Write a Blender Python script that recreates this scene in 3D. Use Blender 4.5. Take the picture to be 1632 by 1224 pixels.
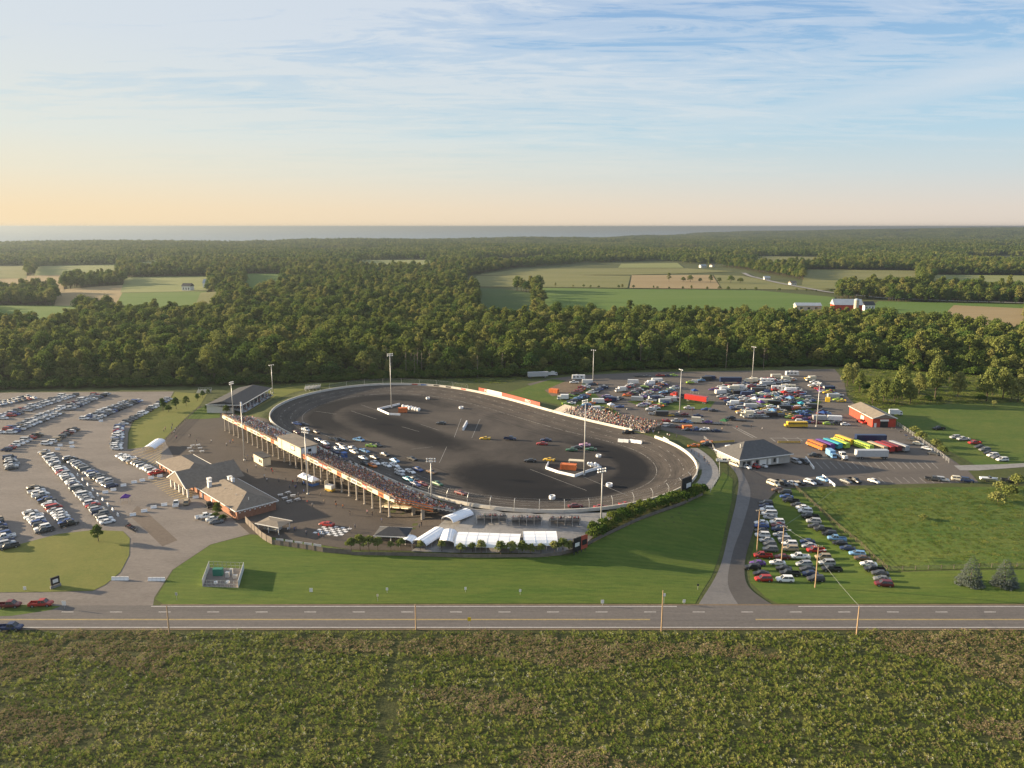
import bpy, bmesh, math, random
import numpy as np
from mathutils import Vector, Matrix, Euler

for o in list(bpy.data.objects):
    bpy.data.objects.remove(o)
SC = bpy.context.scene
COL = SC.collection
RNG = random.Random(7)
NR = np.random.RandomState(11)
rad = math.radians

# ------------------------------------------------------------------ camera
CAM_H = 95.0
FPX, CXP, CYP, HORIZON = 1226.0, 816.0, 612.0, 361.0      # survey of the photograph (1632 x 1224)
PITCH = math.atan((CYP - HORIZON) / FPX)
cam_d = bpy.data.cameras.new('camera')
cam_d.sensor_width = 36.0
cam_d.lens = 36.0 * FPX / 1632.0
cam_d.clip_start = 0.5
cam_d.clip_end = 200000.0
cam = bpy.data.objects.new('camera', cam_d)
COL.objects.link(cam)
cam.location = (0, 0, CAM_H)
cam.rotation_euler = (math.pi / 2 - PITCH, 0, 0)
SC.camera = cam

# ------------------------------------------------------------------ light
SUN_EL, SUN_AZ = 11.5, -77.0       # degrees; azimuth clockwise from the view direction
SUN_DIR = Vector((math.sin(rad(SUN_AZ)) * math.cos(rad(SUN_EL)),
                  math.cos(rad(SUN_AZ)) * math.cos(rad(SUN_EL)), math.sin(rad(SUN_EL))))
sun_d = bpy.data.lights.new('sun', 'SUN')
sun_d.energy = 5.0
sun_d.angle = rad(0.6)
sun_d.color = (1.0, 0.79, 0.52)
sun = bpy.data.objects.new('sun', sun_d)
COL.objects.link(sun)
sun.rotation_euler = SUN_DIR.to_track_quat('Z', 'Y').to_euler()
sun.location = (-300, 100, 200)

SC.view_settings.view_transform = 'Standard'
SC.view_settings.look = 'None'
SC.view_settings.gamma = 1.0
SC.view_settings.use_curve_mapping = False
SC.view_settings.exposure = 1.7
SC.cycles.max_bounces = 5
SC.cycles.diffuse_bounces = 2
SC.cycles.glossy_bounces = 2
SC.cycles.transmission_bounces = 2
SC.cycles.transparent_max_bounces = 6
SC.cycles.volume_bounces = 0
SC.cycles.use_denoising = True

world = bpy.data.worlds.new('World')
SC.world = world
world.use_nodes = True


class NT:
    """small helper to wire shader / world node trees"""
    def __init__(self, tree):
        self.t = tree
        tree.nodes.clear()

    def n(self, kind, **kw):
        nd = self.t.nodes.new(kind)
        for k, v in kw.items():
            if k.startswith('in_'):
                key = k[3:]
                key = int(key) if key.isdigit() else key.replace('_', ' ')
                nd.inputs[key].default_value = v
            else:
                setattr(nd, k, v)
        return nd

    def l(self, a, b):
        self.t.links.new(a, b)

    def math(self, op, a, b=None, c=None, clamp=False):
        nd = self.t.nodes.new('ShaderNodeMath')
        nd.operation = op
        nd.use_clamp = clamp
        for i, v in enumerate((a, b, c)):
            if v is None:
                continue
            if isinstance(v, (int, float)):
                nd.inputs[i].default_value = v
            else:
                self.l(v, nd.inputs[i])
        return nd.outputs[0]

    def mix(self, f, a, b, blend='MIX'):
        nd = self.t.nodes.new('ShaderNodeMix')
        nd.data_type = 'RGBA'
        nd.blend_type = blend
        for s, v in ((nd.inputs[0], f), (nd.inputs[6], a), (nd.inputs[7], b)):
            if isinstance(v, (int, float)):
                s.default_value = v
            elif isinstance(v, tuple):
                s.default_value = v if len(v) == 4 else (*v, 1)
            else:
                self.l(v, s)
        return nd.outputs[2]

    def ramp(self, f, stops, interp='LINEAR'):
        nd = self.t.nodes.new('ShaderNodeValToRGB')
        nd.color_ramp.interpolation = interp
        e = nd.color_ramp.elements
        while len(e) < len(stops):
            e.new(0.5)
        for el, (p, c) in zip(e, stops):
            el.position = p
            el.color = (c, c, c, 1) if isinstance(c, (int, float)) else (*c, 1)
        self.l(f, nd.inputs[0])
        return nd.outputs[0]

    def noise(self, vec, scale, detail=4, rough=0.55, dist=0.0):
        nd = self.t.nodes.new('ShaderNodeTexNoise')
        nd.inputs['Scale'].default_value = scale
        nd.inputs['Detail'].default_value = detail
        nd.inputs['Roughness'].default_value = rough
        nd.inputs['Distortion'].default_value = dist
        if vec is not None:
            self.l(vec, nd.inputs['Vector'])
        return nd.outputs[0]

    def mapping(self, vec, loc=(0, 0, 0), rot=(0, 0, 0), scale=(1, 1, 1)):
        nd = self.t.nodes.new('ShaderNodeMapping')
        nd.inputs['Location'].default_value = loc
        nd.inputs['Rotation'].default_value = rot
        nd.inputs['Scale'].default_value = scale
        self.l(vec, nd.inputs['Vector'])
        return nd.outputs[0]


def build_world():
    w = NT(world.node_tree)
    out = w.n('ShaderNodeOutputWorld')
    bg = w.n('ShaderNodeBackground', in_Strength=0.055)
    sky = w.n('ShaderNodeTexSky')
    sky.sky_type = 'NISHITA'
    sky.sun_disc = False
    sky.sun_elevation = rad(SUN_EL)
    sky.sun_rotation = rad(SUN_AZ) % (2 * math.pi)
    sky.altitude = 300
    sky.air_density = 1.0
    sky.dust_density = 1.6
    sky.ozone_density = 1.0
    tc = w.n('ShaderNodeTexCoord')
    sep = w.n('ShaderNodeSeparateXYZ')
    w.l(tc.outputs['Generated'], sep.inputs[0])
    x, y, z = sep.outputs
    zc = w.math('MAXIMUM', z, 0.0)
    # cloud deck: project the view direction on a high plane
    den = w.math('ADD', zc, 0.06)
    u = w.math('DIVIDE', x, den)
    v = w.math('DIVIDE', y, den)
    cmb = w.n('ShaderNodeCombineXYZ')
    w.l(u, cmb.inputs[0]); w.l(v, cmb.inputs[1])
    m1 = w.mapping(cmb.outputs[0], loc=(3.1, 1.7, 0), rot=(0, 0, rad(-14)), scale=(0.42, 1.5, 1))
    n1 = w.noise(m1, 1.0, 8, 0.66, 0.8)
    m2 = w.mapping(cmb.outputs[0], loc=(7.3, 0.4, 0), rot=(0, 0, rad(-24)), scale=(0.7, 2.0, 1))
    n2 = w.noise(m2, 2.0, 8, 0.66, 1.4)
    m3 = w.mapping(cmb.outputs[0], loc=(0.2, 5.5, 0), rot=(0, 0, rad(-8)), scale=(0.14, 0.4, 1))
    n3 = w.noise(m3, 0.8, 3, 0.5, 0.2)
    s = w.math('ADD', w.math('MULTIPLY', n1, 0.5), w.math('MULTIPLY', n2, 0.45))
    s = w.math('ADD', s, w.math('MULTIPLY', n3, 0.4))
    # cirrus is thicker towards the sun side
    s = w.math('ADD', s, w.math('MULTIPLY', x, -0.24))
    el0 = w.math('MULTIPLY', w.math('ARCSINE', zc), 57.2958)
    s = w.math('ADD', s, w.math('MULTIPLY', w.math('MINIMUM', w.math('SUBTRACT', el0, 10.0), 8.0), 0.011))
    cover = w.ramp(s, [(0.535, 0.0), (0.62, 0.55), (0.72, 1.0)], 'EASE')
    # one long thin streak of cirrus drifting across the right of the sky
    def plane_uv(pu, pv):
        dx, dz = (pu - CXP) / FPX, -(pv - CYP) / FPX
        d = Vector((dx, math.cos(PITCH) + dz * math.sin(PITCH), -math.sin(PITCH) + dz * math.cos(PITCH))).normalized()
        return d.x / (d.z + .06), d.y / (d.z + .06)
    p0, p1 = plane_uv(1150, 203), plane_uv(1632, 108)
    tx, ty = p1[0] - p0[0], p1[1] - p0[1]
    tl = math.hypot(tx, ty)
    dist = w.math('ADD', w.math('MULTIPLY', w.math('SUBTRACT', u, p0[0]), -ty / tl), w.math('MULTIPLY', w.math('SUBTRACT', v, p0[1]), tx / tl))
    dist = w.math('ADD', dist, w.math('MULTIPLY_ADD', n2, .5, -.25))
    along = w.math('ADD', w.math('MULTIPLY', w.math('SUBTRACT', u, p0[0]), tx / tl), w.math('MULTIPLY', w.math('SUBTRACT', v, p0[1]), ty / tl))
    streak = w.math('MULTIPLY', w.ramp(w.math('ABSOLUTE', dist), [(0.0, 1.), (.2, .75), (.5, 0.)], 'EASE'), w.ramp(w.math('MULTIPLY_ADD', along, .1, .35), [(.2, 0.), (.5, 1.), (.95, 1.), (1., 0.)]))
    streak = w.math('MULTIPLY', streak, w.ramp(n1, [(.3, .7), (.55, 1.)]))
    cover = w.math('MAXIMUM', cover, streak)
    # sun-side weight 0..1 (azimuth)
    sa = (math.sin(rad(SUN_AZ)), math.cos(rad(SUN_AZ)))
    hl = w.math('SQRT', w.math('ADD', w.math('MULTIPLY', x, x), w.math('MULTIPLY', y, y)))
    dot = w.math('DIVIDE', w.math('ADD', w.math('MULTIPLY', x, sa[0]), w.math('MULTIPLY', y, sa[1])), w.math('MAXIMUM', hl, 0.05))
    side = w.math('MULTIPLY_ADD', dot, 0.5, 0.5)
    side2 = w.math('POWER', side, 1.4)
    # linear colours below are final radiances divided by the background strength
    K = 5.8
    blue_hi = tuple(K * c for c in (0.22, 0.37, 0.68))
    blue_lo = tuple(K * c for c in (0.24, 0.53, 0.83))
    el = w.math('MULTIPLY', w.math('ARCSINE', zc), 57.2958)
    blue = w.mix(w.ramp(w.math('DIVIDE', el, 40.0), [(0.18, 0.0), (0.45, 1.0)]), blue_lo, blue_hi)
    # blend of the physical sky with the measured blue of this evening
    base = w.mix(0.8, sky.outputs[0], blue)
    cloud = w.mix(side2, tuple(K * c for c in (0.56, 0.65, 0.80)), tuple(K * c for c in (0.70, 0.75, 0.79)))
    col = w.mix(w.math('MULTIPLY', cover, 0.92), base, cloud)
    # haze layer hugging the horizon, peach and more golden towards the sun
    peach = w.mix(side2, tuple(K * c for c in (0.70, 0.63, 0.59)), tuple(K * c for c in (1.0, 0.75, 0.42)))
    cream = w.mix(side2, tuple(K * c for c in (0.50, 0.68, 0.78)), tuple(K * c for c in (0.88, 0.84, 0.64)))
    f2 = w.ramp(w.math('DIVIDE', el, 20.0), [(0.0, 0.95), (0.2, 0.8), (0.38, 0.48), (0.6, 0.14), (0.85, 0.0)])
    f1 = w.ramp(w.math('DIVIDE', el, 10.0), [(0.0, 0.95), (0.12, 0.85), (0.36, 0.30), (0.6, 0.0)])
    col = w.mix(f2, col, cream)
    col = w.mix(f1, col, peach)
    w.l(col, bg.inputs[0])
    w.l(bg.outputs[0], out.inputs[0])


build_world()

# ------------------------------------------------------------------ survey helpers
COSP, SINP = math.cos(PITCH), math.sin(PITCH)


def _ray(u, v):
    dx, dz = (u - CXP) / FPX, -(v - CYP) / FPX
    return dx, COSP + dz * SINP, -SINP + dz * COSP


def P0(u, v, z=0.0):
    """ground position (metres) of a point surveyed at photograph coordinates u, v on the level z"""
    dx, dy, dz = _ray(u, v)
    t = (CAM_H - z) / -dz
    return (dx * t, dy * t)


def smooth(a, b, x):
    t = np.clip((x - a) / (b - a), 0, 1)
    return t * t * (3 - 2 * t)


# the oval: outer wall line
RIM = 2.4
_w = [(425, 662), (430, 653), (442, 645), (460, 636.5), (483, 629), (533, 618.5), (583, 612.5), (622, 611), (667, 612), (700, 614), (733, 618.5), (767, 625), (800, 632.5), (840, 643.5), (883, 656), (933, 668.5), (973, 678),
      (1010, 685), (1045, 694), (1083, 710), (1105, 725), (1116, 740), (1118, 752), (1112, 765), (1098, 776), (1080, 784), (1058, 793), (1027, 802), (985, 809), (927, 815.5), (860, 817), (793, 812),
      (740, 805), (700, 796), (667, 785), (600, 755), (550, 733), (517, 718), (480, 699), (450, 686), (433, 677)]


def catmull(pts, n, closed=True):
    pts = np.array(pts, float)
    m = len(pts)
    out = []
    segs = m if closed else m - 1
    for i in range(segs):
        if closed:
            p0, p1, p2, p3 = pts[(i - 1) % m], pts[i], pts[(i + 1) % m], pts[(i + 2) % m]
        else:
            p0, p1, p2, p3 = pts[max(i - 1, 0)], pts[i], pts[i + 1], pts[min(i + 2, m - 1)]
        for k in range(n):
            t = k / n
            out.append(0.5 * ((2 * p1) + (-p0 + p2) * t + (2 * p0 - 5 * p1 + 4 * p2 - p3) * t * t + (-p0 + 3 * p1 - 3 * p2 + p3) * t ** 3))
    if not closed:
        out.append(pts[-1])
    return np.array(out)


def resample(pts, n, closed=True):
    pts = np.array(pts, float)
    q = np.vstack([pts, pts[:1]]) if closed else pts
    d = np.r_[0, np.cumsum(np.hypot(*np.diff(q, axis=0).T))]
    t = np.linspace(0, d[-1], n, endpoint=not closed)
    return np.c_[np.interp(t, d, q[:, 0]), np.interp(t, d, q[:, 1])]


NOV = 220
OVAL = resample(catmull([P0(u, v, RIM + .6) for u, v in _w], 8), NOV)
for _ in range(45):
    OVAL = 0.25 * np.roll(OVAL, 1, 0) + 0.5 * OVAL + 0.25 * np.roll(OVAL, -1, 0)
_tan = np.roll(OVAL, -1, 0) - np.roll(OVAL, 1, 0)
_tan /= np.linalg.norm(_tan, axis=1)[:, None]
ONORM = np.c_[-_tan[:, 1], _tan[:, 0]]           # points outward or inward; fixed below
OCEN = OVAL.mean(0)
if np.sum(ONORM * (OVAL - OCEN)) < 0:
    ONORM = -ONORM


def oval_sd(x, y):
    """signed distance to the wall line, positive outside (arrays)"""
    x = np.atleast_1d(np.asarray(x, float)); y = np.atleast_1d(np.asarray(y, float))
    shp = x.shape
    x = x.ravel(); y = y.ravel()
    out = np.full(x.shape, 400.0)
    near = (np.abs(x - OCEN[0]) < 330) & (np.abs(y - OCEN[1]) < 330)
    if near.any():
        px, py = x[near], y[near]
        d2 = (px[:, None] - OVAL[None, :, 0]) ** 2 + (py[:, None] - OVAL[None, :, 1]) ** 2
        i = d2.argmin(1)
        v = (px - OVAL[i, 0]) * ONORM[i, 0] + (py - OVAL[i, 1]) * ONORM[i, 1]
        out[near] = np.where(v < 0, -1, 1) * np.sqrt(d2[np.arange(len(i)), i])
        # on straight parts the normal distance is smoother
        out[near] = np.where(np.abs(v) > 0.9 * np.abs(out[near]), v, out[near])
    return out.reshape(shp)


STAND_N = np.array((-0.74, -0.673))        # from the front stretch towards the grandstand


def height(x, y):
    x = np.atleast_1d(np.asarray(x, float)); y = np.atleast_1d(np.asarray(y, float))
    d = oval_sd(x, y)
    rx, ry = x - OCEN[0], y - OCEN[1]
    rl = np.hypot(rx, ry) + 1e-6
    sw = smooth(0.45, 0.9, (rx * STAND_N[0] + ry * STAND_N[1]) / rl)
    se = smooth(0.10, 0.75, (rx * 0.62 + ry * -0.78) / rl)
    W = 14 + 26 * se
    W = W * (1 - sw) + 5 * sw
    z = RIM * (1 - smooth(2.5, 2.5 + W, d))
    z = np.where(d < 0.5, RIM * np.clip(1 + d / 19.0, 0, 1) ** 1.25 - 0.7, z)
    z = z - 4.8 * np.exp(-((x - 78) / 42) ** 2 - ((y - 222) / 24) ** 2) * smooth(8, 30, d)
    # far country: gentle relief, a ridge in the east, the shore
    far = smooth(1500, 3200, y)
    z = z + far * (5 * np.sin(x / 610 + 1.3) * np.sin(y / 830) + 4 * np.sin(x / 270 + y / 410))
    az = x / np.maximum(y, 1)
    z = z + 58 * smooth(5200, 8200, y) * smooth(0.10, 0.62, az)
    coast = 4300 + 1500 * smooth(-0.55, 0.05, az) + 6500 * smooth(0.05, 0.5, az)
    z = z - 75 * smooth(coast - 300, coast + 700, y)
    return z


def hh(x, y):
    return float(height(x, y)[0])


def P(u, v, dz=0.0):
    """surveyed point on the terrain"""
    z = 0.0
    for _ in range(6):
        x, y = P0(u, v, z + dz)
        if abs(x) < 200 and 150 < y < 500:
            z = 0.5 * z + 0.5 * hh(x, y)
        else:
            z = hh(x, y) if y < 3000 else 0.0
    return Vector((x, y, z))


def top_z(base, v):
    """height at which a vertical over base shows at image row v"""
    dx, dy, dz = _ray(CXP, v)
    return CAM_H + dz / dy * base[1]


# ------------------------------------------------------------------ mesh builder
class MB:
    def __init__(self):
        self.v, self.f, self.m = [], [], []

    def face(self, pts, mi=0):
        i = len(self.v)
        self.v.extend([tuple(p) for p in pts])
        self.f.append(tuple(range(i, i + len(pts))))
        self.m.append(mi)

    def mesh(self, verts, faces, mi=0):
        i = len(self.v)
        self.v.extend([tuple(p) for p in verts])
        for f in faces:
            self.f.append(tuple(i + k for k in f))
            self.m.append(mi)

    def box(self, c, s, rz=0.0, mi=0, taper=(1, 1), shift=(0, 0)):
        """c: centre of the base, s: full size; taper scales the top"""
        hx, hy, hz = s[0] / 2, s[1] / 2, s[2]
        cs, sn = math.cos(rz), math.sin(rz)
        vs = []
        for k, (tx, ty) in ((0, (1, 1)), (1, taper)):
            for sx, sy in ((-1, -1), (1, -1), (1, 1), (-1, 1)):
                x, y = sx * hx * tx + k * shift[0], sy * hy * ty + k * shift[1]
                vs.append((c[0] + x * cs - y * sn, c[1] + x * sn + y * cs, c[2] + k * hz))
        self.mesh(vs, [(3, 2, 1, 0), (4, 5, 6, 7), (0, 1, 5, 4), (1, 2, 6, 5), (2, 3, 7, 6), (3, 0, 4, 7)], mi)

    def bar(self, a, b, w, h=None, mi=0):
        """square bar between two points"""
        a, b = Vector(a), Vector(b)
        d = (b - a)
        if d.length < 1e-6:
            return
        d.normalize()
        up = Vector((0, 0, 1)) if abs(d.z) < 0.95 else Vector((1, 0, 0))
        r = d.cross(up).normalized() * (w / 2)
        u = r.cross(d).normalized() * ((h or w) / 2)
        vs = [a - r - u, a + r - u, a + r + u, a - r + u, b - r - u, b + r - u, b + r + u, b - r + u]
        self.mesh(vs, [(3, 2, 1, 0), (4, 5, 6, 7), (0, 1, 5, 4), (1, 2, 6, 5), (2, 3, 7, 6), (3, 0, 4, 7)], mi)

    def tube(self, a, b, r0, r1=None, n=8, mi=0, caps=True):
        a, b = Vector(a), Vector(b)
        r1 = r0 if r1 is None else r1
        d = (b - a).normalized()
        up = Vector((0, 0, 1)) if abs(d.z) < 0.95 else Vector((1, 0, 0))
        r = d.cross(up).normalized()
        u = r.cross(d).normalized()
        vs = []
        for p, q in ((a, r0), (b, r1)):
            for k in range(n):
                t = 2 * math.pi * k / n
                vs.append(p + r * (q * math.cos(t)) + u * (q * math.sin(t)))
        fs = [(k, (k + 1) % n, n + (k + 1) % n, n + k) for k in range(n)]
        if caps:
            fs += [tuple(range(n - 1, -1, -1)), tuple(range(n, 2 * n))]
        self.mesh(vs, fs, mi)

    def prism(self, poly, z0, z1, mi=0, cap=True):
        n = len(poly)
        vs = [(p[0], p[1], z0) for p in poly] + [(p[0], p[1], z1) for p in poly]
        fs = [(k, (k + 1) % n, n + (k + 1) % n, n + k) for k in range(n)]
        if cap:
            fs += [tuple(range(n - 1, -1, -1)), tuple(range(n, 2 * n))]
        self.mesh(vs, fs, mi)

    def data(self, name, mats, smooth_=False):
        me = bpy.data.meshes.new(name)
        me.from_pydata(self.v, [], self.f)
        for m in (mats if isinstance(mats, (list, tuple)) else [mats]):
            me.materials.append(m)
        me.polygons.foreach_set('material_index', self.m)
        if smooth_:
            me.polygons.foreach_set('use_smooth', [True] * len(self.f))
        me.update()
        return me

    def build(self, name, mats, parent=None, loc=None, rz=0.0, color=None, smooth_=False):
        return put(name, self.data(name, mats, smooth_), parent, loc, rz, color)


def put(name, data, parent=None, loc=None, rz=0.0, color=None, scale=None):
    o = bpy.data.objects.new(name, data)
    COL.objects.link(o)
    if parent is not None:
        o.parent = parent
    if loc is not None:
        o.location = loc
    if rz:
        o.rotation_euler = (0, 0, rz)
    if color is not None:
        o.color = (*color, 1)
    if scale is not None:
        o.scale = (scale,) * 3 if isinstance(scale, (int, float)) else scale
    return o


def thing(name, label, cat, loc=(0, 0, 0), rz=0.0, group=None):
    o = put(name, None, None, loc, rz)
    o.empty_display_size = 0.5
    return tag(o, label, cat, group)


def tag(o, label, cat, group=None):
    o['label'] = label
    o['category'] = cat
    if group:
        o['group'] = group
    return o


def struct(o):
    o['kind'] = 'structure'
    return o


def stuff(o, label=None, cat=None):
    o['kind'] = 'stuff'
    if label:
        o['label'] = label
    if cat:
        o['category'] = cat
    return o


# ------------------------------------------------------------------ materials
MATS = {}


def mat(name, col, rough=0.8, var=0.0, scale=1.0, col2=None, bump=0.0, bscale=None, spec=0.3, metal=0.0, coord='Object', detail=5):
    if name in MATS:
        return MATS[name]
    m = bpy.data.materials.new(name)
    m.use_nodes = True
    w = NT(m.node_tree)
    out = w.n('ShaderNodeOutputMaterial')
    b = w.n('ShaderNodeBsdfPrincipled', in_Roughness=rough, in_Metallic=metal)
    b.inputs['Specular IOR Level'].default_value = spec
    w.l(b.outputs[0], out.inputs[0])
    tc = w.n('ShaderNodeTexCoord')
    vec = tc.outputs[coord]
    if var > 0 or col2:
        n = w.noise(vec, scale, detail, 0.6)
        c2 = col2 or tuple(min(1, c * (1 + var)) for c in col)
        c1 = col if col2 else tuple(c * (1 - var) for c in col)
        w.l(w.mix(w.ramp(n, [(0.3, 0.0), (0.7, 1.0)]), c1, c2), b.inputs['Base Color'])
    else:
        b.inputs['Base Color'].default_value = (*col, 1)
    if bump:
        bp = w.n('ShaderNodeBump', in_Strength=bump)
        w.l(w.noise(vec, bscale or scale * 3, 4, 0.6), bp.inputs['Height'])
        w.l(bp.outputs[0], b.inputs['Normal'])
    MATS[name] = m
    return m


def mat_paint(name, rough=0.35, spec=0.5, mul=1.0, dirt=0.12):
    """colour comes from the object's own colour"""
    if name in MATS:
        return MATS[name]
    m = bpy.data.materials.new(name)
    m.use_nodes = True
    w = NT(m.node_tree)
    out = w.n('ShaderNodeOutputMaterial')
    b = w.n('ShaderNodeBsdfPrincipled', in_Roughness=rough)
    b.inputs['Specular IOR Level'].default_value = spec
    oi = w.n('ShaderNodeObjectInfo')
    tc = w.n('ShaderNodeTexCoord')
    n = w.noise(tc.outputs['Object'], 1.3, 3)
    k = w.ramp(n, [(0.3, 1 - dirt), (0.7, 1.0)])
    w.l(w.mix(1.0, oi.outputs['Color'], k, 'MULTIPLY'), b.inputs['Base Color'])
    w.l(b.outputs[0], out.inputs[0])
    MATS[name] = m
    return m


def mat_ground(name, cols, scales, bump=0.3, bscale=2.0, rough=0.95, stretch=None, rot=0.0, speck=0.0, stripes=0.0):
    """layered ground: cols = [(c1, c2) per noise scale], mixed coarse to fine; world metres"""
    if name in MATS:
        return MATS[name]
    m = bpy.data.materials.new(name)
    m.use_nodes = True
    w = NT(m.node_tree)
    out = w.n('ShaderNodeOutputMaterial')
    b = w.n('ShaderNodeBsdfPrincipled', in_Roughness=rough)
    b.inputs['Specular IOR Level'].default_value = 0.15
    geo = w.n('ShaderNodeNewGeometry')
    vec = geo.outputs['Position']
    if stretch:
        vec = w.mapping(vec, rot=(0, 0, rot), scale=stretch)
    col = None
    for (c1, c2), sc in zip(cols, scales):
        n = w.noise(vec, sc, 5, 0.62, 0.3)
        f = w.ramp(n, [(0.34, 0.0), (0.66, 1.0)])
        layer = w.mix(f, c1, c2)
        col = layer if col is None else w.mix(0.45, col, layer)
    if speck:
        n = w.noise(geo.outputs['Position'], 1.1, 6, 0.75)
        f = w.ramp(n, [(0.40, 1 - speck), (0.62, 1 + 0 * speck)])
        col = w.mix(1.0, col, f, 'MULTIPLY')
    if stripes:
        sp = w.n('ShaderNodeSeparateXYZ'); w.l(w.mapping(geo.outputs['Position'], rot=(0, 0, rad(4))), sp.inputs[0])
        wob = w.math('MULTIPLY', w.noise(geo.outputs['Position'], .05, 2), 5.0)
        sn = w.math('SINE', w.math('MULTIPLY', w.math('ADD', sp.outputs[1], wob), 2.6))
        col = w.mix(1.0, col, w.ramp(w.math('MULTIPLY_ADD', sn, .5, .5), [(.2, 1 - stripes), (.8, 1.)]), 'MULTIPLY')
    w.l(col, b.inputs['Base Color'])
    if bump:
        bp = w.n('ShaderNodeBump', in_Strength=bump, in_Distance=0.3)
        w.l(w.noise(geo.outputs['Position'], bscale, 6, 0.7), bp.inputs['Height'])
        w.l(bp.outputs[0], b.inputs['Normal'])
    w.l(b.outputs[0], out.inputs[0])
    MATS[name] = m
    return m
# ------------------------------------------------------------------ ground sheets
def lin(r, g, b):
    f = lambda c: ((c / 255 + 0.055) / 1.055) ** 2.4 if c > 10 else c / 255 / 12.92
    return (f(r), f(g), f(b))


M_GRASS = mat_ground('rough_grass', [((.055, .078, .022), (.10, .11, .036)), ((.06, .082, .024), (.13, .125, .05)), ((.045, .062, .018), (.095, .105, .036))],
                     (0.012, 0.06, 0.5), bump=0.6, bscale=1.2, speck=0.25)
M_LAWN = mat_ground('mown_lawn', [((.046, .10, .014), (.10, .152, .024)), ((.055, .108, .016), (.18, .18, .042)), ((.042, .088, .013), (.112, .148, .027))],
                    (0.02, 0.09, 0.6), bump=0.35, bscale=2.5, stretch=(0.35, 1.6, 1), rot=rad(-12), speck=0.12, stripes=.08)
M_DRYLAWN = mat_ground('dry_lawn', [((.12, .145, .028), (.19, .18, .045)), ((.10, .13, .025), (.20, .18, .05)), ((.10, .125, .028), (.16, .16, .04))],
                       (0.03, 0.12, 0.8), bump=0.35, bscale=2.5, speck=0.1)
M_MEADOW = mat_ground('meadow_grass', [((.045, .105, .016), (.095, .15, .026)), ((.055, .112, .018), (.20, .185, .05)), ((.045, .095, .016), (.12, .145, .032))],
                      (0.016, 0.055, 0.4), bump=0.8, bscale=0.9, stretch=(0.6, 1.5, 1), speck=0.25)
M_GRAVEL = mat_ground('worn_lot_asphalt', [((.135, .118, .105), (.25, .218, .19)), ((.12, .107, .099), (.255, .228, .205)), ((.145, .127, .115), (.23, .205, .183))],
                      (0.025, 0.11, 1.3), bump=0.25, bscale=4, stretch=(0.45, 1.3, 1), rot=rad(-28), speck=0.10)
M_PLAZA = mat_ground('plaza_asphalt', [((.075, .062, .052), (.115, .095, .08)), ((.08, .066, .056), (.115, .097, .083)), ((.08, .068, .058), (.11, .094, .08))],
                     (0.03, 0.15, 1.5), bump=0.2, bscale=5, speck=0.10)
M_PLAZA2 = mat_ground('brown_asphalt', [((.125, .10, .082), (.16, .13, .108)), ((.12, .098, .08), (.165, .135, .11))], (0.06, 0.8), bump=.2, bscale=5, speck=.1)
M_PIT = mat_ground('pit_lot_asphalt', [((.085, .075, .07), (.165, .14, .12)), ((.09, .08, .075), (.155, .135, .12)), ((.10, .09, .08), (.145, .13, .115))],
                   (0.02, 0.09, 1.0), bump=0.25, bscale=4, stretch=(0.5, 1.5, 1), rot=rad(8), speck=0.12)
M_DIRT = mat_ground('brown_dirt', [((.13, .095, .065), (.20, .15, .10)), ((.12, .09, .06), (.21, .16, .11))], (0.05, 0.4), bump=0.4, bscale=3, speck=0.15)
M_CONC = mat_ground('pale_concrete', [((.19, .185, .18), (.29, .28, .27)), ((.18, .175, .17), (.30, .29, .28))], (0.06, 0.6), bump=0.15, bscale=5, speck=0.1)
M_ROAD = mat_ground('road_asphalt', [((.105, .096, .092), (.17, .152, .14)), ((.11, .10, .096), (.165, .15, .14)), ((.10, .092, .088), (.16, .147, .137))], (0.16, 0.7, 2.5), bump=0.15, bscale=8,
                    stretch=(0.05, 1.5, 1), speck=0.14)
M_DARKROAD = mat_ground('dark_road_asphalt', [((.075, .07, .068), (.10, .093, .088)), ((.075, .07, .068), (.105, .097, .09))], (0.05, 0.9), bump=0.15, bscale=8, speck=0.08)
M_SERVICE = mat_ground('chip_seal', [((.13, .125, .125), (.18, .172, .168)), ((.13, .125, .122), (.175, .168, .165))], (0.05, 0.9), bump=0.15, bscale=6, speck=0.08)
M_FAINT = mat('worn_track_paint', (.26, .25, .235), .8, .35, .5)
M_WHITE = mat('white_marking', (.72, .70, .66), 0.8, 0.2, 0.8)
M_YELLOW = mat('yellow_marking', (.55, .40, .12), 0.8, 0.2, 0.8)


def terrain_lines(lo, hi, a, b, step, grow):
    """dense lines between a and b, growing outside"""
    out = list(np.arange(a, b + 1e-6, step))
    s, p = step, b
    while p < hi:
        s *= grow
        p += s
        out.append(min(p, hi))
    s, p = step, a
    while p > lo:
        s *= grow
        p -= s
        out.insert(0, max(p, lo))
    return np.array(out)


def build_terrain():
    xs = terrain_lines(-16000, 16000, -201, 201, 3.0, 1.07)
    ys = terrain_lines(-2500, 17000, 159, 480, 3.0, 1.06)
    X, Y = np.meshgrid(xs, ys)
    Z = height(X.ravel(), Y.ravel())
    v = np.c_[X.ravel(), Y.ravel(), Z]
    nx, ny = len(xs), len(ys)
    i = np.arange(nx * ny).reshape(ny, nx)
    q = np.stack([i[:-1, :-1], i[:-1, 1:], i[1:, 1:], i[1:, :-1]], -1).reshape(-1, 4)
    me = bpy.data.meshes.new('ground')
    me.from_pydata(v.tolist(), [], q.tolist())
    me.materials.append(M_GRASS)
    me.polygons.foreach_set('use_smooth', [True] * len(me.polygons))
    return struct(put('ground', me))


build_terrain()


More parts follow.
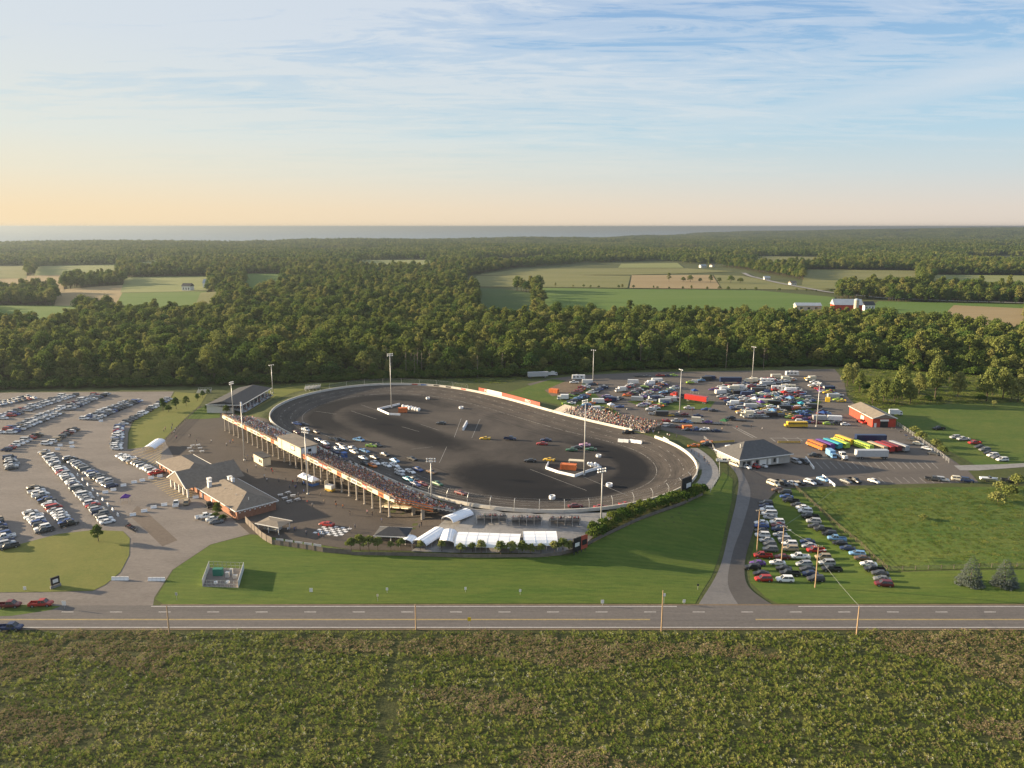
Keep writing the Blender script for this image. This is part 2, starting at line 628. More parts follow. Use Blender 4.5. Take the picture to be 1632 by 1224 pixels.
def in_poly(x, y, poly):
    x = np.asarray(x); y = np.asarray(y)
    r = np.zeros(x.shape, bool)
    n = len(poly)
    for i in range(n):
        x0, y0 = poly[i][0], poly[i][1]
        x1, y1 = poly[(i + 1) % n][0], poly[(i + 1) % n][1]
        if y0 == y1:
            continue
        c = ((y0 > y) != (y1 > y)) & (x < (x1 - x0) * (y - y0) / (y1 - y0) + x0)
        r ^= c
    return r


def flat_mesh(name, poly, material, dz, cell=0.0):
    bm = bmesh.new()
    vs = [bm.verts.new((p[0], p[1], 0)) for p in poly]
    f = bm.faces.new(vs)
    bmesh.ops.triangulate(bm, faces=[f], ngon_method='EAR_CLIP')
    if cell:
        lo = [min(p[k] for p in poly) for k in (0, 1)]
        hi = [max(p[k] for p in poly) for k in (0, 1)]
        for k in (0, 1):
            c = math.floor(lo[k] / cell) * cell + cell
            while c < hi[k]:
                co = [0, 0, 0]; no = [0, 0, 0]
                co[k] = c; no[k] = 1
                bmesh.ops.bisect_plane(bm, geom=bm.verts[:] + bm.edges[:] + bm.faces[:], plane_co=co, plane_no=no)
                c += cell
    pts = np.array([v.co[:2] for v in bm.verts])
    z = height(pts[:, 0], pts[:, 1]) + dz
    for v, zz in zip(bm.verts, z):
        v.co.z = zz
    for f in bm.faces:
        if f.normal.z < 0:
            f.normal_flip()
        f.smooth = True
    me = bpy.data.meshes.new(name)
    bm.to_mesh(me)
    bm.free()
    me.materials.append(material)
    return me


def sheet(name, px, material, dz, cell=0.0, round_=0):
    pts = [tuple(P(*p)[:2]) for p in px]
    if round_:
        pts = [tuple(p) for p in catmull(pts, round_)]
    return struct(put(name, flat_mesh(name, pts, material, dz, cell))), pts


# lots, plaza, roads --------------------------------------------------------------
LOT = [(-420, 626), (0, 626), (150, 624.5), (277, 624), (268, 640), (240, 652), (213, 666), (204, 690), (203, 716), (262, 702), (300, 720), (420, 800), (402, 850), (335, 868), (275, 908),
       (246, 952), (243, 970), (-420, 972)]
sheet('parking_lot', LOT, M_GRAVEL, 0.02)
PLAZA = [(262, 702), (290, 674), (318, 648), (345, 652), (425, 668), (520, 706), (600, 744), (680, 786), (705, 800), (748, 812), (712, 848), (655, 878), (560, 876), (440, 857), (398, 851), (378, 833), (300, 770)]
sheet('asphalt_patch', [(219, 806), (238, 820), (283, 861), (259, 871), (229, 842), (206, 822)], M_PLAZA2, 0.026)
sheet('plaza', PLAZA, M_PLAZA, 0.05, 3.0)
sheet('concrete_pad', [(655, 879), (702, 835), (745, 808), (800, 815), (900, 821), (985, 818), (965, 838), (930, 870), (880, 884)], M_CONC, 0.10, 3.0)
PIT = [(840, 612), (880, 603), (930, 598), (1010, 594), (1240, 590), (1330, 588), (1345, 606), (1350, 632), (1368, 650), (1436, 682), (1490, 712), (1545, 752), (1560, 769), (1430, 772), (1290, 776), (1222, 778), (1190, 762),
       (1160, 738), (1128, 712), (1085, 694), (1000, 673), (905, 650), (880, 632)]
sheet('pit_lot', PIT, M_PIT, 0.03, 4.0)
sheet('grass_patch', [(800, 628), (880, 604), (935, 612), (960, 640), (1000, 668), (905, 648), (850, 637)], M_MEADOW, 0.06, 3.0)
sheet('dirt_patch', [(868, 622), (905, 606), (930, 610), (915, 626), (880, 632)], M_DIRT, 0.08, 3.0)
sheet('grass_patch', [(1000, 640), (1060, 632), (1140, 640), (1130, 652), (1040, 655)], M_MEADOW, 0.07)
sheet('grass_patch', [(1165, 640), (1240, 622), (1310, 640), (1290, 662), (1210, 660)], M_MEADOW, 0.07)

# service drive on the east side, two tones
SRV_L = [(1158, 738), (1176, 762), (1173, 800), (1160, 855), (1140, 920), (1112, 966)]
SRV_M = [(1172, 738), (1190, 766), (1196, 790), (1186, 830), (1168, 880), (1160, 930), (1178, 967)]
SRV_R = [(1246, 776), (1222, 800), (1203, 840), (1188, 890), (1190, 930), (1216, 955), (1240, 968)]
_cl = [tuple(P(*p)[:2]) for p in SRV_L]; _cm = [tuple(P(*p)[:2]) for p in SRV_M]; _cr = [tuple(P(*p)[:2]) for p in SRV_R]
_cl, _cm, _cr = ([tuple(q) for q in catmull(c, 5, False)] for c in (_cl, _cm, _cr))


def ladder(name, left, right, material, dz, n=60, m=8):
    L, R = resample(left, n, False), resample(right, n, False)
    g = np.stack([L * (1 - k / m) + R * (k / m) for k in range(m + 1)], 1)
    z = height(g[..., 0].ravel(), g[..., 1].ravel()).reshape(n, m + 1) + dz
    mb = MB()
    for i in range(n - 1):
        for k in range(m):
            q = [(i, k), (i, k + 1), (i + 1, k + 1), (i + 1, k)]
            f = [(g[a, b, 0], g[a, b, 1], z[a, b]) for a, b in q]
            nz = (f[1][0] - f[0][0]) * (f[2][1] - f[0][1]) - (f[1][1] - f[0][1]) * (f[2][0] - f[0][0])
            mb.face(f if nz > 0 else f[::-1])
    return struct(mb.build(name, material))


ladder('service_drive', _cl, _cm, M_SERVICE, 0.16)
ladder('service_drive', [(p[0] - .05, p[1]) for p in _cm], _cr, M_DARKROAD, 0.155)

# main road
ROAD_Y0, ROAD_Y1 = 169.8, 181.3


def strip(name, x0, x1, y0, y1, material, dz, nx=1):
    mb = MB()
    for k in range(nx):
        a, b = x0 + (x1 - x0) * k / nx, x0 + (x1 - x0) * (k + 1) / nx
        mb.face([(a, y0, dz), (b, y0, dz), (b, y1, dz), (a, y1, dz)])
    return struct(mb.build(name, material))


strip('road', -700, 700, ROAD_Y0, ROAD_Y1, M_ROAD, 0.12, 40)
strip('road_shoulder', -700, 700, ROAD_Y0 - 0.7, ROAD_Y0, M_DIRT, 0.10, 40)
strip('road_shoulder', -90, 700, ROAD_Y1, ROAD_Y1 + 0.7, M_DIRT, 0.10, 40)
strip('road_marking', -700, 700, ROAD_Y0 + 0.45, ROAD_Y0 + 0.6, M_WHITE, 0.126)
strip('road_marking', -92, 42, ROAD_Y1 - 0.6, ROAD_Y1 - 0.45, M_WHITE, 0.126)
strip('road_marking', 73, 700, ROAD_Y1 - 0.6, ROAD_Y1 - 0.45, M_WHITE, 0.126)
_yl = P0(816, 988)[1]
for _x0, _x1 in ((-700, 34), (60, 700)):
    strip('road_marking', _x0, _x1, _yl + .1, _yl + .22, M_YELLOW, 0.126)
    strip('road_marking', _x0, _x1, _yl - .22, _yl - .1, M_YELLOW, 0.126)
_mb = MB()
_dy = P0(816, 976)[1]
for k in range(-30, 30):
    _x = k * 12.2 - 3.4
    _mb.face([(_x, _dy - .07, .126), (_x + 3.0, _dy - .07, .126), (_x + 3.0, _dy + .07, .126), (_x, _dy + .07, .126)])
struct(_mb.build('lane_dashes', M_WHITE))
# frontage apron at the entrance, grass islands
sheet('grass_island', [(-420, 960), (-300, 905), (-60, 885), (30, 868), (95, 851), (150, 845), (196, 847), (207, 858), (206, 885), (192, 912), (168, 932), (148, 942), (60, 944), (-200, 946)], M_DRYLAWN, 0.09)
sheet('grass_island', [(-420, 966), (0, 964), (70, 965), (97, 967), (80, 973), (20, 982), (-60, 985), (-420, 985)], M_LAWN, 0.135)
sheet('lawn', [(402, 852), (445, 858), (560, 878), (655, 884), (800, 888), (905, 886), (960, 858), (1020, 830), (1090, 806), (1140, 775), (1152, 752), (1168, 764), (1166, 800), (1153, 855),
               (1133, 920), (1108, 962), (900, 961.5), (600, 962), (262, 964), (248, 955), (277, 908), (337, 868)], M_LAWN, 0.04, 3.0)
sheet('dry_lawn', [(205, 716), (206, 690), (216, 667), (242, 653), (270, 641), (279, 625), (330, 628), (318, 647), (290, 672), (262, 700), (236, 712)], M_DRYLAWN, 0.05)
sheet('lawn', [(296, 668), (310, 654), (330, 646), (352, 652), (350, 666), (326, 668)], M_LAWN, 0.09, 3.0)
sheet('lawn', [(418, 622), (500, 612), (560, 608), (520, 614), (470, 625), (440, 636), (430, 634)], M_DRYLAWN, 0.05, 3.0)
sheet('lawn', [(1248, 780), (1275, 778), (1330, 842), (1425, 912), (1632, 908), (1760, 906), (1760, 961), (1240, 962), (1220, 952), (1196, 928), (1194, 895), (1208, 842), (1226, 802)], M_LAWN, 0.045, 3.0)
sheet('meadow', [(1280, 780), (1560, 776), (1760, 774), (1760, 905), (1632, 906), (1425, 910), (1334, 842)], M_MEADOW, 0.05, 4.0)
sheet('meadow', [(1400, 655), (1440, 646), (1632, 640), (1800, 640), (1800, 742), (1560, 744), (1500, 712)], M_MEADOW, 0.05)
sheet('gravel_track', [(1520, 742), (1600, 740), (1640, 738), (1640, 744), (1560, 750), (1530, 750)], M_CONC, 0.08)

M_SOIL = mat_ground('crop_soil', [((.04, .055, .016), (.075, .08, .028)), ((.035, .05, .015), (.10, .095, .04)), ((.028, .04, .012), (.07, .075, .026))], (0.03, 0.2, 1.2), bump=.8, bscale=1.5, speck=.3)
_mb = MB(); _mb.face([(-330, 20, .03), (330, 20, .03), (330, ROAD_Y0 - .72, .03), (-330, ROAD_Y0 - .72, .03)])
struct(_mb.build('crop_field', M_SOIL))
# forecourt crosshatching
_mb = MB()
_a, _b = P0(256, 772), P0(300, 800)
for k in range(13):
    t = k / 12
    p = P0(236 + 44 * t, 765 + 33 * t); q = P0(283 + 26 * t, 752 + 37 * t)
    d = Vector((q[0] - p[0], q[1] - p[1])).normalized() * 0.13
    n = (-d.y, d.x)
    _mb.face([(p[0] - n[0], p[1] - n[1], .03), (q[0] - n[0], q[1] - n[1], .03), (q[0] + n[0], q[1] + n[1], .03), (p[0] + n[0], p[1] + n[1], .03)])
for k in range(9):
    t = k / 8
    p = P0(205 + 30 * t, 716 + 34 * t); q = P0(262 - 6 * t, 703 + 28 * t)
    d = Vector((q[0] - p[0], q[1] - p[1])).normalized() * 0.11
    n = (-d.y, d.x)
    _mb.face([(p[0] - n[0], p[1] - n[1], .03), (q[0] - n[0], q[1] - n[1], .03), (q[0] + n[0], q[1] + n[1], .03), (p[0] + n[0], p[1] + n[1], .03)])
struct(_mb.build('forecourt_marking', M_YELLOW))
# bay lines on the east side of the pit lot
_mb = MB()
for k in range(17):
    p = P0(1300 + k * 11.5, 736); q = P0(1311 + k * 11.5, 747)
    _mb.bar((p[0], p[1], hh(*p) + .045), (q[0], q[1], hh(*q) + .045), .16, .01)
for k in range(12):
    p = P0(1400 + k * 13, 761); q = P0(1411 + k * 13, 770)
    _mb.bar((p[0], p[1], hh(*p) + .045), (q[0], q[1], hh(*q) + .045), .14, .01)
for a, b in (((1168, 681), (1200, 698)), ((1173, 681), (1206, 698)), ((1226, 698), (1300, 700)), ((1248, 697), (1257, 703)), ((1270, 697), (1279, 703)), ((1228, 698), (1236, 704)), ((1312, 697), (1320, 702))):
    p, q = P0(*a), P0(*b)
    _mb.bar((p[0], p[1], hh(*p) + .045), (q[0], q[1], hh(*q) + .045), .3, .01)
struct(_mb.build('bay_marking', mat('worn_bay_paint', (.34, .325, .30), .8, .3, .4)))

# ------------------------------------------------------------------ the oval
def track_material():
    m = bpy.data.materials.new('track_asphalt')
    m.use_nodes = True
    w = NT(m.node_tree)
    out = w.n('ShaderNodeOutputMaterial')
    b = w.n('ShaderNodeBsdfPrincipled', in_Roughness=0.95)
    b.inputs['Specular IOR Level'].default_value = 0.06
    geo = w.n('ShaderNodeNewGeometry')
    pos = geo.outputs['Position']
    n1 = w.noise(pos, 0.035, 4, 0.6, 0.4)
    n2 = w.noise(pos, 0.22, 5, 0.65)
    n3 = w.noise(pos, 1.6, 4, 0.7)
    col = w.mix(w.ramp(n1, [(.35, 0.), (.65, 1.)]), (.056, .051, .048), (.10, .088, .078))
    # rubbered groove from the stored lane coordinate
    at = w.n('ShaderNodeAttribute', attribute_name='lane')
    lane = w.math('ADD', at.outputs['Fac'], w.math('MULTIPLY_ADD', n2, .10, -.05))
    groove = w.ramp(lane, [(0.0, .6), (.07, .35), (.13, .8), (.24, .15), (.34, .75), (.45, 0.1)])
    col = w.mix(w.math('MULTIPLY', groove, .5), col, (.135, .115, .097))
    # streaks laid along the direction of travel
    ax_, ay_ = w.n('ShaderNodeAttribute', attribute_name='arc_x'), w.n('ShaderNodeAttribute', attribute_name='arc_y')
    cv = w.n('ShaderNodeCombineXYZ')
    w.l(w.math('MULTIPLY', ax_.outputs['Fac'], 9.0), cv.inputs[0]); w.l(w.math('MULTIPLY', ay_.outputs['Fac'], 9.0), cv.inputs[1]); w.l(w.math('MULTIPLY', at.outputs['Fac'], 46.0), cv.inputs[2])
    arcn = w.noise(cv.outputs[0], 1.0, 6, .72, .3)
    ring = w.ramp(lane, [(0.0, 1.), (.85, 1.), (.99, 0.)])
    col = w.mix(w.math('MULTIPLY', w.ramp(arcn, [(.50, 0.), (.66, .75)]), ring), col, (.034, .032, .032))
    col = w.mix(w.math('MULTIPLY', w.ramp(arcn, [(.30, .5), (.44, 0.)]), ring), col, (.17, .148, .125))
    # soft-edged dark fields in the middle and inside the two turns
    def zone(u_, v_, a_, rx, ry, amp=.8):
        c = P0(u_, v_)
        mp = w.mapping(w.mapping(pos, loc=(-c[0], -c[1], 0)), rot=(0, 0, rad(-a_)))
        sp = w.n('ShaderNodeSeparateXYZ'); w.l(mp, sp.inputs[0])
        e = w.math('ADD', w.math('POWER', w.math('ABSOLUTE', w.math('DIVIDE', sp.outputs[0], rx)), 2.0), w.math('POWER', w.math('ABSOLUTE', w.math('DIVIDE', sp.outputs[1], ry)), 2.0))
        return w.math('ADD', e, w.math('MULTIPLY_ADD', n2, amp, -amp / 2))
    for (u_, v_, a_, rx, ry) in ((815, 764, -42, 34, 21), (640, 684, -48, 60, 15)):
        f = w.ramp(zone(u_, v_, a_, rx, ry, .5), [(.25, .92), (1.3, 0.)], 'EASE')
        col = w.mix(f, col, (.015, .016, .019))
    band = w.ramp(lane, [(.46, 0.), (.60, 1.), (.92, 1.), (1.0, .35)])
    for (u_, v_, r_) in ((965, 755, 66), (520, 648, 74)):
        f = w.math('MULTIPLY', w.ramp(zone(u_, v_, 0, r_, r_, .3), [(.25, .92), (1.3, 0.)], 'EASE'), band)
        col = w.mix(f, col, (.017, .018, .021))
    # long tyre streaks
    ms = w.mapping(pos, rot=(0, 0, rad(47)), scale=(.05, 1.1, 1))
    st = w.noise(ms, 1.0, 4, .7)
    col = w.mix(w.ramp(st, [(.56, 0.), (.75, .35)]), col, (.035, .033, .032))
    col = w.mix(1.0, col, w.ramp(n3, [(.3, .86), (.7, 1.)]), 'MULTIPLY')
    w.l(col, b.inputs['Base Color'])
    bp = w.n('ShaderNodeBump', in_Strength=.12)
    w.l(w.noise(pos, 6, 4), bp.inputs['Height'])
    w.l(bp.outputs[0], b.inputs['Normal'])
    w.l(b.outputs[0], out.inputs[0])
    return m


def inner(s):
    return OVAL - ONORM * s


BANKW = 19.0


def bank_z(s):
    return RIM * np.clip(1 - s / BANKW, 0, 1) ** 1.25 + 0.02


def build_track():
    offs = [0.0, 1, 2.5, 4, 6, 8, 10, 12, 14, 16, 18, 19, 24, 32]
    v, q, lane, th = [], [], [], []
    for s in offs:
        r = inner(s)
        for p in r:
            v.append((p[0], p[1], float(bank_z(s))))
            lane.append(s / 32.0)
        th += [2 * math.pi * i / NOV for i in range(NOV)]
    for k in range(len(offs) - 1):
        for i in range(NOV):
            j = (i + 1) % NOV
            q.append((k * NOV + i, k * NOV + j, (k + 1) * NOV + j, (k + 1) * NOV + i))
    # infield: rings shrinking to the centre
    base = (len(offs) - 1) * NOV
    ring = inner(32.0)
    prev = base
    for t in (.7, .4, .12):
        st = len(v)
        for p in ring:
            c = OCEN + (p - OCEN) * t
            v.append((c[0], c[1], 0.02)); lane.append(1.0)
        th += [2 * math.pi * i / NOV for i in range(NOV)]
        for i in range(NOV):
            j = (i + 1) % NOV
            q.append((prev + i, prev + j, st + j, st + i))
        prev = st
    q.append(tuple(prev + i for i in range(NOV)))
    me = bpy.data.meshes.new('race_track')
    me.from_pydata(v, [], q)
    bm = bmesh.new(); bm.from_mesh(me)
    for f in bm.faces:
        if f.normal.z < 0:
            f.normal_flip()
        f.smooth = True
    bm.to_mesh(me); bm.free()
    a = me.attributes.new('lane', 'FLOAT', 'POINT')
    a.data.foreach_set('value', lane)
    for nm, fn in (('arc_x', math.cos), ('arc_y', math.sin)):
        b_ = me.attributes.new(nm, 'FLOAT', 'POINT')
        b_.data.foreach_set('value', [fn(t_) for t_ in th])
    me.materials.append(track_material())
    return struct(put('race_track', me))


build_track()


def track_z(x, y):
    d = float(oval_sd(x, y)[0])
    return float(bank_z(-d)) if d < 0.3 else hh(x, y)


def PT(u, v):
    """surveyed point on the track surface"""
    z = 0.0
    for _ in range(8):
        x, y = P0(u, v, z)
        z = 0.5 * z + 0.5 * track_z(x, y)
    return Vector((x, y, z))


def outside_band(i0, i1, d0, d1, name, material, dz):
    n = i1 - i0 + 1
    L = np.array([OVAL[i % NOV] + ONORM[i % NOV] * d0 for i in range(i0, i1 + 1)])
    R = np.array([OVAL[i % NOV] + ONORM[i % NOV] * d1 for i in range(i0, i1 + 1)])
    return ladder(name, [tuple(p) for p in L], [tuple(p) for p in R], material, dz, n, 5)


def _ni(u, v):
    p = np.array(PT(u, v)[:2])
    return int(((OVAL - p) ** 2).sum(1).argmin())


_i0, _i1 = sorted((_ni(1090, 714), _ni(1098, 777)))
if _i1 - _i0 > NOV / 2:
    _i0, _i1 = _i1, _i0 + NOV
outside_band(_i0, _i1, .35, 8.0, 'concrete_walkway', M_CONC, .09)


# painted lines along the lanes
def lane_lines():
    mb = MB()
    n = 880
    fine = resample(OVAL, n)
    tn = np.roll(fine, -1, 0) - np.roll(fine, 1, 0)
    tn /= np.linalg.norm(tn, axis=1)[:, None]
    nn = np.c_[-tn[:, 1], tn[:, 0]]
    if np.sum(nn * (fine - OCEN)) < 0:
        nn = -nn
    rr = random.Random(3)
    for s, w_, dash in ((5.2, .11, 5), (10.0, .09, 6), (15.5, .10, 0)):
        for i in range(n):
            if dash and (i // dash) % 2:
                continue
            if rr.random() < (.35 if dash else .3):
                continue
            j = (i + 1) % n
            a0, a1 = fine[i] - nn[i] * (s - w_), fine[i] - nn[i] * (s + w_)
            b0, b1 = fine[j] - nn[j] * (s - w_), fine[j] - nn[j] * (s + w_)
            z0, z1 = float(bank_z(s - w_)) + .03, float(bank_z(s + w_)) + .03
            mb.face([(*a0, z0), (*b0, z0), (*b1, z1), (*a1, z1)])
    # infield pit and start marks
    for a, b in (((735, 667), (724, 697)), ((765, 668), (752, 698)), ((655, 716), (690, 712)), ((560, 655), (600, 668)), ((500, 655), (536, 660)), ((575, 645), (625, 662)),
                 ((640, 680), (668, 688)), ((670, 676), (700, 686)), ((700, 738), (712, 712)), ((845, 748), (935, 782)), ((930, 760), (1000, 790)), ((552, 731), (600, 722))):
        p, q = PT(*a), PT(*b)
        d = (q - p).normalized()
        nv = Vector((-d.y, d.x, 0)) * .09
        up = Vector((0, 0, .03))
        mb.face([p - nv + up, q - nv + up, q + nv + up, p + nv + up])
    return struct(mb.build('track_lines', M_FAINT))


lane_lines()

# ------------------------------------------------------------------ lake, far fields, haze
def build_lake():
    mb = MB()
    R, n = 62000, 64
    ring = [(R * math.sin(2 * math.pi * k / n), R * math.cos(2 * math.pi * k / n), -46.0) for k in range(n)]
    mb.face(ring[::-1])
    m = bpy.data.materials.new('lake_water')
    m.use_nodes = True
    w = NT(m.node_tree)
    out = w.n('ShaderNodeOutputMaterial')
    b = w.n('ShaderNodeBsdfPrincipled', in_Roughness=0.35)
    b.inputs['Base Color'].default_value = (.10, .17, .24, 1)
    geo = w.n('ShaderNodeNewGeometry')
    bp = w.n('ShaderNodeBump', in_Strength=.3, in_Distance=1.0)
    w.l(w.noise(geo.outputs['Position'], .02, 4), bp.inputs['Height'])
    w.l(bp.outputs[0], b.inputs['Normal'])
    w.l(b.outputs[0], out.inputs[0])
    return struct(mb.build('lake', m))


build_lake()

FIELD_COLS = {
    'green': ((.075, .135, .022), (.11, .16, .035)), 'deep': ((.045, .09, .022), (.07, .10, .03)), 'tan': ((.23, .17, .085), (.30, .23, .12)),
    'olive': ((.13, .14, .045), (.19, .18, .07)), 'pale': ((.16, .19, .06), (.22, .22, .09))}
FIELDS = []


def field(px, kind, rot=0.1):
    pts = []
    for p in px:
        tz = p[2] if len(p) > 2 else 0.0
        pts.append(P0(p[0], p[1], tz))
    FIELDS.append(pts)
    c1, c2 = FIELD_COLS[kind]
    m = mat_ground('field_' + kind, [(c1, c2), (c1, c2)], (0.004, 0.03), bump=0.0, stretch=(.25, 2.2, 1), rot=rot)
    me = flat_mesh('field', pts, m, 0.4 + 0.05 * len(FIELDS), 150.0)
    return struct(put('field', me))


TT = 17.0
FIELDS.append([P0(*p) for p in ((742, 463), (850, 463), (1000, 464), (1335, 478), (1335, 456), (1178, 429), (1085, 417), (985, 417), (830, 426), (742, 440))])
field([(868, 489, TT), (1335, 491, TT), (1330, 474), (1200, 462.5), (1000, 461), (858, 459)], 'green')
field([(762, 489, TT), (850, 490, TT), (852, 468), (800, 461), (760, 460)], 'deep')
field([(748, 457), (1000, 459.5), (1005, 440), (880, 438), (760, 440)], 'olive')
field([(1003, 459.5), (1150, 461), (1135, 438.5), (1007, 439)], 'tan')
field([(1151, 461), (1325, 463), (1180, 440), (1137, 438.5)], 'olive')
field([(760, 439), (880, 437), (1005, 438.5), (1100, 436), (1175, 433), (1090, 428), (985, 428), (830, 429)], 'olive')
field([(985, 427.5), (1090, 427.5), (1080, 420), (990, 421)], 'pale')
field([(1340, 494, TT), (1480, 492, TT), (1640, 500, TT), (1640, 486), (1400, 481)], 'green')
field([(1480, 500, TT), (1640, 512, TT), (1640, 493), (1520, 487.5)], 'tan')
field([(1278, 443, TT), (1465, 445, TT), (1460, 432), (1283, 430)], 'olive')
field([(82, 474, TT), (190, 474, TT), (265, 452), (160, 457), (92, 463)], 'tan')
field([(170, 483, TT), (305, 484, TT), (335, 472, TT), (325, 451), (268, 452), (195, 468)], 'green')
field([(-60, 496, TT), (130, 498, TT), (125, 489), (-60, 487)], 'green')
field([(50, 433, TT), (185, 432, TT), (190, 422.5), (60, 424.5)], 'pale')
field([(-60, 453, TT), (100, 447, TT), (100, 439), (-60, 443)], 'tan')
field([(386, 454, TT), (440, 452, TT), (458, 437), (392, 437)], 'green')
field([(215, 421, TT), (262, 421, TT), (257, 415.5), (222, 416)], 'pale')
field([(190, 449, TT), (330, 447, TT), (335, 441), (200, 443)], 'pale')
field([(-60, 431, TT), (40, 430, TT), (45, 424), (-60, 425)], 'olive')
field([(1480, 447, TT), (1640, 449, TT), (1640, 440), (1490, 439)], 'pale')
field([(1180, 415, TT), (1330, 415, TT), (1330, 409.5), (1190, 409.5)], 'olive')
field([(560, 420, TT), (700, 420, TT), (695, 414.5), (570, 414.5)], 'pale')
field([(300, 484, TT), (345, 482, TT), (350, 466), (320, 468)], 'olive')


FIELDS.append([P0(*p) for p in ((1262, 491, 15), (1415, 491, 15), (1415, 478), (1272, 475))])


def far_road(px, w_, name='country_road'):
    pts = resample([P0(*p) for p in px], 40, False)
    d = np.gradient(pts, axis=0)
    d /= np.linalg.norm(d, axis=1)[:, None]
    n = np.c_[-d[:, 1], d[:, 0]] * w_ / 2
    mb = MB()
    for i in range(len(pts) - 1):
        a, b, c, e = pts[i] - n[i], pts[i + 1] - n[i + 1], pts[i + 1] + n[i + 1], pts[i] + n[i]
        f = [(*p, hh(*p) + 1.5) for p in (a, b, c, e)]
        mb.face(f)
    FIELDS.append([tuple(p) for p in (pts - n * 2.2)] + [tuple(p) for p in (pts + n * 2.2)][::-1])
    return struct(mb.build(name, M_CONC))


far_road([(1650, 485), (1500, 480.5), (1400, 476), (1320, 467), (1240, 452), (1195, 441), (1185, 436)], 9)
far_road([(595, 441), (618, 449), (640, 441)], 7)

# ------------------------------------------------------------------ foliage
def mat_leaf(name, c_dark, c_mid, c_light, trans=0.3, pos_scale=0.02):
    m = bpy.data.materials.new(name)
    m.use_nodes = True
    w = NT(m.node_tree)
    out = w.n('ShaderNodeOutputMaterial')
    oi = w.n('ShaderNodeObjectInfo')
    geo = w.n('ShaderNodeNewGeometry')
    n = w.noise(geo.outputs['Position'], pos_scale, 2)
    nf = w.noise(geo.outputs['Position'], 0.9, 2)
    f = w.math('ADD', w.math('MULTIPLY', oi.outputs['Random'], .55), w.math('MULTIPLY', n, .35))
    f = w.math('ADD', f, w.math('MULTIPLY', nf, .22))
    col = w.ramp(f, [(.22, c_dark), (.55, c_mid), (.88, c_light)])
    d = w.n('ShaderNodeBsdfDiffuse')
    t = w.n('ShaderNodeBsdfTranslucent')
    mx = w.n('ShaderNodeMixShader', in_0=trans)
    w.l(col, d.inputs[0]); w.l(col, t.inputs[0])
    w.l(d.outputs[0], mx.inputs[1]); w.l(t.outputs[0], mx.inputs[2])
    w.l(mx.outputs[0], out.inputs[0])
    return m


M_LEAF = mat_leaf('leaf_woods', (.055, .098, .024), (.115, .16, .038), (.215, .225, .068))
M_LEAF_B = mat_leaf('leaf_deep', (.035, .075, .02), (.065, .115, .03), (.12, .16, .045))
M_LEAF_C = mat_leaf('leaf_light', (.085, .12, .026), (.15, .18, .045), (.24, .23, .075))
M_LEAF_Y = mat_leaf('leaf_willow', (.12, .155, .042), (.19, .215, .065), (.26, .265, .095))
M_LEAF_D = mat_leaf('leaf_shrub', (.042, .085, .016), (.075, .12, .024), (.14, .16, .036))
M_SPRUCE = mat_leaf('needles_blue_spruce', (.075, .095, .08), (.11, .13, .11), (.15, .17, .14), 0.1)
M_SPRUCE_G = mat_leaf('needles_spruce', (.022, .045, .018), (.035, .065, .025), (.055, .085, .03), 0.1)
M_BARK = mat('bark', (.085, .065, .05), 0.95, 0.35, 3.0, bump=0.4)
M_DEAD = mat('dead_bark', (.20, .165, .13), 0.95, 0.3, 2.0)


def crown_mesh(name, seed, h0, h1, r, n, leaf, lobes, material, flat=1.0, top=0.75):
    """leaf sprays spread over a cluster of lobes, plus scattered inside"""
    rs = np.random.RandomState(seed)
    L = []
    H = h1 - h0
    for k in range(lobes):
        a = 2 * math.pi * k * 0.381966 + rs.rand() * .8
        t = (k + .5) / lobes
        s = r * rs.uniform(.40, .60)
        rr = (r - s * .75) * math.sqrt(max(0.05, 1 - (1.25 * t - .25) ** 2)) * rs.uniform(.7, 1.05)
        z = h0 + s * .7 + (H - s * 1.5) * (.12 + .80 * t)
        L.append((rr * math.cos(a), rr * math.sin(a), z, s))
    L.append((rs.uniform(-.15, .15) * r, rs.uniform(-.15, .15) * r, h1 - r * .55 * top, r * .52))
    w8 = np.array([l[3] ** 2 for l in L]); w8 /= w8.sum()
    idx = rs.choice(len(L), n, p=w8)
    v, f = [], []
    for i in range(n):
        cx, cy, cz, s = L[idx[i]]
        d = rs.normal(size=3); d /= np.linalg.norm(d)
        if d[2] < -.25:
            d[2] *= -.7
        q = rs.uniform(.62, 1.08)
        c = np.array((cx, cy, cz)) + d * s * q * np.array((1, 1, .85 * flat))
        nrm = d * .8 + rs.normal(size=3) * .45 + np.array((0, 0, .25))
        nrm /= np.linalg.norm(nrm)
        a = np.cross(nrm, rs.normal(size=3)); a /= np.linalg.norm(a)
        b = np.cross(nrm, a)
        sz = leaf * rs.uniform(.55, 1.25)
        k = len(v)
        tip = nrm * sz * .18
        v += [c - a * sz * .5 - tip, c - b * sz * .38 + tip * .4, c + a * sz * .55 - tip, c + b * sz * .40 + tip * .4]
        f.append((k, k + 1, k + 2, k + 3))
    me = bpy.data.meshes.new(name)
    me.from_pydata([tuple(p) for p in v], [], f)
    me.materials.append(material)
    return me, L


def trunk_mesh(name, h, r, lobes, material, branches=5):
    mb = MB()
    mb.tube((0, 0, -.3), (0, 0, h * .55), r, r * .7, 6, caps=False)
    mb.tube((0, 0, h * .55), (r, r * .5, h * .9), r * .7, r * .2, 5, caps=False)
    for l in lobes[:branches]:
        mb.tube((0, 0, max(h * .22, l[2] * .55)), (l[0] * .8, l[1] * .8, l[2]), r * .42, r * .12, 4, caps=False)
    return mb.data(name, material)


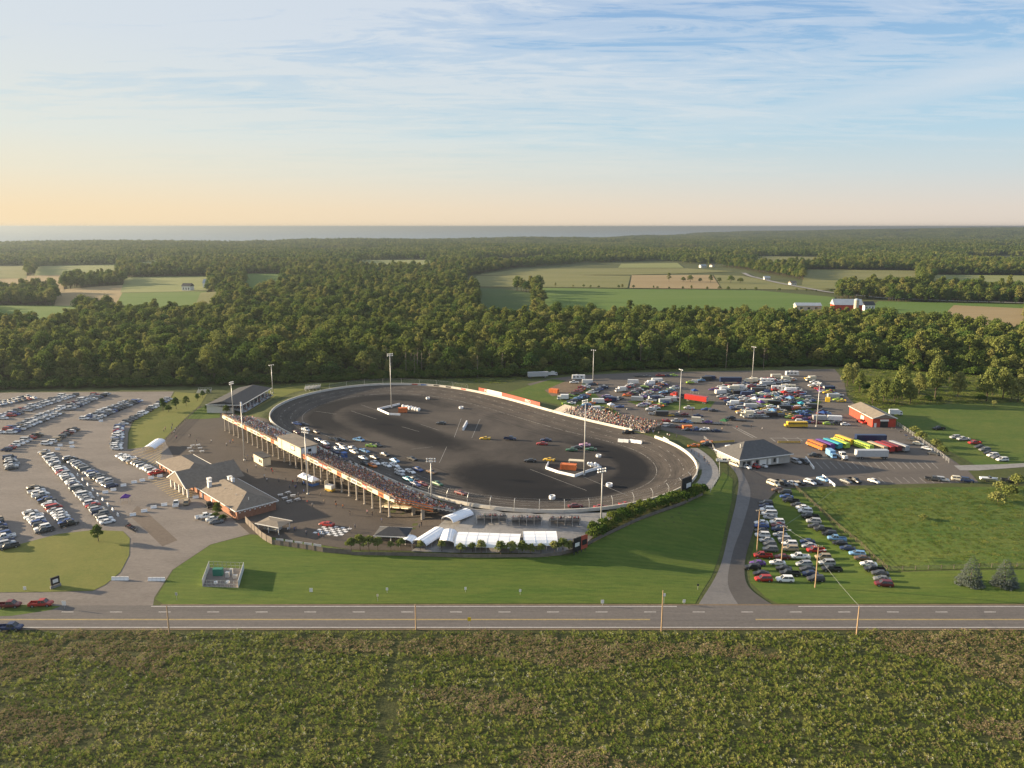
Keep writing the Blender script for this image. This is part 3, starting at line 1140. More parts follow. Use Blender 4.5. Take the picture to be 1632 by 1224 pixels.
def spruce_mesh(name, seed, h, r, material, n=2600):
    """drooping sprays arranged in uneven whorls with gaps between them"""
    rs = np.random.RandomState(seed)
    v, f = [], []
    tiers = 17
    lumps = rs.uniform(.78, 1.12, (tiers, 9))
    for i in range(n):
        q = 1 - math.sqrt(rs.rand())
        t = min(tiers - 1, int(q * tiers))
        a = rs.uniform(0, 6.28)
        R = (r * (1 - q) ** .75 + .1) * lumps[t, int(a / 6.2832 * 9) % 9]
        rr = R * rs.uniform(.55, 1.05) ** .6
        zq = (t + .5 + (rs.rand() - .5) * .75) / tiers
        z = h * (.03 + .95 * zq) - rr * .22
        d = np.array((math.cos(a), math.sin(a), -.28 + rs.normal() * .15)); s = np.array((-math.sin(a), math.cos(a), rs.normal() * .2))
        L = (.28 + .30 * (1 - q)) * rs.uniform(.6, 1.2)
        c = np.array((rr * math.cos(a), rr * math.sin(a), z))
        i0 = len(v)
        v += [c - d * L * .5, c + s * L * .32, c + d * L * .6, c - s * L * .32]
        f.append((i0, i0 + 1, i0 + 2, i0 + 3))
    me = bpy.data.meshes.new(name)
    me.from_pydata([tuple(p) for p in v], [], f)
    me.materials.append(material)
    return me


# kinds: (crown mesh, trunk mesh)
WOOD = []
for k, (h, r, lobes) in enumerate(((14.5, 5.2, 9), (13, 4.8, 8), (16, 5.6, 11), (12, 4.4, 7), (14, 5.8, 10), (16, 4.0, 9), (11.5, 5.0, 8), (17, 6.0, 12), (17.5, 3.4, 9), (10.5, 3.8, 6))):
    cm, L = crown_mesh('wood_crown', 20 + k, h * .18, h, r, 620 if k != 7 else 800, 1.2, lobes, (M_LEAF, M_LEAF, M_LEAF_C, M_LEAF, M_LEAF_B, M_LEAF_C, M_LEAF, M_LEAF, M_LEAF_C, M_LEAF_B)[k])
    WOOD.append((cm, trunk_mesh('wood_trunk', h * .8, .28, L, M_BARK)))


def joined(name, parts):
    """one mesh out of (mesh, matrix) pairs, materials kept"""
    mb = MB()
    mats = []
    for me, mx in parts:
        mo = []
        for m in me.materials:
            if m not in mats:
                mats.append(m)
            mo.append(mats.index(m))
        vs = [mx @ v.co for v in me.vertices] if mx is not None else [v.co for v in me.vertices]
        i0 = len(mb.v)
        mb.v.extend([tuple(v) for v in vs])
        for p in me.polygons:
            mb.f.append(tuple(i0 + q for q in p.vertices)); mb.m.append(mo[p.material_index])
    return mb.data(name, mats)


def source_collection(name, meshes):
    c = bpy.data.collections.new(name)
    for k, me in enumerate(meshes):
        o = bpy.data.objects.new('%s_%02d' % (name, k), me)
        c.objects.link(o)
    return c


def scatter(name, pts, coll, material_label=None):
    """pts: rows x, y, z, scale, rotation, index -> one object of geometry-node instances"""
    pts = np.asarray(pts, float)
    me = bpy.data.meshes.new(name)
    me.from_pydata(pts[:, :3].tolist(), [], [])
    for nm, k, ty in (('sc', 3, 'FLOAT'), ('rot', 4, 'FLOAT'), ('idx', 5, 'INT')):
        a = me.attributes.new(nm, ty, 'POINT')
        a.data.foreach_set('value', pts[:, k].astype(np.int32 if ty == 'INT' else np.float32))
    o = put(name, me)
    ng = bpy.data.node_groups.new(name + '_nodes', 'GeometryNodeTree')
    ng.interface.new_socket('Geometry', in_out='INPUT', socket_type='NodeSocketGeometry')
    ng.interface.new_socket('Geometry', in_out='OUTPUT', socket_type='NodeSocketGeometry')
    N, K = ng.nodes, ng.links
    gi, go = N.new('NodeGroupInput'), N.new('NodeGroupOutput')
    ci = N.new('GeometryNodeCollectionInfo')
    ci.inputs['Collection'].default_value = coll
    ci.inputs['Separate Children'].default_value = True
    ci.inputs['Reset Children'].default_value = True
    ip = N.new('GeometryNodeInstanceOnPoints')
    ip.inputs['Pick Instance'].default_value = True
    att = []
    for nm, ty in (('sc', 'FLOAT'), ('rot', 'FLOAT'), ('idx', 'INT')):
        a = N.new('GeometryNodeInputNamedAttribute')
        a.data_type = ty
        a.inputs['Name'].default_value = nm
        att.append(a.outputs[0])
    cx = N.new('ShaderNodeCombineXYZ')
    K.new(att[1], cx.inputs[2])
    K.new(gi.outputs[0], ip.inputs['Points'])
    K.new(ci.outputs[0], ip.inputs['Instance'])
    K.new(att[2], ip.inputs['Instance Index'])
    K.new(cx.outputs[0], ip.inputs['Rotation'])
    K.new(att[0], ip.inputs['Scale'])
    K.new(ip.outputs[0], go.inputs[0])
    md = o.modifiers.new('scatter', 'NODES')
    md.node_group = ng
    return stuff(o)


# ------------------------------------------------------------------ woods
EDGE = resample(catmull([P0(*p) for p in ((-500, 621), (-200, 620), (0, 618), (200, 615), (400, 611), (600, 604), (740, 600), (840, 598), (1000, 588), (1150, 584), (1300, 582), (1420, 588), (1632, 600), (1900, 602), (2200, 602))], 6, False), 160, False)


def wood_mask(x, y):
    """1 where trees stand"""
    ok = y > np.interp(x, EDGE[:, 0], EDGE[:, 1])
    for f in FIELDS:
        ok &= ~in_poly(x, y, f)
    return ok


def jitter_grid(y0, y1, step, seed, half=0.72):
    rs = np.random.RandomState(seed)
    ys = np.arange(y0, y1, step * .87)
    out = []
    for j, y in enumerate(ys):
        w_ = y * half + 40
        xs = np.arange(-w_, w_, step) + (j % 2) * step * .5
        out.append(np.c_[xs, np.full(len(xs), y)])
    p = np.vstack(out)
    return p + rs.uniform(-.42, .42, p.shape) * step


def build_woods():
    rs = np.random.RandomState(5)
    a = jitter_grid(455, 1050, 6.6, 1)
    b = jitter_grid(1050, 1900, 9.0, 2)
    p = np.vstack([a, b])
    p = p[wood_mask(p[:, 0], p[:, 1])]
    # a few gaps
    g = np.sin(p[:, 0] / 47 + 1) * np.sin(p[:, 1] / 39) + .6 * np.sin(p[:, 0] / 19 + p[:, 1] / 23)
    keep = ~((g > 1.15) & (rs.rand(len(p)) < .6) & (p[:, 1] > 560))
    p = p[keep]
    n = len(p)
    edge_y = np.interp(p[:, 0], EDGE[:, 0], EDGE[:, 1])
    depth = p[:, 1] - edge_y
    sc = rs.choice([.72, .85, .95, 1.0, 1.1, 1.3], n) * rs.uniform(.9, 1.1, n) * np.where(depth < 14, rs.uniform(.55, .9, n), 1.0)
    sc *= np.where(p[:, 1] > 1050, 1.12, 1.0)
    rot = rs.uniform(0, 6.28, n)
    idx = rs.randint(0, len(WOOD), n)
    z = height(p[:, 0], p[:, 1])
    # the trees that show largest: the front of the woods, inside the picture
    vis = (np.abs(p[:, 0]) < p[:, 1] * .665) & (depth > 3) & (depth < 45)
    order = np.argsort(np.where(vis, depth + rs.uniform(0, 10, n), 1e9))[:290]
    single = np.zeros(n, bool); single[order] = True
    for i in order:
        x = p[i, 0]
        if x < -170:
            wh = 'behind the gravel parking lot'
        elif x < -70:
            wh = 'behind the covered grandstand and the far bleachers'
        elif x < 45:
            wh = 'behind the far turn of the track'
        elif x < 190:
            wh = 'behind the crowded pit lot'
        else:
            wh = 'beyond the scrubby meadow'
        t = thing('broadleaf_tree', 'broadleaf tree at the front of the woods ' + wh, 'tree',
                  (p[i, 0], p[i, 1], z[i]), rot[i], 'trees of the woods edge ' + wh)
        t.scale = (sc[i],) * 3
        put('crown', WOOD[idx[i]][0], t)
        put('trunk', WOOD[idx[i]][1], t)
    coll = source_collection('woods_source', [joined('wood_tree', [(c, None), (t, None)]) for c, t in WOOD])
    q = ~single
    scatter('woods', np.c_[p[q], z[q], sc[q], rot[q], idx[q]], coll)
    # far country in patches of small crowns
    patches = []
    for k in range(5):
        r2 = np.random.RandomState(80 + k)
        parts = []
        for i in range(34):
            s = r2.uniform(.75, 1.2)
            mx = Matrix.Translation((r2.uniform(-36, 36), r2.uniform(-36, 36), r2.uniform(-3, 1))) @ Matrix.Rotation(r2.uniform(0, 6.28), 4, 'Z') @ Matrix.Scale(s, 4)
            parts.append((FARCROWN[i % len(FARCROWN)], mx))
        patches.append(joined('far_patch', parts))
    c2 = source_collection('far_source', patches)
    c = np.vstack([jitter_grid(1900, 3600, 58, 3), jitter_grid(3600, 9800, 74, 4)])
    c = c[wood_mask(c[:, 0], c[:, 1])]
    zz = height(c[:, 0], c[:, 1])
    far = smooth(1900, 2600, c[:, 1])
    clear = np.sin(c[:, 0] / 240 + 2) * np.sin(c[:, 1] / 330 + .7) + .5 * np.sin(c[:, 0] / 110 - c[:, 1] / 190)
    k = (zz > -42) & ~(clear > .85)
    c, zz = c[k], zz[k]
    m = len(c)
    scatter('distant_woods', np.c_[c, zz, rs.uniform(.9, 1.15, m), rs.uniform(0, 6.28, m), rs.randint(0, 5, m)], c2)


FARCROWN = []
for k in range(5):
    FARCROWN.append(crown_mesh('far_crown', 60 + k, 2, 15 + k, 5.6, 60, 4.0, 5, M_LEAF)[0])
build_woods()

# ------------------------------------------------------------------ haze
def build_haze():
    mb = MB()
    mb.box((0, 0, -95), (130000, 130000, 95 + CAM_H + 8))
    m = bpy.data.materials.new('haze_air')
    m.use_nodes = True
    w = NT(m.node_tree)
    out = w.n('ShaderNodeOutputMaterial')
    v = w.n('ShaderNodeVolumePrincipled')
    v.inputs['Color'].default_value = (.26, .305, .355, 1)
    v.inputs['Density'].default_value = HAZE
    v.inputs['Anisotropy'].default_value = 0.42
    w.l(v.outputs[0], out.inputs['Volume'])
    o = stuff(mb.build('haze', m))
    o.display_type = 'WIRE'
    return o


HAZE = 0.000105
build_haze()
# ------------------------------------------------------------------ speedway fixtures
M_WALL = mat('painted_concrete_wall', (.56, .52, .45), .8, .12, .5, bump=.1)
M_BARRIER = mat('white_plastic', (.78, .78, .77), .5, .08, .7)
M_STEEL = mat('galvanised_steel', (.46, .46, .45), .45, .1, 1.0, metal=.3)
M_ALU = mat('aluminium_plank', (.50, .51, .52), .4, .12, .6, metal=.25)
M_CREAM = mat('cream_panel', (.66, .58, .42), .7, .12, .4)
M_CONCOL = mat('concrete_column', (.42, .37, .31), .85, .15, .8)
M_DARKSTEEL = mat('dark_steel', (.05, .05, .055), .6)
M_WOODBEAM = mat('wood_beam', (.30, .22, .13), .8, .25, .8)
M_ORANGE = mat('orange_steel', (.62, .17, .05), .6, .2, .6)
M_BLACK = mat('black_panel', (.02, .02, .022), .6)
M_RED = mat('red_panel', (.42, .085, .055), .6, .15, .5)
M_BLUE = mat('blue_panel', (.05, .13, .36), .6)
M_LAMP = mat('lamp_housing', (.72, .72, .72), .4)
M_GLASSD = mat('dark_window', (.03, .035, .04), .15, spec=.6)
M_SHINGLE = mat('asphalt_shingle', (.175, .145, .115), .9, .18, .9, bump=.3, bscale=6)
M_SHINGLE_D = mat('charcoal_shingle', (.045, .047, .053), .9, .15, .9, bump=.3, bscale=6)
M_BRICK = mat('red_brick', (.30, .145, .09), .9, .2, 1.2, bump=.3, bscale=10)
M_TRIM = mat('white_trim', (.72, .70, .66), .6, .05)
M_TENT = mat('white_tent_fabric', (.80, .81, .83), .6, .05, .4)
M_BARN = mat('red_barn_siding', (.42, .055, .03), .7, .15, .5)
M_SIDING = mat('pale_siding', (.60, .57, .50), .7, .08, .5)
M_FENCEW = mat('weathered_fence', (.16, .135, .115), .9, .25, .8)
M_POLE = mat('wood_pole', (.36, .25, .15), .9, .25, .8)
M_PAINT = mat_paint('object_paint')
M_MATTE = mat_paint('object_matte', rough=.8, spec=.2)

# outer wall: closed apart from the pit gate
def outer_wall():
    root = thing('concrete_wall', 'long white concrete wall curving round the whole oval track', 'wall', (*OCEN, 0))
    gate = np.array(PT(1046, 688)[:2])
    gi = int(((OVAL - gate) ** 2).sum(1).argmin())
    def seg(i0, n, m, name='wall_run'):
        mb = MB()
        prof = ((-.28, 0), (-.2, 1.15), (.2, 1.15), (.28, 0))
        ring = []
        for k in range(n + 1):
            i = (i0 + k) % NOV
            ring.append([(OVAL[i, 0] - OCEN[0] + ONORM[i, 0] * a, OVAL[i, 1] - OCEN[1] + ONORM[i, 1] * a, RIM + z) for a, z in prof])
        for k in range(n):
            for j in range(3):
                mb.face([ring[k][j], ring[k + 1][j], ring[k + 1][j + 1], ring[k][j + 1]])
        for r in (ring[0], ring[-1]):
            mb.face(r)
        return mb.build(name, m, root)
    # runs of four survey steps, each a cast piece with a hairline joint
    i = gi + 3
    end = gi + NOV - 2
    while i < end:
        n = min(4, end - i)
        seg(i, n, M_WALL, 'wall_section')
        i += n
    return root, gi


WALL, GATE_I = outer_wall()


def near_index(u, v):
    p = np.array(PT(u, v)[:2])
    return int(((OVAL - p) ** 2).sum(1).argmin())


# banners over the back stretch wall, parts of the wall
def text_mesh(txt, size, material, extrude=0.01):
    cu = bpy.data.curves.new('letters', 'FONT')
    cu.body = txt
    cu.size = size
    cu.align_x = 'CENTER'
    cu.align_y = 'CENTER'
    cu.extrude = extrude
    o = bpy.data.objects.new('tmp_text', cu)
    COL.objects.link(o)
    dg = bpy.context.evaluated_depsgraph_get()
    me = bpy.data.meshes.new_from_object(o.evaluated_get(dg))
    bpy.data.objects.remove(o)
    me.materials.clear()
    me.materials.append(material)
    return me


BANNERS = [((770, 620), (789, 628), M_RED), ((790, 622), (803, 632), M_TRIM), ((804, 628), (815, 635), M_RED), ((816, 630), (833, 640), M_RED), ((835, 634), (846, 642), M_CREAM),
           ((848, 636), (863, 646), M_RED)]
for k, (a, b, m) in enumerate(BANNERS):
    p, q = PT(a[0], a[1] + 6), PT(b[0], b[1] + 4)
    i0, i1 = near_index(a[0], a[1] + 5), near_index(b[0], b[1] + 3)
    w0, w1 = Vector((*OVAL[i0], 0)), Vector((*OVAL[i1], 0))
    n = Vector((*ONORM[i0], 0)) * .6
    mb = MB()
    c0, c1 = w0 + n - Vector((*OCEN, 0)), w1 + n - Vector((*OCEN, 0))
    mb.prism([(c0.x, c0.y), (c1.x, c1.y), (c1.x + n.x * .2, c1.y + n.y * .2), (c0.x + n.x * .2, c0.y + n.y * .2)], RIM + .6, RIM + 3.0)
    bo = mb.build('banner', m, WALL)
    # block lettering on the track side
    d = (c1 - c0)
    ang = math.atan2(d.y, d.x)
    word = 'PRO' if k in (0, 5) else None
    if word:
        tm = text_mesh(word, 2.4, M_TRIM if m is M_RED else M_RED, .03)
        tx = bpy.data.objects.new('letters', tm)
        COL.objects.link(tx)
        tx.parent = bo
        mid = (c0 + c1) / 2 - Vector((*ONORM[i0], 0)) * .06
        tx.location = (mid.x, mid.y, RIM + 1.8)
        tx.rotation_euler = (math.pi / 2, 0, ang if math.cos(ang) > 0 else ang + math.pi)

# red and blue painted blocks on the wall face further round
for u, m in ((672, M_RED), (690, M_BLUE), (714, M_BLACK), (727, M_BLACK), (748, M_RED)):
    i = near_index(u, 613 + max(0, (u - 700) * .17))
    c = OVAL[i] - ONORM[i] * .30 - OCEN
    t = np.array((-ONORM[i, 1], ONORM[i, 0]))
    mb = MB()
    L = 3.6
    a, b = c - t * L / 2, c + t * L / 2
    mb.bar((a[0], a[1], RIM + .62), (b[0], b[1], RIM + .62), .06, .7)
    mb.build('painted_sign', m, WALL)

# catch fences
def catch_fence(i0, i1, step, h, label, post_r=.09):
    root = thing('catch_fence', label, 'fence', (*OVAL[i0 % NOV], RIM))
    o = np.array(OVAL[i0 % NOV])
    prev = None
    i = i0
    while i <= i1:
        k = i % NOV
        p = OVAL[k] + ONORM[k] * .45 - o
        inw = -ONORM[k]
        mb = MB()
        pts = [(p[0], p[1], 0.2), (p[0], p[1], h * .7), (p[0] + inw[0] * .5, p[1] + inw[1] * .5, h * .88), (p[0] + inw[0] * 1.2, p[1] + inw[1] * 1.2, h)]
        for a, b in zip(pts, pts[1:]):
            mb.tube(a, b, post_r, n=5)
        mb.build('post', M_STEEL, root)
        if prev:
            mc = MB()
            for z, s in ((.35, 0), (.55, 0), (.72, 0), (.88, .5), (1.0, 1.2)):
                q0 = (prev[0][0] + prev[1][0] * s, prev[0][1] + prev[1][1] * s, h * min(z, 1))
                q1 = (p[0] + inw[0] * s, p[1] + inw[1] * s, h * min(z, 1))
                mc.tube(q0, q1, .018, n=3, caps=False)
            mc.build('cable_run', M_STEEL, root)
        prev = (p, inw)
        i += step
    return root


_ia, _ib = near_index(690, 778), near_index(1117, 752)
_lo, _hi = sorted((_ia, _ib))
# go the short way round
if (_hi - _lo) > NOV / 2:
    _lo, _hi = _hi, _lo + NOV
catch_fence(_lo, _hi, 3, 4.4, 'steel catch fence with bent posts along the near turn wall')
_ia, _ib = near_index(500, 621), near_index(765, 625)
_lo, _hi = sorted((_ia, _ib))
if (_hi - _lo) > NOV / 2:
    _lo, _hi = _hi, _lo + NOV
catch_fence(_lo, _hi, 4, 4.0, 'steel catch fence along the far turn wall by the woods', .07)

# ------------------------------------------------------------------ light poles
def light_pole(base, top_v, label, kind='bank', r=.28):
    h = top_z(base, top_v) - base[2]
    t = thing('light_pole', label, 'light pole', base)
    mb = MB()
    mb.tube((0, 0, -.2), (0, 0, h), r, r * .45, 8)
    mb.tube((0, 0, 0), (0, 0, .5), r * 1.7, r * 1.7, 8)
    mb.build('pole', M_STEEL, t, smooth_=True)
    yaw = math.atan2(OCEN[1] - base[1], OCEN[0] - base[0]) + math.pi / 2
    rows = 2 if kind == 'bank' else 1
    n = 4 if kind == 'bank' else 3
    mb = MB()
    for k in range(rows):
        mb.bar((-1.5, 0, h - .3 - k * .9), (1.5, 0, h - .3 - k * .9), .12)
    mb.build('crossarm', M_STEEL, t, rz=yaw)
    for k in range(rows):
        for j in range(n):
            x = -1.35 + 2.7 * j / (n - 1)
            mb = MB()
            mb.tube((0, .05, 0), (0, -.38, -.12), .20, .30, 8)
            o = mb.build('lamp', M_LAMP, t, rz=yaw)
            o.location = (x * math.cos(yaw), x * math.sin(yaw), h - .3 - k * .9)
    return t


for (u, v, tv, lab, kind) in (
        (624, 650, 563, 'tall light pole in the far infield island beside the sandbag pile', 'bank'),
        (931, 757, 637, 'tall light pole in the near infield island beside the orange dumpster', 'bank'),
        (372, 662, 608, 'light pole standing beside the covered grandstand roof', 'bank'),
        (390, 734, 641, 'light pole behind the far end of the long grandstand', 'bank'),
        (491, 788, 684, 'light pole behind the grandstand next to the white vendor tent', 'bank'),
        (688, 803, 730, 'light pole rising at the near end of the grandstand', 'bank'),
        (958, 834, 746, 'light pole on the concrete pad by the near turn hedge', 'bank'),
        (435, 627, 581, 'slim light pole on the grass behind the covered grandstand', 'single'),
        (945, 611, 557, 'slim light pole beside the white trailers at the woods edge', 'single'),
        (1083, 657, 588, 'light pole in the pit lot beside the red hauler', 'single'),
        (1199, 601, 552, 'light pole at the far side of the pit lot under the trees', 'single'),
        (1301, 680, 609, 'light pole in the pit lot beyond the yellow school bus', 'single')):
    light_pole(PT(u, v), tv, lab, kind)

# ------------------------------------------------------------------ infield islands
def barrier_run(px, label, h=.95, wid=.55, seg=2.6, name='barrier_row'):
    pts = [PT(*p) for p in px]
    root = thing(name, label, 'barrier', pts[0])
    for a, b in zip(pts, pts[1:]):
        L = (b - a).length
        n = max(1, round(L / seg))
        for k in range(n):
            p = a + (b - a) * (k / n) + (b - a).normalized() * .04
            q = a + (b - a) * ((k + 1) / n) - (b - a).normalized() * .04
            mb = MB()
            d = (q - p)
            mb.box((0, 0, 0), (d.length, wid, h), 0, taper=(1, .55))
            o = mb.build('barrier_block', M_BARRIER, root)
            o.location = (p + q) / 2 - pts[0]
            o.rotation_euler = (0, 0, math.atan2(d.y, d.x))
    return root


barrier_run([(637, 645), (602, 653), (620, 661), (638, 662)], 'bent row of white barriers around the far infield light pole')
barrier_run([(874, 739), (870, 747), (890, 754), (916, 760), (938, 752), (958, 746)], 'bent row of white barriers around the near infield light pole')


def container(loc, size, rz, m, label, name='dumpster', cat='dumpster', ribs=6):
    t = thing(name, label, cat, loc, rz)
    mb = MB()
    L, W, H = size
    mb.box((0, 0, .1), (L, W, H - .1), taper=(1.03, 1.03))
    body = mb.build('box', m, t)
    mb = MB()
    for k in range(ribs):
        x = -L / 2 + (k + .5) * L / ribs
        for s in (-1, 1):
            mb.box((x, s * (W / 2 + .05), .15), (.14, .12, H - .3))
    mb.build('ribs', m, t)
    mb = MB()
    for s in (-1, 1):
        mb.bar((-L / 2 - .05, s * W / 2, H), (L / 2 + .05, s * W / 2, H), .16)
        mb.bar((s * L / 2, -W / 2 - .05, H), (s * L / 2, W / 2 + .05, H), .16)
    mb.build('top_rail', m, t)
    return t


container(PT(642, 657), (4.6, 2.4, 2.4), rad(8), M_ORANGE, 'orange steel box on the far infield island', ribs=5)
container(PT(906, 748), (6.2, 2.5, 2.2), rad(-14), M_ORANGE, 'orange roll-off dumpster on the near infield island')
container(PT(883, 626), (5.5, 2.4, 2.3), rad(-30), M_ORANGE, 'orange roll-off dumpster on the dirt by the back stretch')


def sacks(px, label, n, seed, sz=1.7):
    rs = random.Random(seed)
    a, b = PT(*px[0]), PT(*px[1])
    t = thing('sandbag_pile', label, 'sandbags', (a + b) / 2)
    for k in range(n):
        f = (k // 2 + .5) / (n / 2)
        p = a + (b - a) * f - (a + b) / 2
        mb = MB()
        s = sz * rs.uniform(.8, 1.1)
        for zz, r0, r1 in ((0, .42, .52), (s * .35, .52, .50), (s * .6, .50, .28)):
            mb.tube((0, 0, zz), (0, 0, zz + s * .33), s * r0, s * r1, 7)
        o = mb.build('sandbag', M_BARRIER, t, smooth_=True)
        o.location = (p.x + rs.uniform(-.3, .3), p.y + (k % 2) * 1.6 - .8, 0)
        o.rotation_euler = (0, 0, rs.uniform(0, 3))


sacks([(640, 649), (669, 655)], 'white sandbag pile behind the orange box in the far infield', 14, 1)
sacks([(935, 741), (956, 745)], 'white sandbag pile beside the near infield light pole', 8, 2, 1.4)
_t = thing('flat_canopy', 'cream flat canopy behind the near infield dumpster', 'canopy', PT(919, 743), rad(-12))
_m = MB(); _m.box((0, 0, 2.3), (6.5, 2.6, .25)); _m.build('roof_panel', M_CREAM, _t)
for _x in (-3, 3):
    for _y in (-1.1, 1.1):
        _m = MB(); _m.tube((_x, _y, 0), (_x, _y, 2.3), .06, n=6); _m.build('leg', M_STEEL, _t)

# tyres of the island corners, marker drums and cushions on the asphalt
def white_tyre(u, v, label, r=.75, h=.8):
    mb = MB()
    n = 12
    ring = ((r * .55, h * .1), (r, h * .02), (r * 1.05, h * .5), (r, h * .98), (r * .55, h * .9))
    for k in range(n):
        for (r0, z0), (r1, z1) in zip(ring, ring[1:]):
            a, b = 2 * math.pi * k / n, 2 * math.pi * (k + 1) / n
            mb.face([(r0 * math.cos(a), r0 * math.sin(a), z0), (r0 * math.cos(b), r0 * math.sin(b), z0), (r1 * math.cos(b), r1 * math.sin(b), z1), (r1 * math.cos(a), r1 * math.sin(a), z1)])
    o = mb.build('marker_drum', M_BARRIER, None, PT(u, v), smooth_=True)
    tag(o, label, 'marker')


white_tyre(682, 636, 'white round marker alone in the far turn', 1.1, 1.1)
white_tyre(735, 651, 'white round marker near the top of the infield stretch', 1.2, 1.1)
white_tyre(954, 728, 'white round marker lying beyond the near infield light pole', 1.1, 1.0)
white_tyre(971, 775, 'white round marker in the near turn right of the light pole', 1.2, 1.2)
white_tyre(880, 795, 'white round marker on the dark near straight', 1.1, 1.3)
barrier_run([(985, 704), (1002, 705)], 'left pair of white barrels on the back turn apron', 1.3, 1.2, 3.2)
barrier_run([(1004, 704.5), (1023, 707)], 'right pair of white barrels on the back turn apron', 1.3, 1.2, 3.2)
barrier_run([(738, 686), (744, 675)], 'short white barrier standing in the middle of the infield', 1.6, 1.0, 5)

# ------------------------------------------------------------------ main grandstand
GA = np.array((0.661, -0.750)); GA /= np.linalg.norm(GA)
GN = np.array((-GA[1] * -1, GA[0] * -1)); GN = np.array((GA[1], -GA[0]))
if GN @ STAND_N < 0:
    GN = -GN
_wl, _wr = np.array(P0(450, 686, RIM + .6)), np.array(P0(640, 773, RIM + .6))
GA = (_wr - _wl) / np.linalg.norm(_wr - _wl)
GN = np.array((GA[1], -GA[0]))
if GN @ STAND_N < 0:
    GN = -GN
GO = _wl.copy()
GROT = math.atan2(GA[1], GA[0])


def GW(s, n, z=0.0):
    p = GO + GA * s + GN * n
    return Vector((p[0], p[1], z))


def gcoord(u, v, z=0.0):
    d = np.array(P0(u, v, z)) - GO
    return float(d @ GA), float(d @ GN)


S0, S1, NB = -28.5, 122.0, 16.6        # ends and back line of the columns
NF, ZF, ZB, ROWS = 2.6, 4.3, 7.4, 15


def local_box(mb, s0, s1, n0, n1, z0, z1, mi=0):
    """box in grandstand coordinates (s along the stretch, n away from the track)"""
    mb.mesh([(s0, n0, z0), (s1, n0, z0), (s1, n1, z0), (s0, n1, z0), (s0, n0, z1), (s1, n0, z1), (s1, n1, z1), (s0, n1, z1)],
            [(3, 2, 1, 0), (4, 5, 6, 7), (0, 1, 5, 4), (1, 2, 6, 5), (2, 3, 7, 6), (3, 0, 4, 7)], mi)


_det = GA[0] * GN[1] - GA[1] * GN[0]
FLIP = -1.0 if _det < 0 else 1.0


def gput(mb, name, m, parent, lvl=None):
    """grandstand-local mesh -> object (y flipped when the frame is left handed)"""
    if FLIP < 0:
        mb.v = [(a, -b, c) for a, b, c in mb.v]
        mb.f = [tuple(reversed(f)) for f in mb.f]
    return mb.build(name, m, parent)


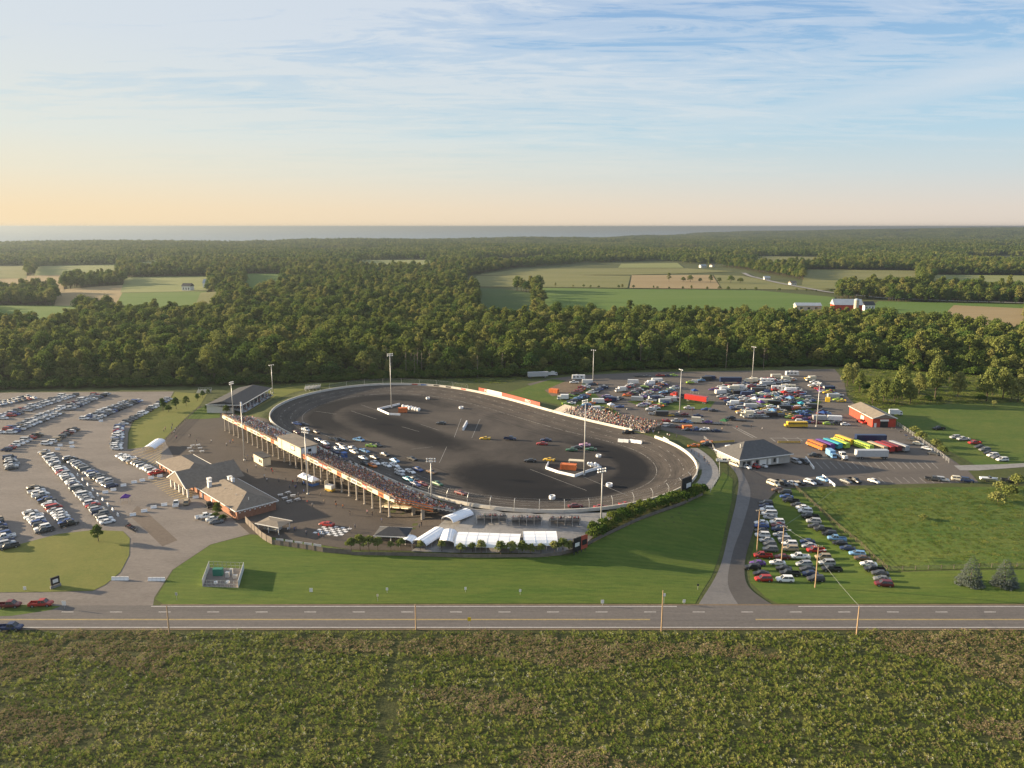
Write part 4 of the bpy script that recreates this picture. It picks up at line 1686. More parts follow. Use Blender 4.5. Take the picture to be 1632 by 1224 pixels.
def build_stand():
    t = thing('grandstand', 'long raised grandstand packed with spectators along the front stretch', 'grandstand', (GO[0], GO[1], 0), GROT)
    crowd = []
    rs = random.Random(4)
    dn = (NB - NF) / ROWS
    dz = (ZB - ZF) / ROWS
    BEND = 15.0
    # seating: each tread is a part
    for r in range(ROWS):
        n0, z = NF + r * dn, ZF + r * dz
        mb = MB()
        e = S1 + BEND * (1.0 - r / (ROWS - 1)) ** .8 + .5
        local_box(mb, S0, e, n0, n0 + dn, z - .22, z)
        gput(mb, 'tread', M_CONCOL, t)
        mb = MB()
        local_box(mb, S0 + .3, e - .3, n0 + .1, n0 + .4, z + .34, z + .42)
        gput(mb, 'bench_plank', M_ALU, t)
        s = S0 + 1
        while s < e - 1:
            s += rs.uniform(.5, .66)
            # fuller towards the near half, aisles left free
            fill = .35 + .5 * smooth(S0 + 20, S0 + 90, s)
            if r < 3:
                fill *= .35
            if abs((s - S0) % 15.0) < 1.0 or (PB0 - 1 < s < PB1 + 1 and r > ROWS - 6):
                continue
            if rs.random() < fill:
                crowd.append((s + rs.uniform(-.1, .1), n0 + .25, z + .02))
    # stringers, columns
    for k, s in enumerate(np.arange(S0 + .8, S1 + 9, 5.4)):
        near = s > S1
        mb = MB()
        n1 = NB - .3 if s < S1 + 1 else NB - 6
        zt = ZF + (n1 - NF) / (NB - NF) * (ZB - ZF)
        mb.bar((s, NF, ZF - .45), (s, n1, zt - .45), .35, .55)
        gput(mb, 'stringer', M_CONCOL, t)
        for nn in (n1 - .3, NF + (NB - NF) * .5, NF + 1.0):
            zt = ZF + (nn - NF) / (NB - NF) * (ZB - ZF) - .5
            mb = MB()
            mb.tube((s, nn, -.1), (s, nn, zt), .34, .34, 8)
            mb.tube((s, nn, -.05), (s, nn, .25), .55, .55, 8)
            gput(mb, 'column', M_CONCOL, t)
    # back beam, fascia panels with signs, railing
    mb = MB()
    local_box(mb, S0, S1 + .6, NB - .2, NB + .25, ZB - .9, ZB - .35)
    gput(mb, 'back_beam', M_CREAM, t)
    mb = MB()
    for z in (ZB + .75, ZB + 1.1):
        mb.bar((S0, NB + .12, z), (S1 + .6, NB + .12, z), .08)
    for s in np.arange(S0, S1 + .6, 2.4):
        mb.bar((s, NB + .12, ZB - .3), (s, NB + .12, ZB + 1.1), .07)
    gput(mb, 'back_rail', M_WOODBEAM, t)
    s = S0 + 1
    pal = [M_CREAM, M_CREAM, M_TRIM, M_CREAM, M_RED, M_CREAM, M_CREAM, M_ORANGE]
    k = 0
    while s < S1 - 3:
        L = 3.6
        mb = MB()
        local_box(mb, s, s + L - .12, NB + .27, NB + .37, ZB - 1.1, ZB + .5)
        m = pal[k % len(pal)]
        if S0 + 66 < s < S0 + 74 or S0 + 95 < s < S0 + 104:
            m = M_RED
        p = gput(mb, 'fascia_panel', m, t)
        if m is not M_CREAM or k % 2:
            for q in range(4):
                mb = MB()
                a = s + .35 + q * .75
                local_box(mb, a, a + .45, NB + .37, NB + .41, ZB - .75, ZB + .1)
                gput(mb, 'letter_block', M_BLACK if m is not M_RED else M_TRIM, p)
        s += L
        k += 1
    # press box on the top rows
    mb = MB()
    local_box(mb, PB0, PB1, NB - 6.0, NB + .9, ZB - 1.2, ZB + 3.0)
    pb = gput(mb, 'press_box', M_CREAM, t)
    mb = MB()
    local_box(mb, PB0 - .4, PB1 + .4, NB - 6.6, NB + 1.2, ZB + 3.0, ZB + 3.3)
    gput(mb, 'roof', M_DARKTAN, pb)
    for a in np.arange(PB0 + 1, PB1 - 2, 3.2):
        mb = MB()
        local_box(mb, a, a + 2.7, NB - 6.06, NB - 6.0, ZB + .6, ZB + 2.3)
        gput(mb, 'window', M_GLASSD, pb)
    mb = MB()
    local_box(mb, PB1 - 9, PB1 - 5, NB + .9, NB + .96, ZB + .5, ZB + 2.5)
    gput(mb, 'back_window', M_GLASSD, pb)
    mb = MB()
    local_box(mb, PB1 - 8.6, PB1 - 5.4, NB + .96, NB + 1.0, ZB + .8, ZB + 2.2)
    gput(mb, 'back_sign', M_TRIM, pb)
    mb = MB()
    local_box(mb, PB1, PB1 + .06, NB - 5.5, NB + .6, ZB - .8, ZB + 2.8)
    gput(mb, 'end_panel', M_TRIM, pb)
    mb = MB()
    local_box(mb, PB1 + .06, PB1 + .1, NB - 3.6, NB - 2.2, ZB + .8, ZB + 2.0)
    gput(mb, 'end_window', M_GLASSD, pb)
    # near end ramp and stair
    mb = MB()
    mb.bar((S1 + 4, NB - 4, ZB - 2.8), (S1 - 14, NB - 4, .2), 2.2, .3)
    gput(mb, 'ramp', M_CREAM, t)
    mb = MB()
    for dn_ in (-5.1, -2.9):
        mb.bar((S1 + 4, NB + dn_, ZB - 1.7), (S1 - 14, NB + dn_, 1.3), .09)
        for q in range(8):
            f = q / 7
            mb.bar((S1 + 4 - 18 * f, NB + dn_, (ZB - 2.8) * (1 - f) + .2 * f), (S1 + 4 - 18 * f, NB + dn_, (ZB - 1.7) * (1 - f) + 1.3 * f), .07)
    gput(mb, 'ramp_rail', M_WOODBEAM, t)
    mb = MB()
    for z in (ZB + .1, ZB + .9, ZB - .8):
        mb.bar((S1 + .5, NB, z), (S1 + 11, NB - 8, z - 2.2), .16, .3)
    gput(mb, 'end_rail', M_ORANGE, t)
    # flag stand over the wall
    return t, crowd


M_DARKTAN = mat('tan_roof_membrane', (.20, .17, .135), .9, .15, .6)
PB0, PB1 = 35.0, 56.0
STAND, CROWD_L = build_stand()

# starter's stand
_fl = PT(549, 738)
_t = thing('flag_stand', 'blue starter stand rising over the front stretch wall', 'flag stand', _fl, GROT)
_m = MB()
for _x in (-.9, .9):
    for _y in (-.7, .7):
        _m.tube((_x, _y, 0), (_x, _y, 4.4), .09, n=6)
_m.build('legs', M_BLUE, _t)
_m = MB(); _m.box((0, 0, 2.6), (2.2, 1.8, .15)); _m.build('platform', M_BLUE, _t)
_m = MB(); _m.box((0, -.85, 2.7), (2.1, .06, 1.0)); _m.box((0, .85, 2.7), (2.1, .06, 1.0)); _m.build('guard', M_BLUE, _t)
_m = MB(); _m.box((0, 0, 4.4), (2.4, 2.0, .14)); _m.build('roof', M_BLUE, _t)

# ------------------------------------------------------------------ covered grandstand at the far end
def covered_stand():
    z = 5.0
    a, b, c, d = [np.array(P0(u, v, z)) for u, v in ((329, 643), (383, 646), (424, 620), (381, 617))]
    c = b + (d - a) * 1.0 * 0.5 + (c - b) * .5
    ax = ((d - a) + (c - b)); ax /= np.linalg.norm(ax)
    L = 0.5 * (np.linalg.norm(d - a) + np.linalg.norm(c - b))
    side = np.array((ax[1], -ax[0]))
    if side @ (b - a) < 0:
        side = -side
    W = abs((b - a) @ side)
    W = max(12, min(W, 20))
    o = a
    t = thing('covered_grandstand', 'covered grandstand with a dark shingled roof by the far turn', 'grandstand', (o[0], o[1], 0))
    def W2(s, n, zz):
        p = ax * s + side * n
        return (p[0], p[1], zz)
    mb = MB()
    top, bot = 6.4, 4.6
    # low gable along the length
    r0 = [W2(-1, W * .45, top), W2(L + 1, W * .45, top)]
    mb.face([W2(-1, 0, bot), r0[0], r0[1], W2(L + 1, 0, bot)])
    mb.face([r0[0], W2(-1, W, bot), W2(L + 1, W, bot), r0[1]])
    mb.face([W2(-1, 0, bot - .15), W2(L + 1, 0, bot - .15), W2(L + 1, W, bot - .15), W2(-1, W, bot - .15)])
    for s in (-1, L + 1):
        mb.face([W2(s, 0, bot - .15), W2(s, W, bot - .15), W2(s, W, bot), W2(s, W * .45, top), W2(s, 0, bot)])
    mb.build('roof', M_SHINGLE_D, t)
    mb = MB()
    mb.bar(W2(-1, W + .05, bot - .1), W2(L + 1, W + .05, bot - .1), .2, .4)
    mb.bar(W2(-1.05, 0, bot - .1), W2(-1.05, W, bot - .1), .2, .4)
    mb.build('gutter', M_TRIM, t)
    for k in range(9):
        s = L * k / 8
        for nn in (W - .4, .4):
            mb = MB(); mb.tube(W2(s, nn, 0), W2(s, nn, bot - .2), .18, n=7); mb.build('post', M_TRIM, t)
    mb = MB()
    mb.mesh([W2(-.3, .1, 0), W2(L, .1, 0), W2(L, .1, bot - .3), W2(-.3, .1, bot - .3)], [(0, 1, 2, 3)])
    mb.mesh([W2(-.3, .1, 0), W2(-.3, W * .75, 0), W2(-.3, W * .75, bot * .6), W2(-.3, .1, bot - .3)], [(0, 1, 2, 3)])
    mb.build('rear_wall', M_SIDING, t)
    pts = []
    rs = random.Random(9)
    for r in range(13):
        n0, zz = W * .35 + r * 1.05, 3.4 - r * .22
        mb = MB()
        p = [W2(0, n0, zz), W2(L, n0, zz), W2(L, n0 + 1.0, zz), W2(0, n0 + 1.0, zz)]
        lo = [(x, y, h - .2) for x, y, h in p]
        mb.mesh(lo + p, [(3, 2, 1, 0), (4, 5, 6, 7), (0, 1, 5, 4), (1, 2, 6, 5), (2, 3, 7, 6), (3, 0, 4, 7)])
        mb.build('seating_step', M_ALU, t)
        for k in range(int(L / .62)):
            if rs.random() < .33 and (k % 22) > 2:
                q = W2(k * .62, n0 + .4, zz)
                pts.append((o[0] + q[0], o[1] + q[1], q[2] + .02, math.atan2(side[1], side[0])))
    return pts


CROWD_C = covered_stand()

# ------------------------------------------------------------------ pit side terrace with standing spectators
def pit_terrace():
    pts = []
    rs = random.Random(12)
    i0, i1 = near_index(897, 655), near_index(1038, 689)
    lo, hi = sorted((i0, i1))
    if hi - lo > NOV / 2:
        lo, hi = hi, lo + NOV
    o = OVAL[lo % NOV]
    t = thing('pit_terrace', 'low wooden spectator terrace behind the back stretch wall', 'terrace', (o[0], o[1], 0))
    for r in range(8):
        mb = MB()
        ring = []
        for i in range(lo, hi + 1):
            k = i % NOV
            f = (i - lo) / (hi - lo)
            wid = 1.0 + (f > .25) * .35
            a, b = OVAL[k] + ONORM[k] * (2.0 + r * 1.1 * wid) - o, OVAL[k] + ONORM[k] * (3.05 + r * 1.1 * wid) - o
            ring.append((a, b))
            zz = RIM + .2 + r * .28
            if f > .12:
                for q in range(4 if r else 6):
                    if rs.random() < .82 * (min(1, .35 + f)):
                        s = rs.random()
                        p = o + a * (1 - s) + b * s
                        tt = np.array((-ONORM[k, 1], ONORM[k, 0])) * rs.uniform(-1.5, 1.5)
                        pts.append((p[0] + tt[0], p[1] + tt[1], zz, math.atan2(-ONORM[k, 1], -ONORM[k, 0])))
        zz = RIM + .2 + r * .28
        for (a0, b0), (a1, b1) in zip(ring, ring[1:]):
            mb.mesh([(*a0, 0), (*a1, 0), (*b1, 0), (*b0, 0), (*a0, zz), (*a1, zz), (*b1, zz), (*b0, zz)], [(4, 5, 6, 7), (0, 1, 5, 4), (2, 3, 7, 6)])
        mb.build('terrace_step', M_CONCOL, t)
    return pts


CROWD_P = pit_terrace()


# ------------------------------------------------------------------ small bleachers
def bleacher(u, v, w_, rows, rz, label, m=M_ALU, rise=.42):
    base = P(u, v)
    t = thing('bleachers', label, 'bleachers', base, rz)
    for r in range(rows):
        mb = MB()
        mb.box((0, r * .75, .5 + r * rise), (w_, .3, .07)); mb.build('seat_plank', m, t)
        mb = MB()
        mb.box((0, r * .75 + .42, .18 + r * rise), (w_, .45, .06)); mb.build('foot_plank', m, t)
    for k in range(5):
        x = -w_ / 2 + .3 + (w_ - .6) * k / 4
        mb = MB()
        mb.bar((x, 0, .4), (x, rows * .75, .4 + rows * rise), .09)
        mb.bar((x, rows * .75, 0), (x, rows * .75, .6 + rows * rise), .09)
        mb.bar((x, 0, .05), (x, rows * .75, .05), .09)
        mb.bar((x, rows * .3, .1), (x, rows * .75, .3 + rows * rise), .07)
        mb.build('frame', M_STEEL, t)
    mb = MB()
    mb.bar((-w_ / 2, rows * .75 + .1, 1.2 + rows * rise), (w_ / 2, rows * .75 + .1, 1.2 + rows * rise), .06)
    mb.bar((-w_ / 2, rows * .75 + .1, .8 + rows * rise), (w_ / 2, rows * .75 + .1, .8 + rows * rise), .06)
    for k in range(7):
        x = -w_ / 2 + w_ * k / 6
        mb.bar((x, rows * .75 + .1, .3 + rows * rise), (x, rows * .75 + .1, 1.2 + rows * rise), .06)
    mb.build('guard_rail', M_STEEL, t)
    return base


M_DARKALU = mat('weathered_plank', (.17, .165, .16), .6, .2, .6)
BLEACH = []
for u, v, lab in ((784, 829, 'aluminium bleachers closest to the grandstand on the concrete pad'), (839, 832, 'middle aluminium bleachers of three on the concrete pad'),
                  (899, 833, 'aluminium bleachers nearest the black and red billboard')):
    BLEACH.append((bleacher(u, v - 2, 10.0, 6, math.pi, lab, M_DARKALU), 10.0, 6))
bleacher(497, 620, 9, 7, rad(25) + math.pi, 'empty aluminium bleachers on the grass above the far turn')
bleacher(324, 627, 8, 4, rad(0), 'small aluminium bleachers on the grass behind the covered grandstand')

# ------------------------------------------------------------------ scoreboard, billboard, signs
def board(u0, v0, u1, v1, top_v, label, name, faces, cat, thick=.4, legs=2):
    a, b = P(u0, v0), P(u1, v1)
    z0 = min(a.z, b.z)
    h = top_z(a, top_v) - z0
    t = thing(name, label, cat, ((a.x + b.x) / 2, (a.y + b.y) / 2, z0), math.atan2(b.y - a.y, b.x - a.x))
    L = (Vector((b.x - a.x, b.y - a.y))).length
    for k in range(legs):
        x = -L * .38 + k * L * .76 / max(1, legs - 1)
        mb = MB(); mb.bar((x, .25, -.3), (x, .25, h), .22); mb.build('post', M_DARKSTEEL, t)
    for (x0, x1, f0, f1, m, nm, dy) in faces:
        mb = MB()
        mb.box(((x0 + x1 - 1) * L / 2, -dy, h * f0), ((x1 - x0) * L, thick if dy == 0 else .05, h * (f1 - f0)))
        mb.build(nm, m, t)
    return t, L, h


board(1085, 795, 1101, 788, 764, 'dark scoreboard on posts above the hedge at the near turn', 'scoreboard',
      [(0, 1, .3, 1, M_BLACK, 'panel', 0), (.45, .9, .45, .68, M_TRIM, 'logo_plate', .24)], 'scoreboard')
board(913, 886, 936, 877, 859, 'black and red billboard at the bend of the lawn fence', 'billboard',
      [(0, .52, .2, 1, M_BLACK, 'black_panel', 0), (.52, 1, .2, 1, M_RED, 'red_panel', 0.001), (.1, .4, .5, .72, M_TRIM, 'white_mark', .24), (.6, .92, .45, .75, M_BLACK, 'dark_mark', .24)], 'billboard', legs=4)
_t, _L, _h = board(82, 939, 96, 934, 922, 'black entrance sign on the dry grass island', 'entrance_sign',
      [(-.1, 1.1, 0, .28, M_CONC, 'stone_base', 0), (0, 1, .32, 1, M_BLACK, 'panel', 0), (.2, .8, .5, .82, M_TRIM, 'emblem_plate', .24)], 'sign')

# ------------------------------------------------------------------ buildings
def hip_roof(mb, x0, x1, y0, y1, z0, z1, over=.5, hip=True, axis='x'):
    x0, x1, y0, y1 = x0 - over, x1 + over, y0 - over, y1 + over
    if axis == 'x':
        ym, ins = (y0 + y1) / 2, ((y1 - y0) / 2 if hip else 0)
        r0, r1 = (x0 + ins, ym, z1), (x1 - ins, ym, z1)
        mb.face([(x0, y0, z0), (x1, y0, z0), r1, r0]); mb.face([(x1, y1, z0), (x0, y1, z0), r0, r1])
        mb.face([(x0, y1, z0), (x0, y0, z0), r0]); mb.face([(x1, y0, z0), (x1, y1, z0), r1])
    else:
        xm, ins = (x0 + x1) / 2, ((x1 - x0) / 2 if hip else 0)
        r0, r1 = (xm, y0 + ins, z1), (xm, y1 - ins, z1)
        mb.face([(x1, y0, z0), (x1, y1, z0), r1, r0]); mb.face([(x0, y1, z0), (x0, y0, z0), r0, r1])
        mb.face([(x0, y0, z0), (x1, y0, z0), r0]); mb.face([(x1, y1, z0), (x0, y1, z0), r1])
    mb.face([(x0, y0, z0 - .02), (x0, y1, z0 - .02), (x1, y1, z0 - .02), (x1, y0, z0 - .02)])


def concession_building():
    a, b = np.array(P0(254, 748)), np.array(P0(382, 828))
    c = np.array(P0(436, 816))
    d = (b - a); L = np.linalg.norm(d); d /= L
    nrm = np.array((-d[1], d[0]))
    W = abs((c - b) @ nrm)
    W = max(13, W)
    rz = math.atan2(d[1], d[0])
    t = thing('concession_building', 'long brick concession building with hipped shingle roofs beside the plaza', 'building', (a[0], a[1], 0), rz)
    e, r = 3.3, 6.4
    L1, G0, G1 = L * .36, L * .33, L * .56
    # walls
    mb = MB()
    mb.box((L1 / 2, W / 2, 0), (L1, W, e)); mb.box(((G1 + L) / 2, W / 2 - .4, 0), (L - G1, W + .8, e))
    mb.build('brick_wall', M_BRICK, t)
    gm = (G0 + G1) / 2
    mb = MB()
    mb.box((gm, W / 2 + .6, 0), (G1 - G0 - 1, W + 1.2, e + .15))
    mb.build('centre_wall', M_BRICK, t)
    for x0, x1, nm in ((0, L1 - .2, 'wing_roof'), (G1 + .2, L, 'long_wing_roof')):
        mb = MB(); hip_roof(mb, x0, x1, -.8 if x0 else 0, W, e + .02, r if x0 else r - .5, .7, True, 'x'); mb.build(nm, M_SHINGLE, t)
    # cross gable with porch towards the car park
    mb = MB()
    hip_roof(mb, G0, G1, -4.6, W + 3, e + .32, r + 1.6, .6, False, 'y')
    mb.build('gable_roof', M_SHINGLE, t)
    mb = MB()
    mb.face([(G0 - .3, -4.9, e + .3), (G1 + .3, -4.9, e + .3), (gm, -4.9, r + 1.4)])
    mb.face([(G0 - .3, W + 3.3, e + .3), (gm, W + 3.3, r + 1.4), (G1 + .3, W + 3.3, e + .3)])
    mb.build('gable_wall', M_SIDING, t)
    mb = MB()
    for s in (-1, 1):
        mb.bar((gm + s * (G1 - G0 + 1.2) / 2, -5.25, e + .3), (gm, -5.25, r + 1.75), .2, .35)
    mb.build('barge_board', M_TRIM, t)
    for k in range(5):
        x = G0 + .6 + (G1 - G0 - 1.2) * k / 4
        mb = MB(); mb.box((x, -4.2, 0), (.6, .6, e + .3)); mb.build('porch_column', M_TRIM, t)
    # eaves trim, openings, doors
    mb = MB()
    mb.bar((G1, -1.55, e - .02), (L + .7, -1.55, e - .02), .12, .3); mb.bar((-.7, -.75, e - .02), (G0, -.75, e - .02), .12, .3)
    mb.bar((L + .75, -1.5, e - .02), (L + .75, W + .7, e - .02), .12, .3)
    mb.bar((0, W + .75, e - .02), (L + .7, W + .75, e - .02), .12, .3)
    mb.build('eaves_trim', M_TRIM, t)
    for k in range(9):
        x = G1 + 3 + k * (L - G1 - 5) / 8
        mb = MB(); mb.box((x, W + .03, 1.0), (2.0, .1, 1.5)); mb.build('serving_window', M_GLASSD, t)
    for x in (3, 8, 13, 18):
        mb = MB(); mb.box((x, -.03, 1.0), (1.5, .1, 1.3)); mb.build('window', M_GLASSD, t)
    for x in (G1 + 4, G1 + 12):
        mb = MB(); mb.box((x, -.85, 0), (1.1, .1, 2.1)); mb.build('door', M_TRIM, t)
    # chequered frieze on the near end wall
    mb = MB()
    for k in range(14):
        for j in range(2):
            if (k + j) % 2 == 0:
                mb.box((L + .03, .2 + k * (W - .6) / 14, 2.15 + j * .45), (.06, .6, .42))
    mb.build('chequered_frieze', M_TRIM, t)
    # rooftop plant
    for k, (x, y, s) in enumerate(((G1 + 2.5, 2.6, (1.5, 1.3, 2.6)), (G1 + 6, 1.2, (1.2, 1.2, 2.4)), (G1 + 7.5, W * .62, (1.3, 1.3, 3.2)), (G1 + 10, W * .62, (1.0, 1.0, 3.0)))):
        mb = MB(); mb.box((x, y, r - 2.6), s); mb.box((x, y, r - 2.6 + s[2]), (s[0] + .2, s[1] + .2, .15)); mb.build('rooftop_unit', M_TRIM, t)
    mb = MB(); mb.bar((G1 + 7.5, W * .62, r + .55), (G1 + 10, W * .62, r + .55), .5); mb.build('duct', M_STEEL, t)
    for k in range(6):
        mb = MB(); mb.tube((G1 + 14 + k * 3.1, W * .25 + (k % 3) * .8, r - 2.3), (G1 + 14 + k * 3.1, W * .25 + (k % 3) * .8, r - .6), .1, n=6); mb.build('vent_pipe', M_TRIM, t)
    return t


concession_building()


def pit_building():
    a, b = P(1178, 746), P(1258, 742)
    d = b - a
    rz = math.atan2(d.y, d.x)
    L = math.hypot(d.x, d.y)
    t = thing('pit_building', 'white-fronted service building with a dark hipped roof beside the pit road', 'building', a, rz)
    W, e, r = 15.0, 3.4, 8.2
    mb = MB(); mb.box((L / 2, W / 2, -.3), (L, W, e + .3)); mb.build('wall', mat('grey_siding', (.36, .34, .31), .7, .1, .5), t)
    mb = MB(); hip_roof(mb, 0, L, 0, W, e, r, .9, True, 'x'); mb.build('roof', mat('slate_shingle', (.095, .093, .093), .9, .15, .9, bump=.3, bscale=6), t)
    mb = MB()
    mb.bar((-.95, -.95, e), (L + .95, -.95, e), .12, .35); mb.bar((-.95, -.95, e), (-.95, W + .95, e), .12, .35)
    mb.build('eaves_trim', M_TRIM, t)
    for k, (x, w_, m) in enumerate(((2.2, 1.2, M_GLASSD), (4.4, 1.6, M_GLASSD), (6.4, 1.0, M_TRIM), (8.4, 1.2, M_GLASSD), (11.2, 3.2, M_TRIM), (14.4, 1.3, M_TRIM), (16.8, 1.0, M_GLASSD), (18.2, 1.0, M_TRIM))):
        if x < L - .8:
            mb = MB(); mb.box((x, -.06, .05 if m is M_TRIM else .7), (w_, .12, 2.3 if m is M_TRIM else 1.6)); mb.build('door' if m is M_TRIM else 'window', m, t)
    mb = MB(); mb.box((4, W * .35, e + 3.0), (.3, .3, 1.6)); mb.build('vent_pipe', M_STEEL, t)


pit_building()


def red_barn():
    # gable end at the near right, long side towards the sun
    c0, c1, c2 = P(1390, 681), P(1427, 681), P(1353, 663)
    W = math.hypot(c1.x - c0.x, c1.y - c0.y)
    ax = Vector((c2.x - c0.x, c2.y - c0.y)); L = ax.length
    rz = math.atan2(c1.y - c0.y, c1.x - c0.x)
    t = thing('red_garage', 'long red metal garage with a brown roof and open door', 'building', c0, rz)
    ax = Vector((-math.sin(0), 1))
    L = 26.0
    e, r = 4.4, 6.6
    mb = MB()
    mb.box((W / 2, L / 2, -.2), (W, L, e + .2))
    mb.face([(0, -.005, e), (W, -.005, e), (W / 2, -.005, r - .2)]); mb.face([(0, L + .005, e), (W / 2, L + .005, r - .2), (W, L + .005, e)])
    mb.build('wall', M_BARN, t)
    mb = MB(); hip_roof(mb, 0, W, 0, L, e, r, .5, False, 'y'); mb.build('roof', M_DARKTAN, t)
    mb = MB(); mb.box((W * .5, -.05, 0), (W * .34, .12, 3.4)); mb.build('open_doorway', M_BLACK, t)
    mb = MB(); mb.box((W * .5, -.1, 3.0), (W * .37, .16, .9)); mb.build('door_header', M_TRIM, t)
    mb = MB(); mb.box((W * .12, -.05, 0), (1.1, .12, 2.1)); mb.build('door', M_TRIM, t)
    mb = MB(); mb.box((-.05, L * .42, 0), (.12, 3.4, 3.2)); mb.build('side_door', M_CREAM, t)
    mb = MB()
    for s in (-1, 1):
        mb.bar((W / 2 + s * (W / 2 + .5), -.55, e), (W / 2, -.55, r), .12, .3)
    mb.bar((-.52, -.5, e), (-.52, L + .5, e), .12, .25); mb.bar((W + .52, -.5, e), (W + .52, L + .5, e), .12, .25)
    mb.build('trim', M_TRIM, t)


red_barn()


def vault_tent(px_a, px_b, width, h, label, z_leg=1.7, m=M_TENT, closed=False):
    """barrel-vault tent between two end midpoints on the ground"""
    h *= .8
    a, b = P(*px_a), P(*px_b)
    d = Vector((b.x - a.x, b.y - a.y)); L = d.length
    t = thing('vault_tent', label, 'tent', ((a.x + b.x) / 2, (a.y + b.y) / 2, min(a.z, b.z)), math.atan2(d.y, d.x))
    mb = MB()
    n = 8
    prof = [(-width / 2 * math.cos(math.pi * k / n), z_leg + h * math.sin(math.pi * k / n)) for k in range(n + 1)]
    segs = max(2, round(L / 3))
    for s in range(segs):
        x0, x1 = -L / 2 + L * s / segs, -L / 2 + L * (s + 1) / segs
        for (y0, z0), (y1, z1) in zip(prof, prof[1:]):
            mb.face([(x0, y0, z0), (x1, y0, z0), (x1, y1, z1), (x0, y1, z1)])
            mb.face([(x0, y0 * .99, z0 - .03), (x0, y1 * .99, z1 - .03), (x1, y1 * .99, z1 - .03), (x1, y0 * .99, z0 - .03)])
    for x in (-L / 2, L / 2):
        pts = [(x, y, z) for y, z in prof]
        q = [(x, y * .97, z_leg + (z - z_leg) * .93) for y, z in prof]
        for k in range(n):
            mb.face([pts[k], pts[k + 1], q[k + 1], q[k]])
    mb.build('canopy', m, t)
    mb = MB()
    for s in range(segs + 1):
        x = -L / 2 + L * s / segs
        for (y0, z0), (y1, z1) in zip(prof, prof[1:]):
            mb.bar((x, y0, z0 + .02), (x, y1, z1 + .02), .05, .04)
    mb.bar((-L / 2, 0, prof[n // 2][1] + .03), (L / 2, 0, prof[n // 2][1] + .03), .07, .05)
    mb.build('seam', mat('tent_seam', (.68, .69, .72), .7), t)
    for s in range(0, segs + 1, 2 if segs > 6 else 1):
        for y in (-width / 2, width / 2):
            x = -L / 2 + L * s / segs
            mb = MB(); mb.tube((x, y, 0), (x, y, z_leg), .05, n=5); mb.build('leg', M_STEEL, t)
    return t


vault_tent((713, 838), (746, 820), 5.2, 1.7, 'white vault tent at the near end of the grandstand')
vault_tent((668, 876), (701, 853), 5.2, 1.7, 'white vault tent second from the ticket pavilion by the lawn fence')
vault_tent((712, 877), (716, 855), 5.0, 1.8, 'short steep white vault tent between two longer tents')
vault_tent((728, 869), (829, 869), 9.6, 2.2, 'longest white vault tent along the lawn fence')
vault_tent((834, 868), (887, 868), 9.6, 2.2, 'white vault tent nearest the billboard along the lawn fence')
vault_tent((647, 874), (656, 866), 4.2, 1.4, 'smallest white vault tent beside the ticket pavilion')
vault_tent((237, 722), (255, 709), 5.0, 1.6, 'white vault tent at the far corner of the plaza')


def pavilion(u, v, sx, sy, rz, label, roofm, e=2.7, r=4.4, name='pavilion', wallm=None):
    base = P(u, v)
    t = thing(name, label, 'pavilion', base, rz)
    mb = MB(); hip_roof(mb, -sx / 2, sx / 2, -sy / 2, sy / 2, e, r, .5, True, 'x' if sx >= sy else 'y'); mb.build('roof', roofm, t)
    mb = MB()
    for y in (-sy / 2 - .5, sy / 2 + .5):
        mb.bar((-sx / 2 - .5, y, e), (sx / 2 + .5, y, e), .1, .28)
    mb.build('fascia', M_TRIM, t)
    for x in (-sx / 2 + .2, 0, sx / 2 - .2):
        for y in (-sy / 2 + .2, sy / 2 - .2):
            mb = MB(); mb.tube((x, y, 0), (x, y, e), .13, n=6); mb.build('post', M_TRIM, t)
    mb = MB(); mb.box((-sx * .12, sy * .1, 0), (sx * .6, sy * .5, 2.2)); mb.build('booth', wallm or M_FENCEW, t)
    mb = MB(); mb.box((-sx * .12, -sy * .17, 1.0), (sx * .4, .1, .9)); mb.build('counter_window', M_GLASSD, t)
    return t


pavilion(627, 861, 9.5, 6.5, rad(-6), 'open hip-roofed pavilion on posts by the lawn fence', M_SHINGLE_D)
_t = pavilion(437, 845, 8.5, 5.5, rad(-24), 'flat tan-roofed ticket booth behind the slatted lawn fence', M_DARKTAN, 2.7, 3.2, wallm=M_SIDING)

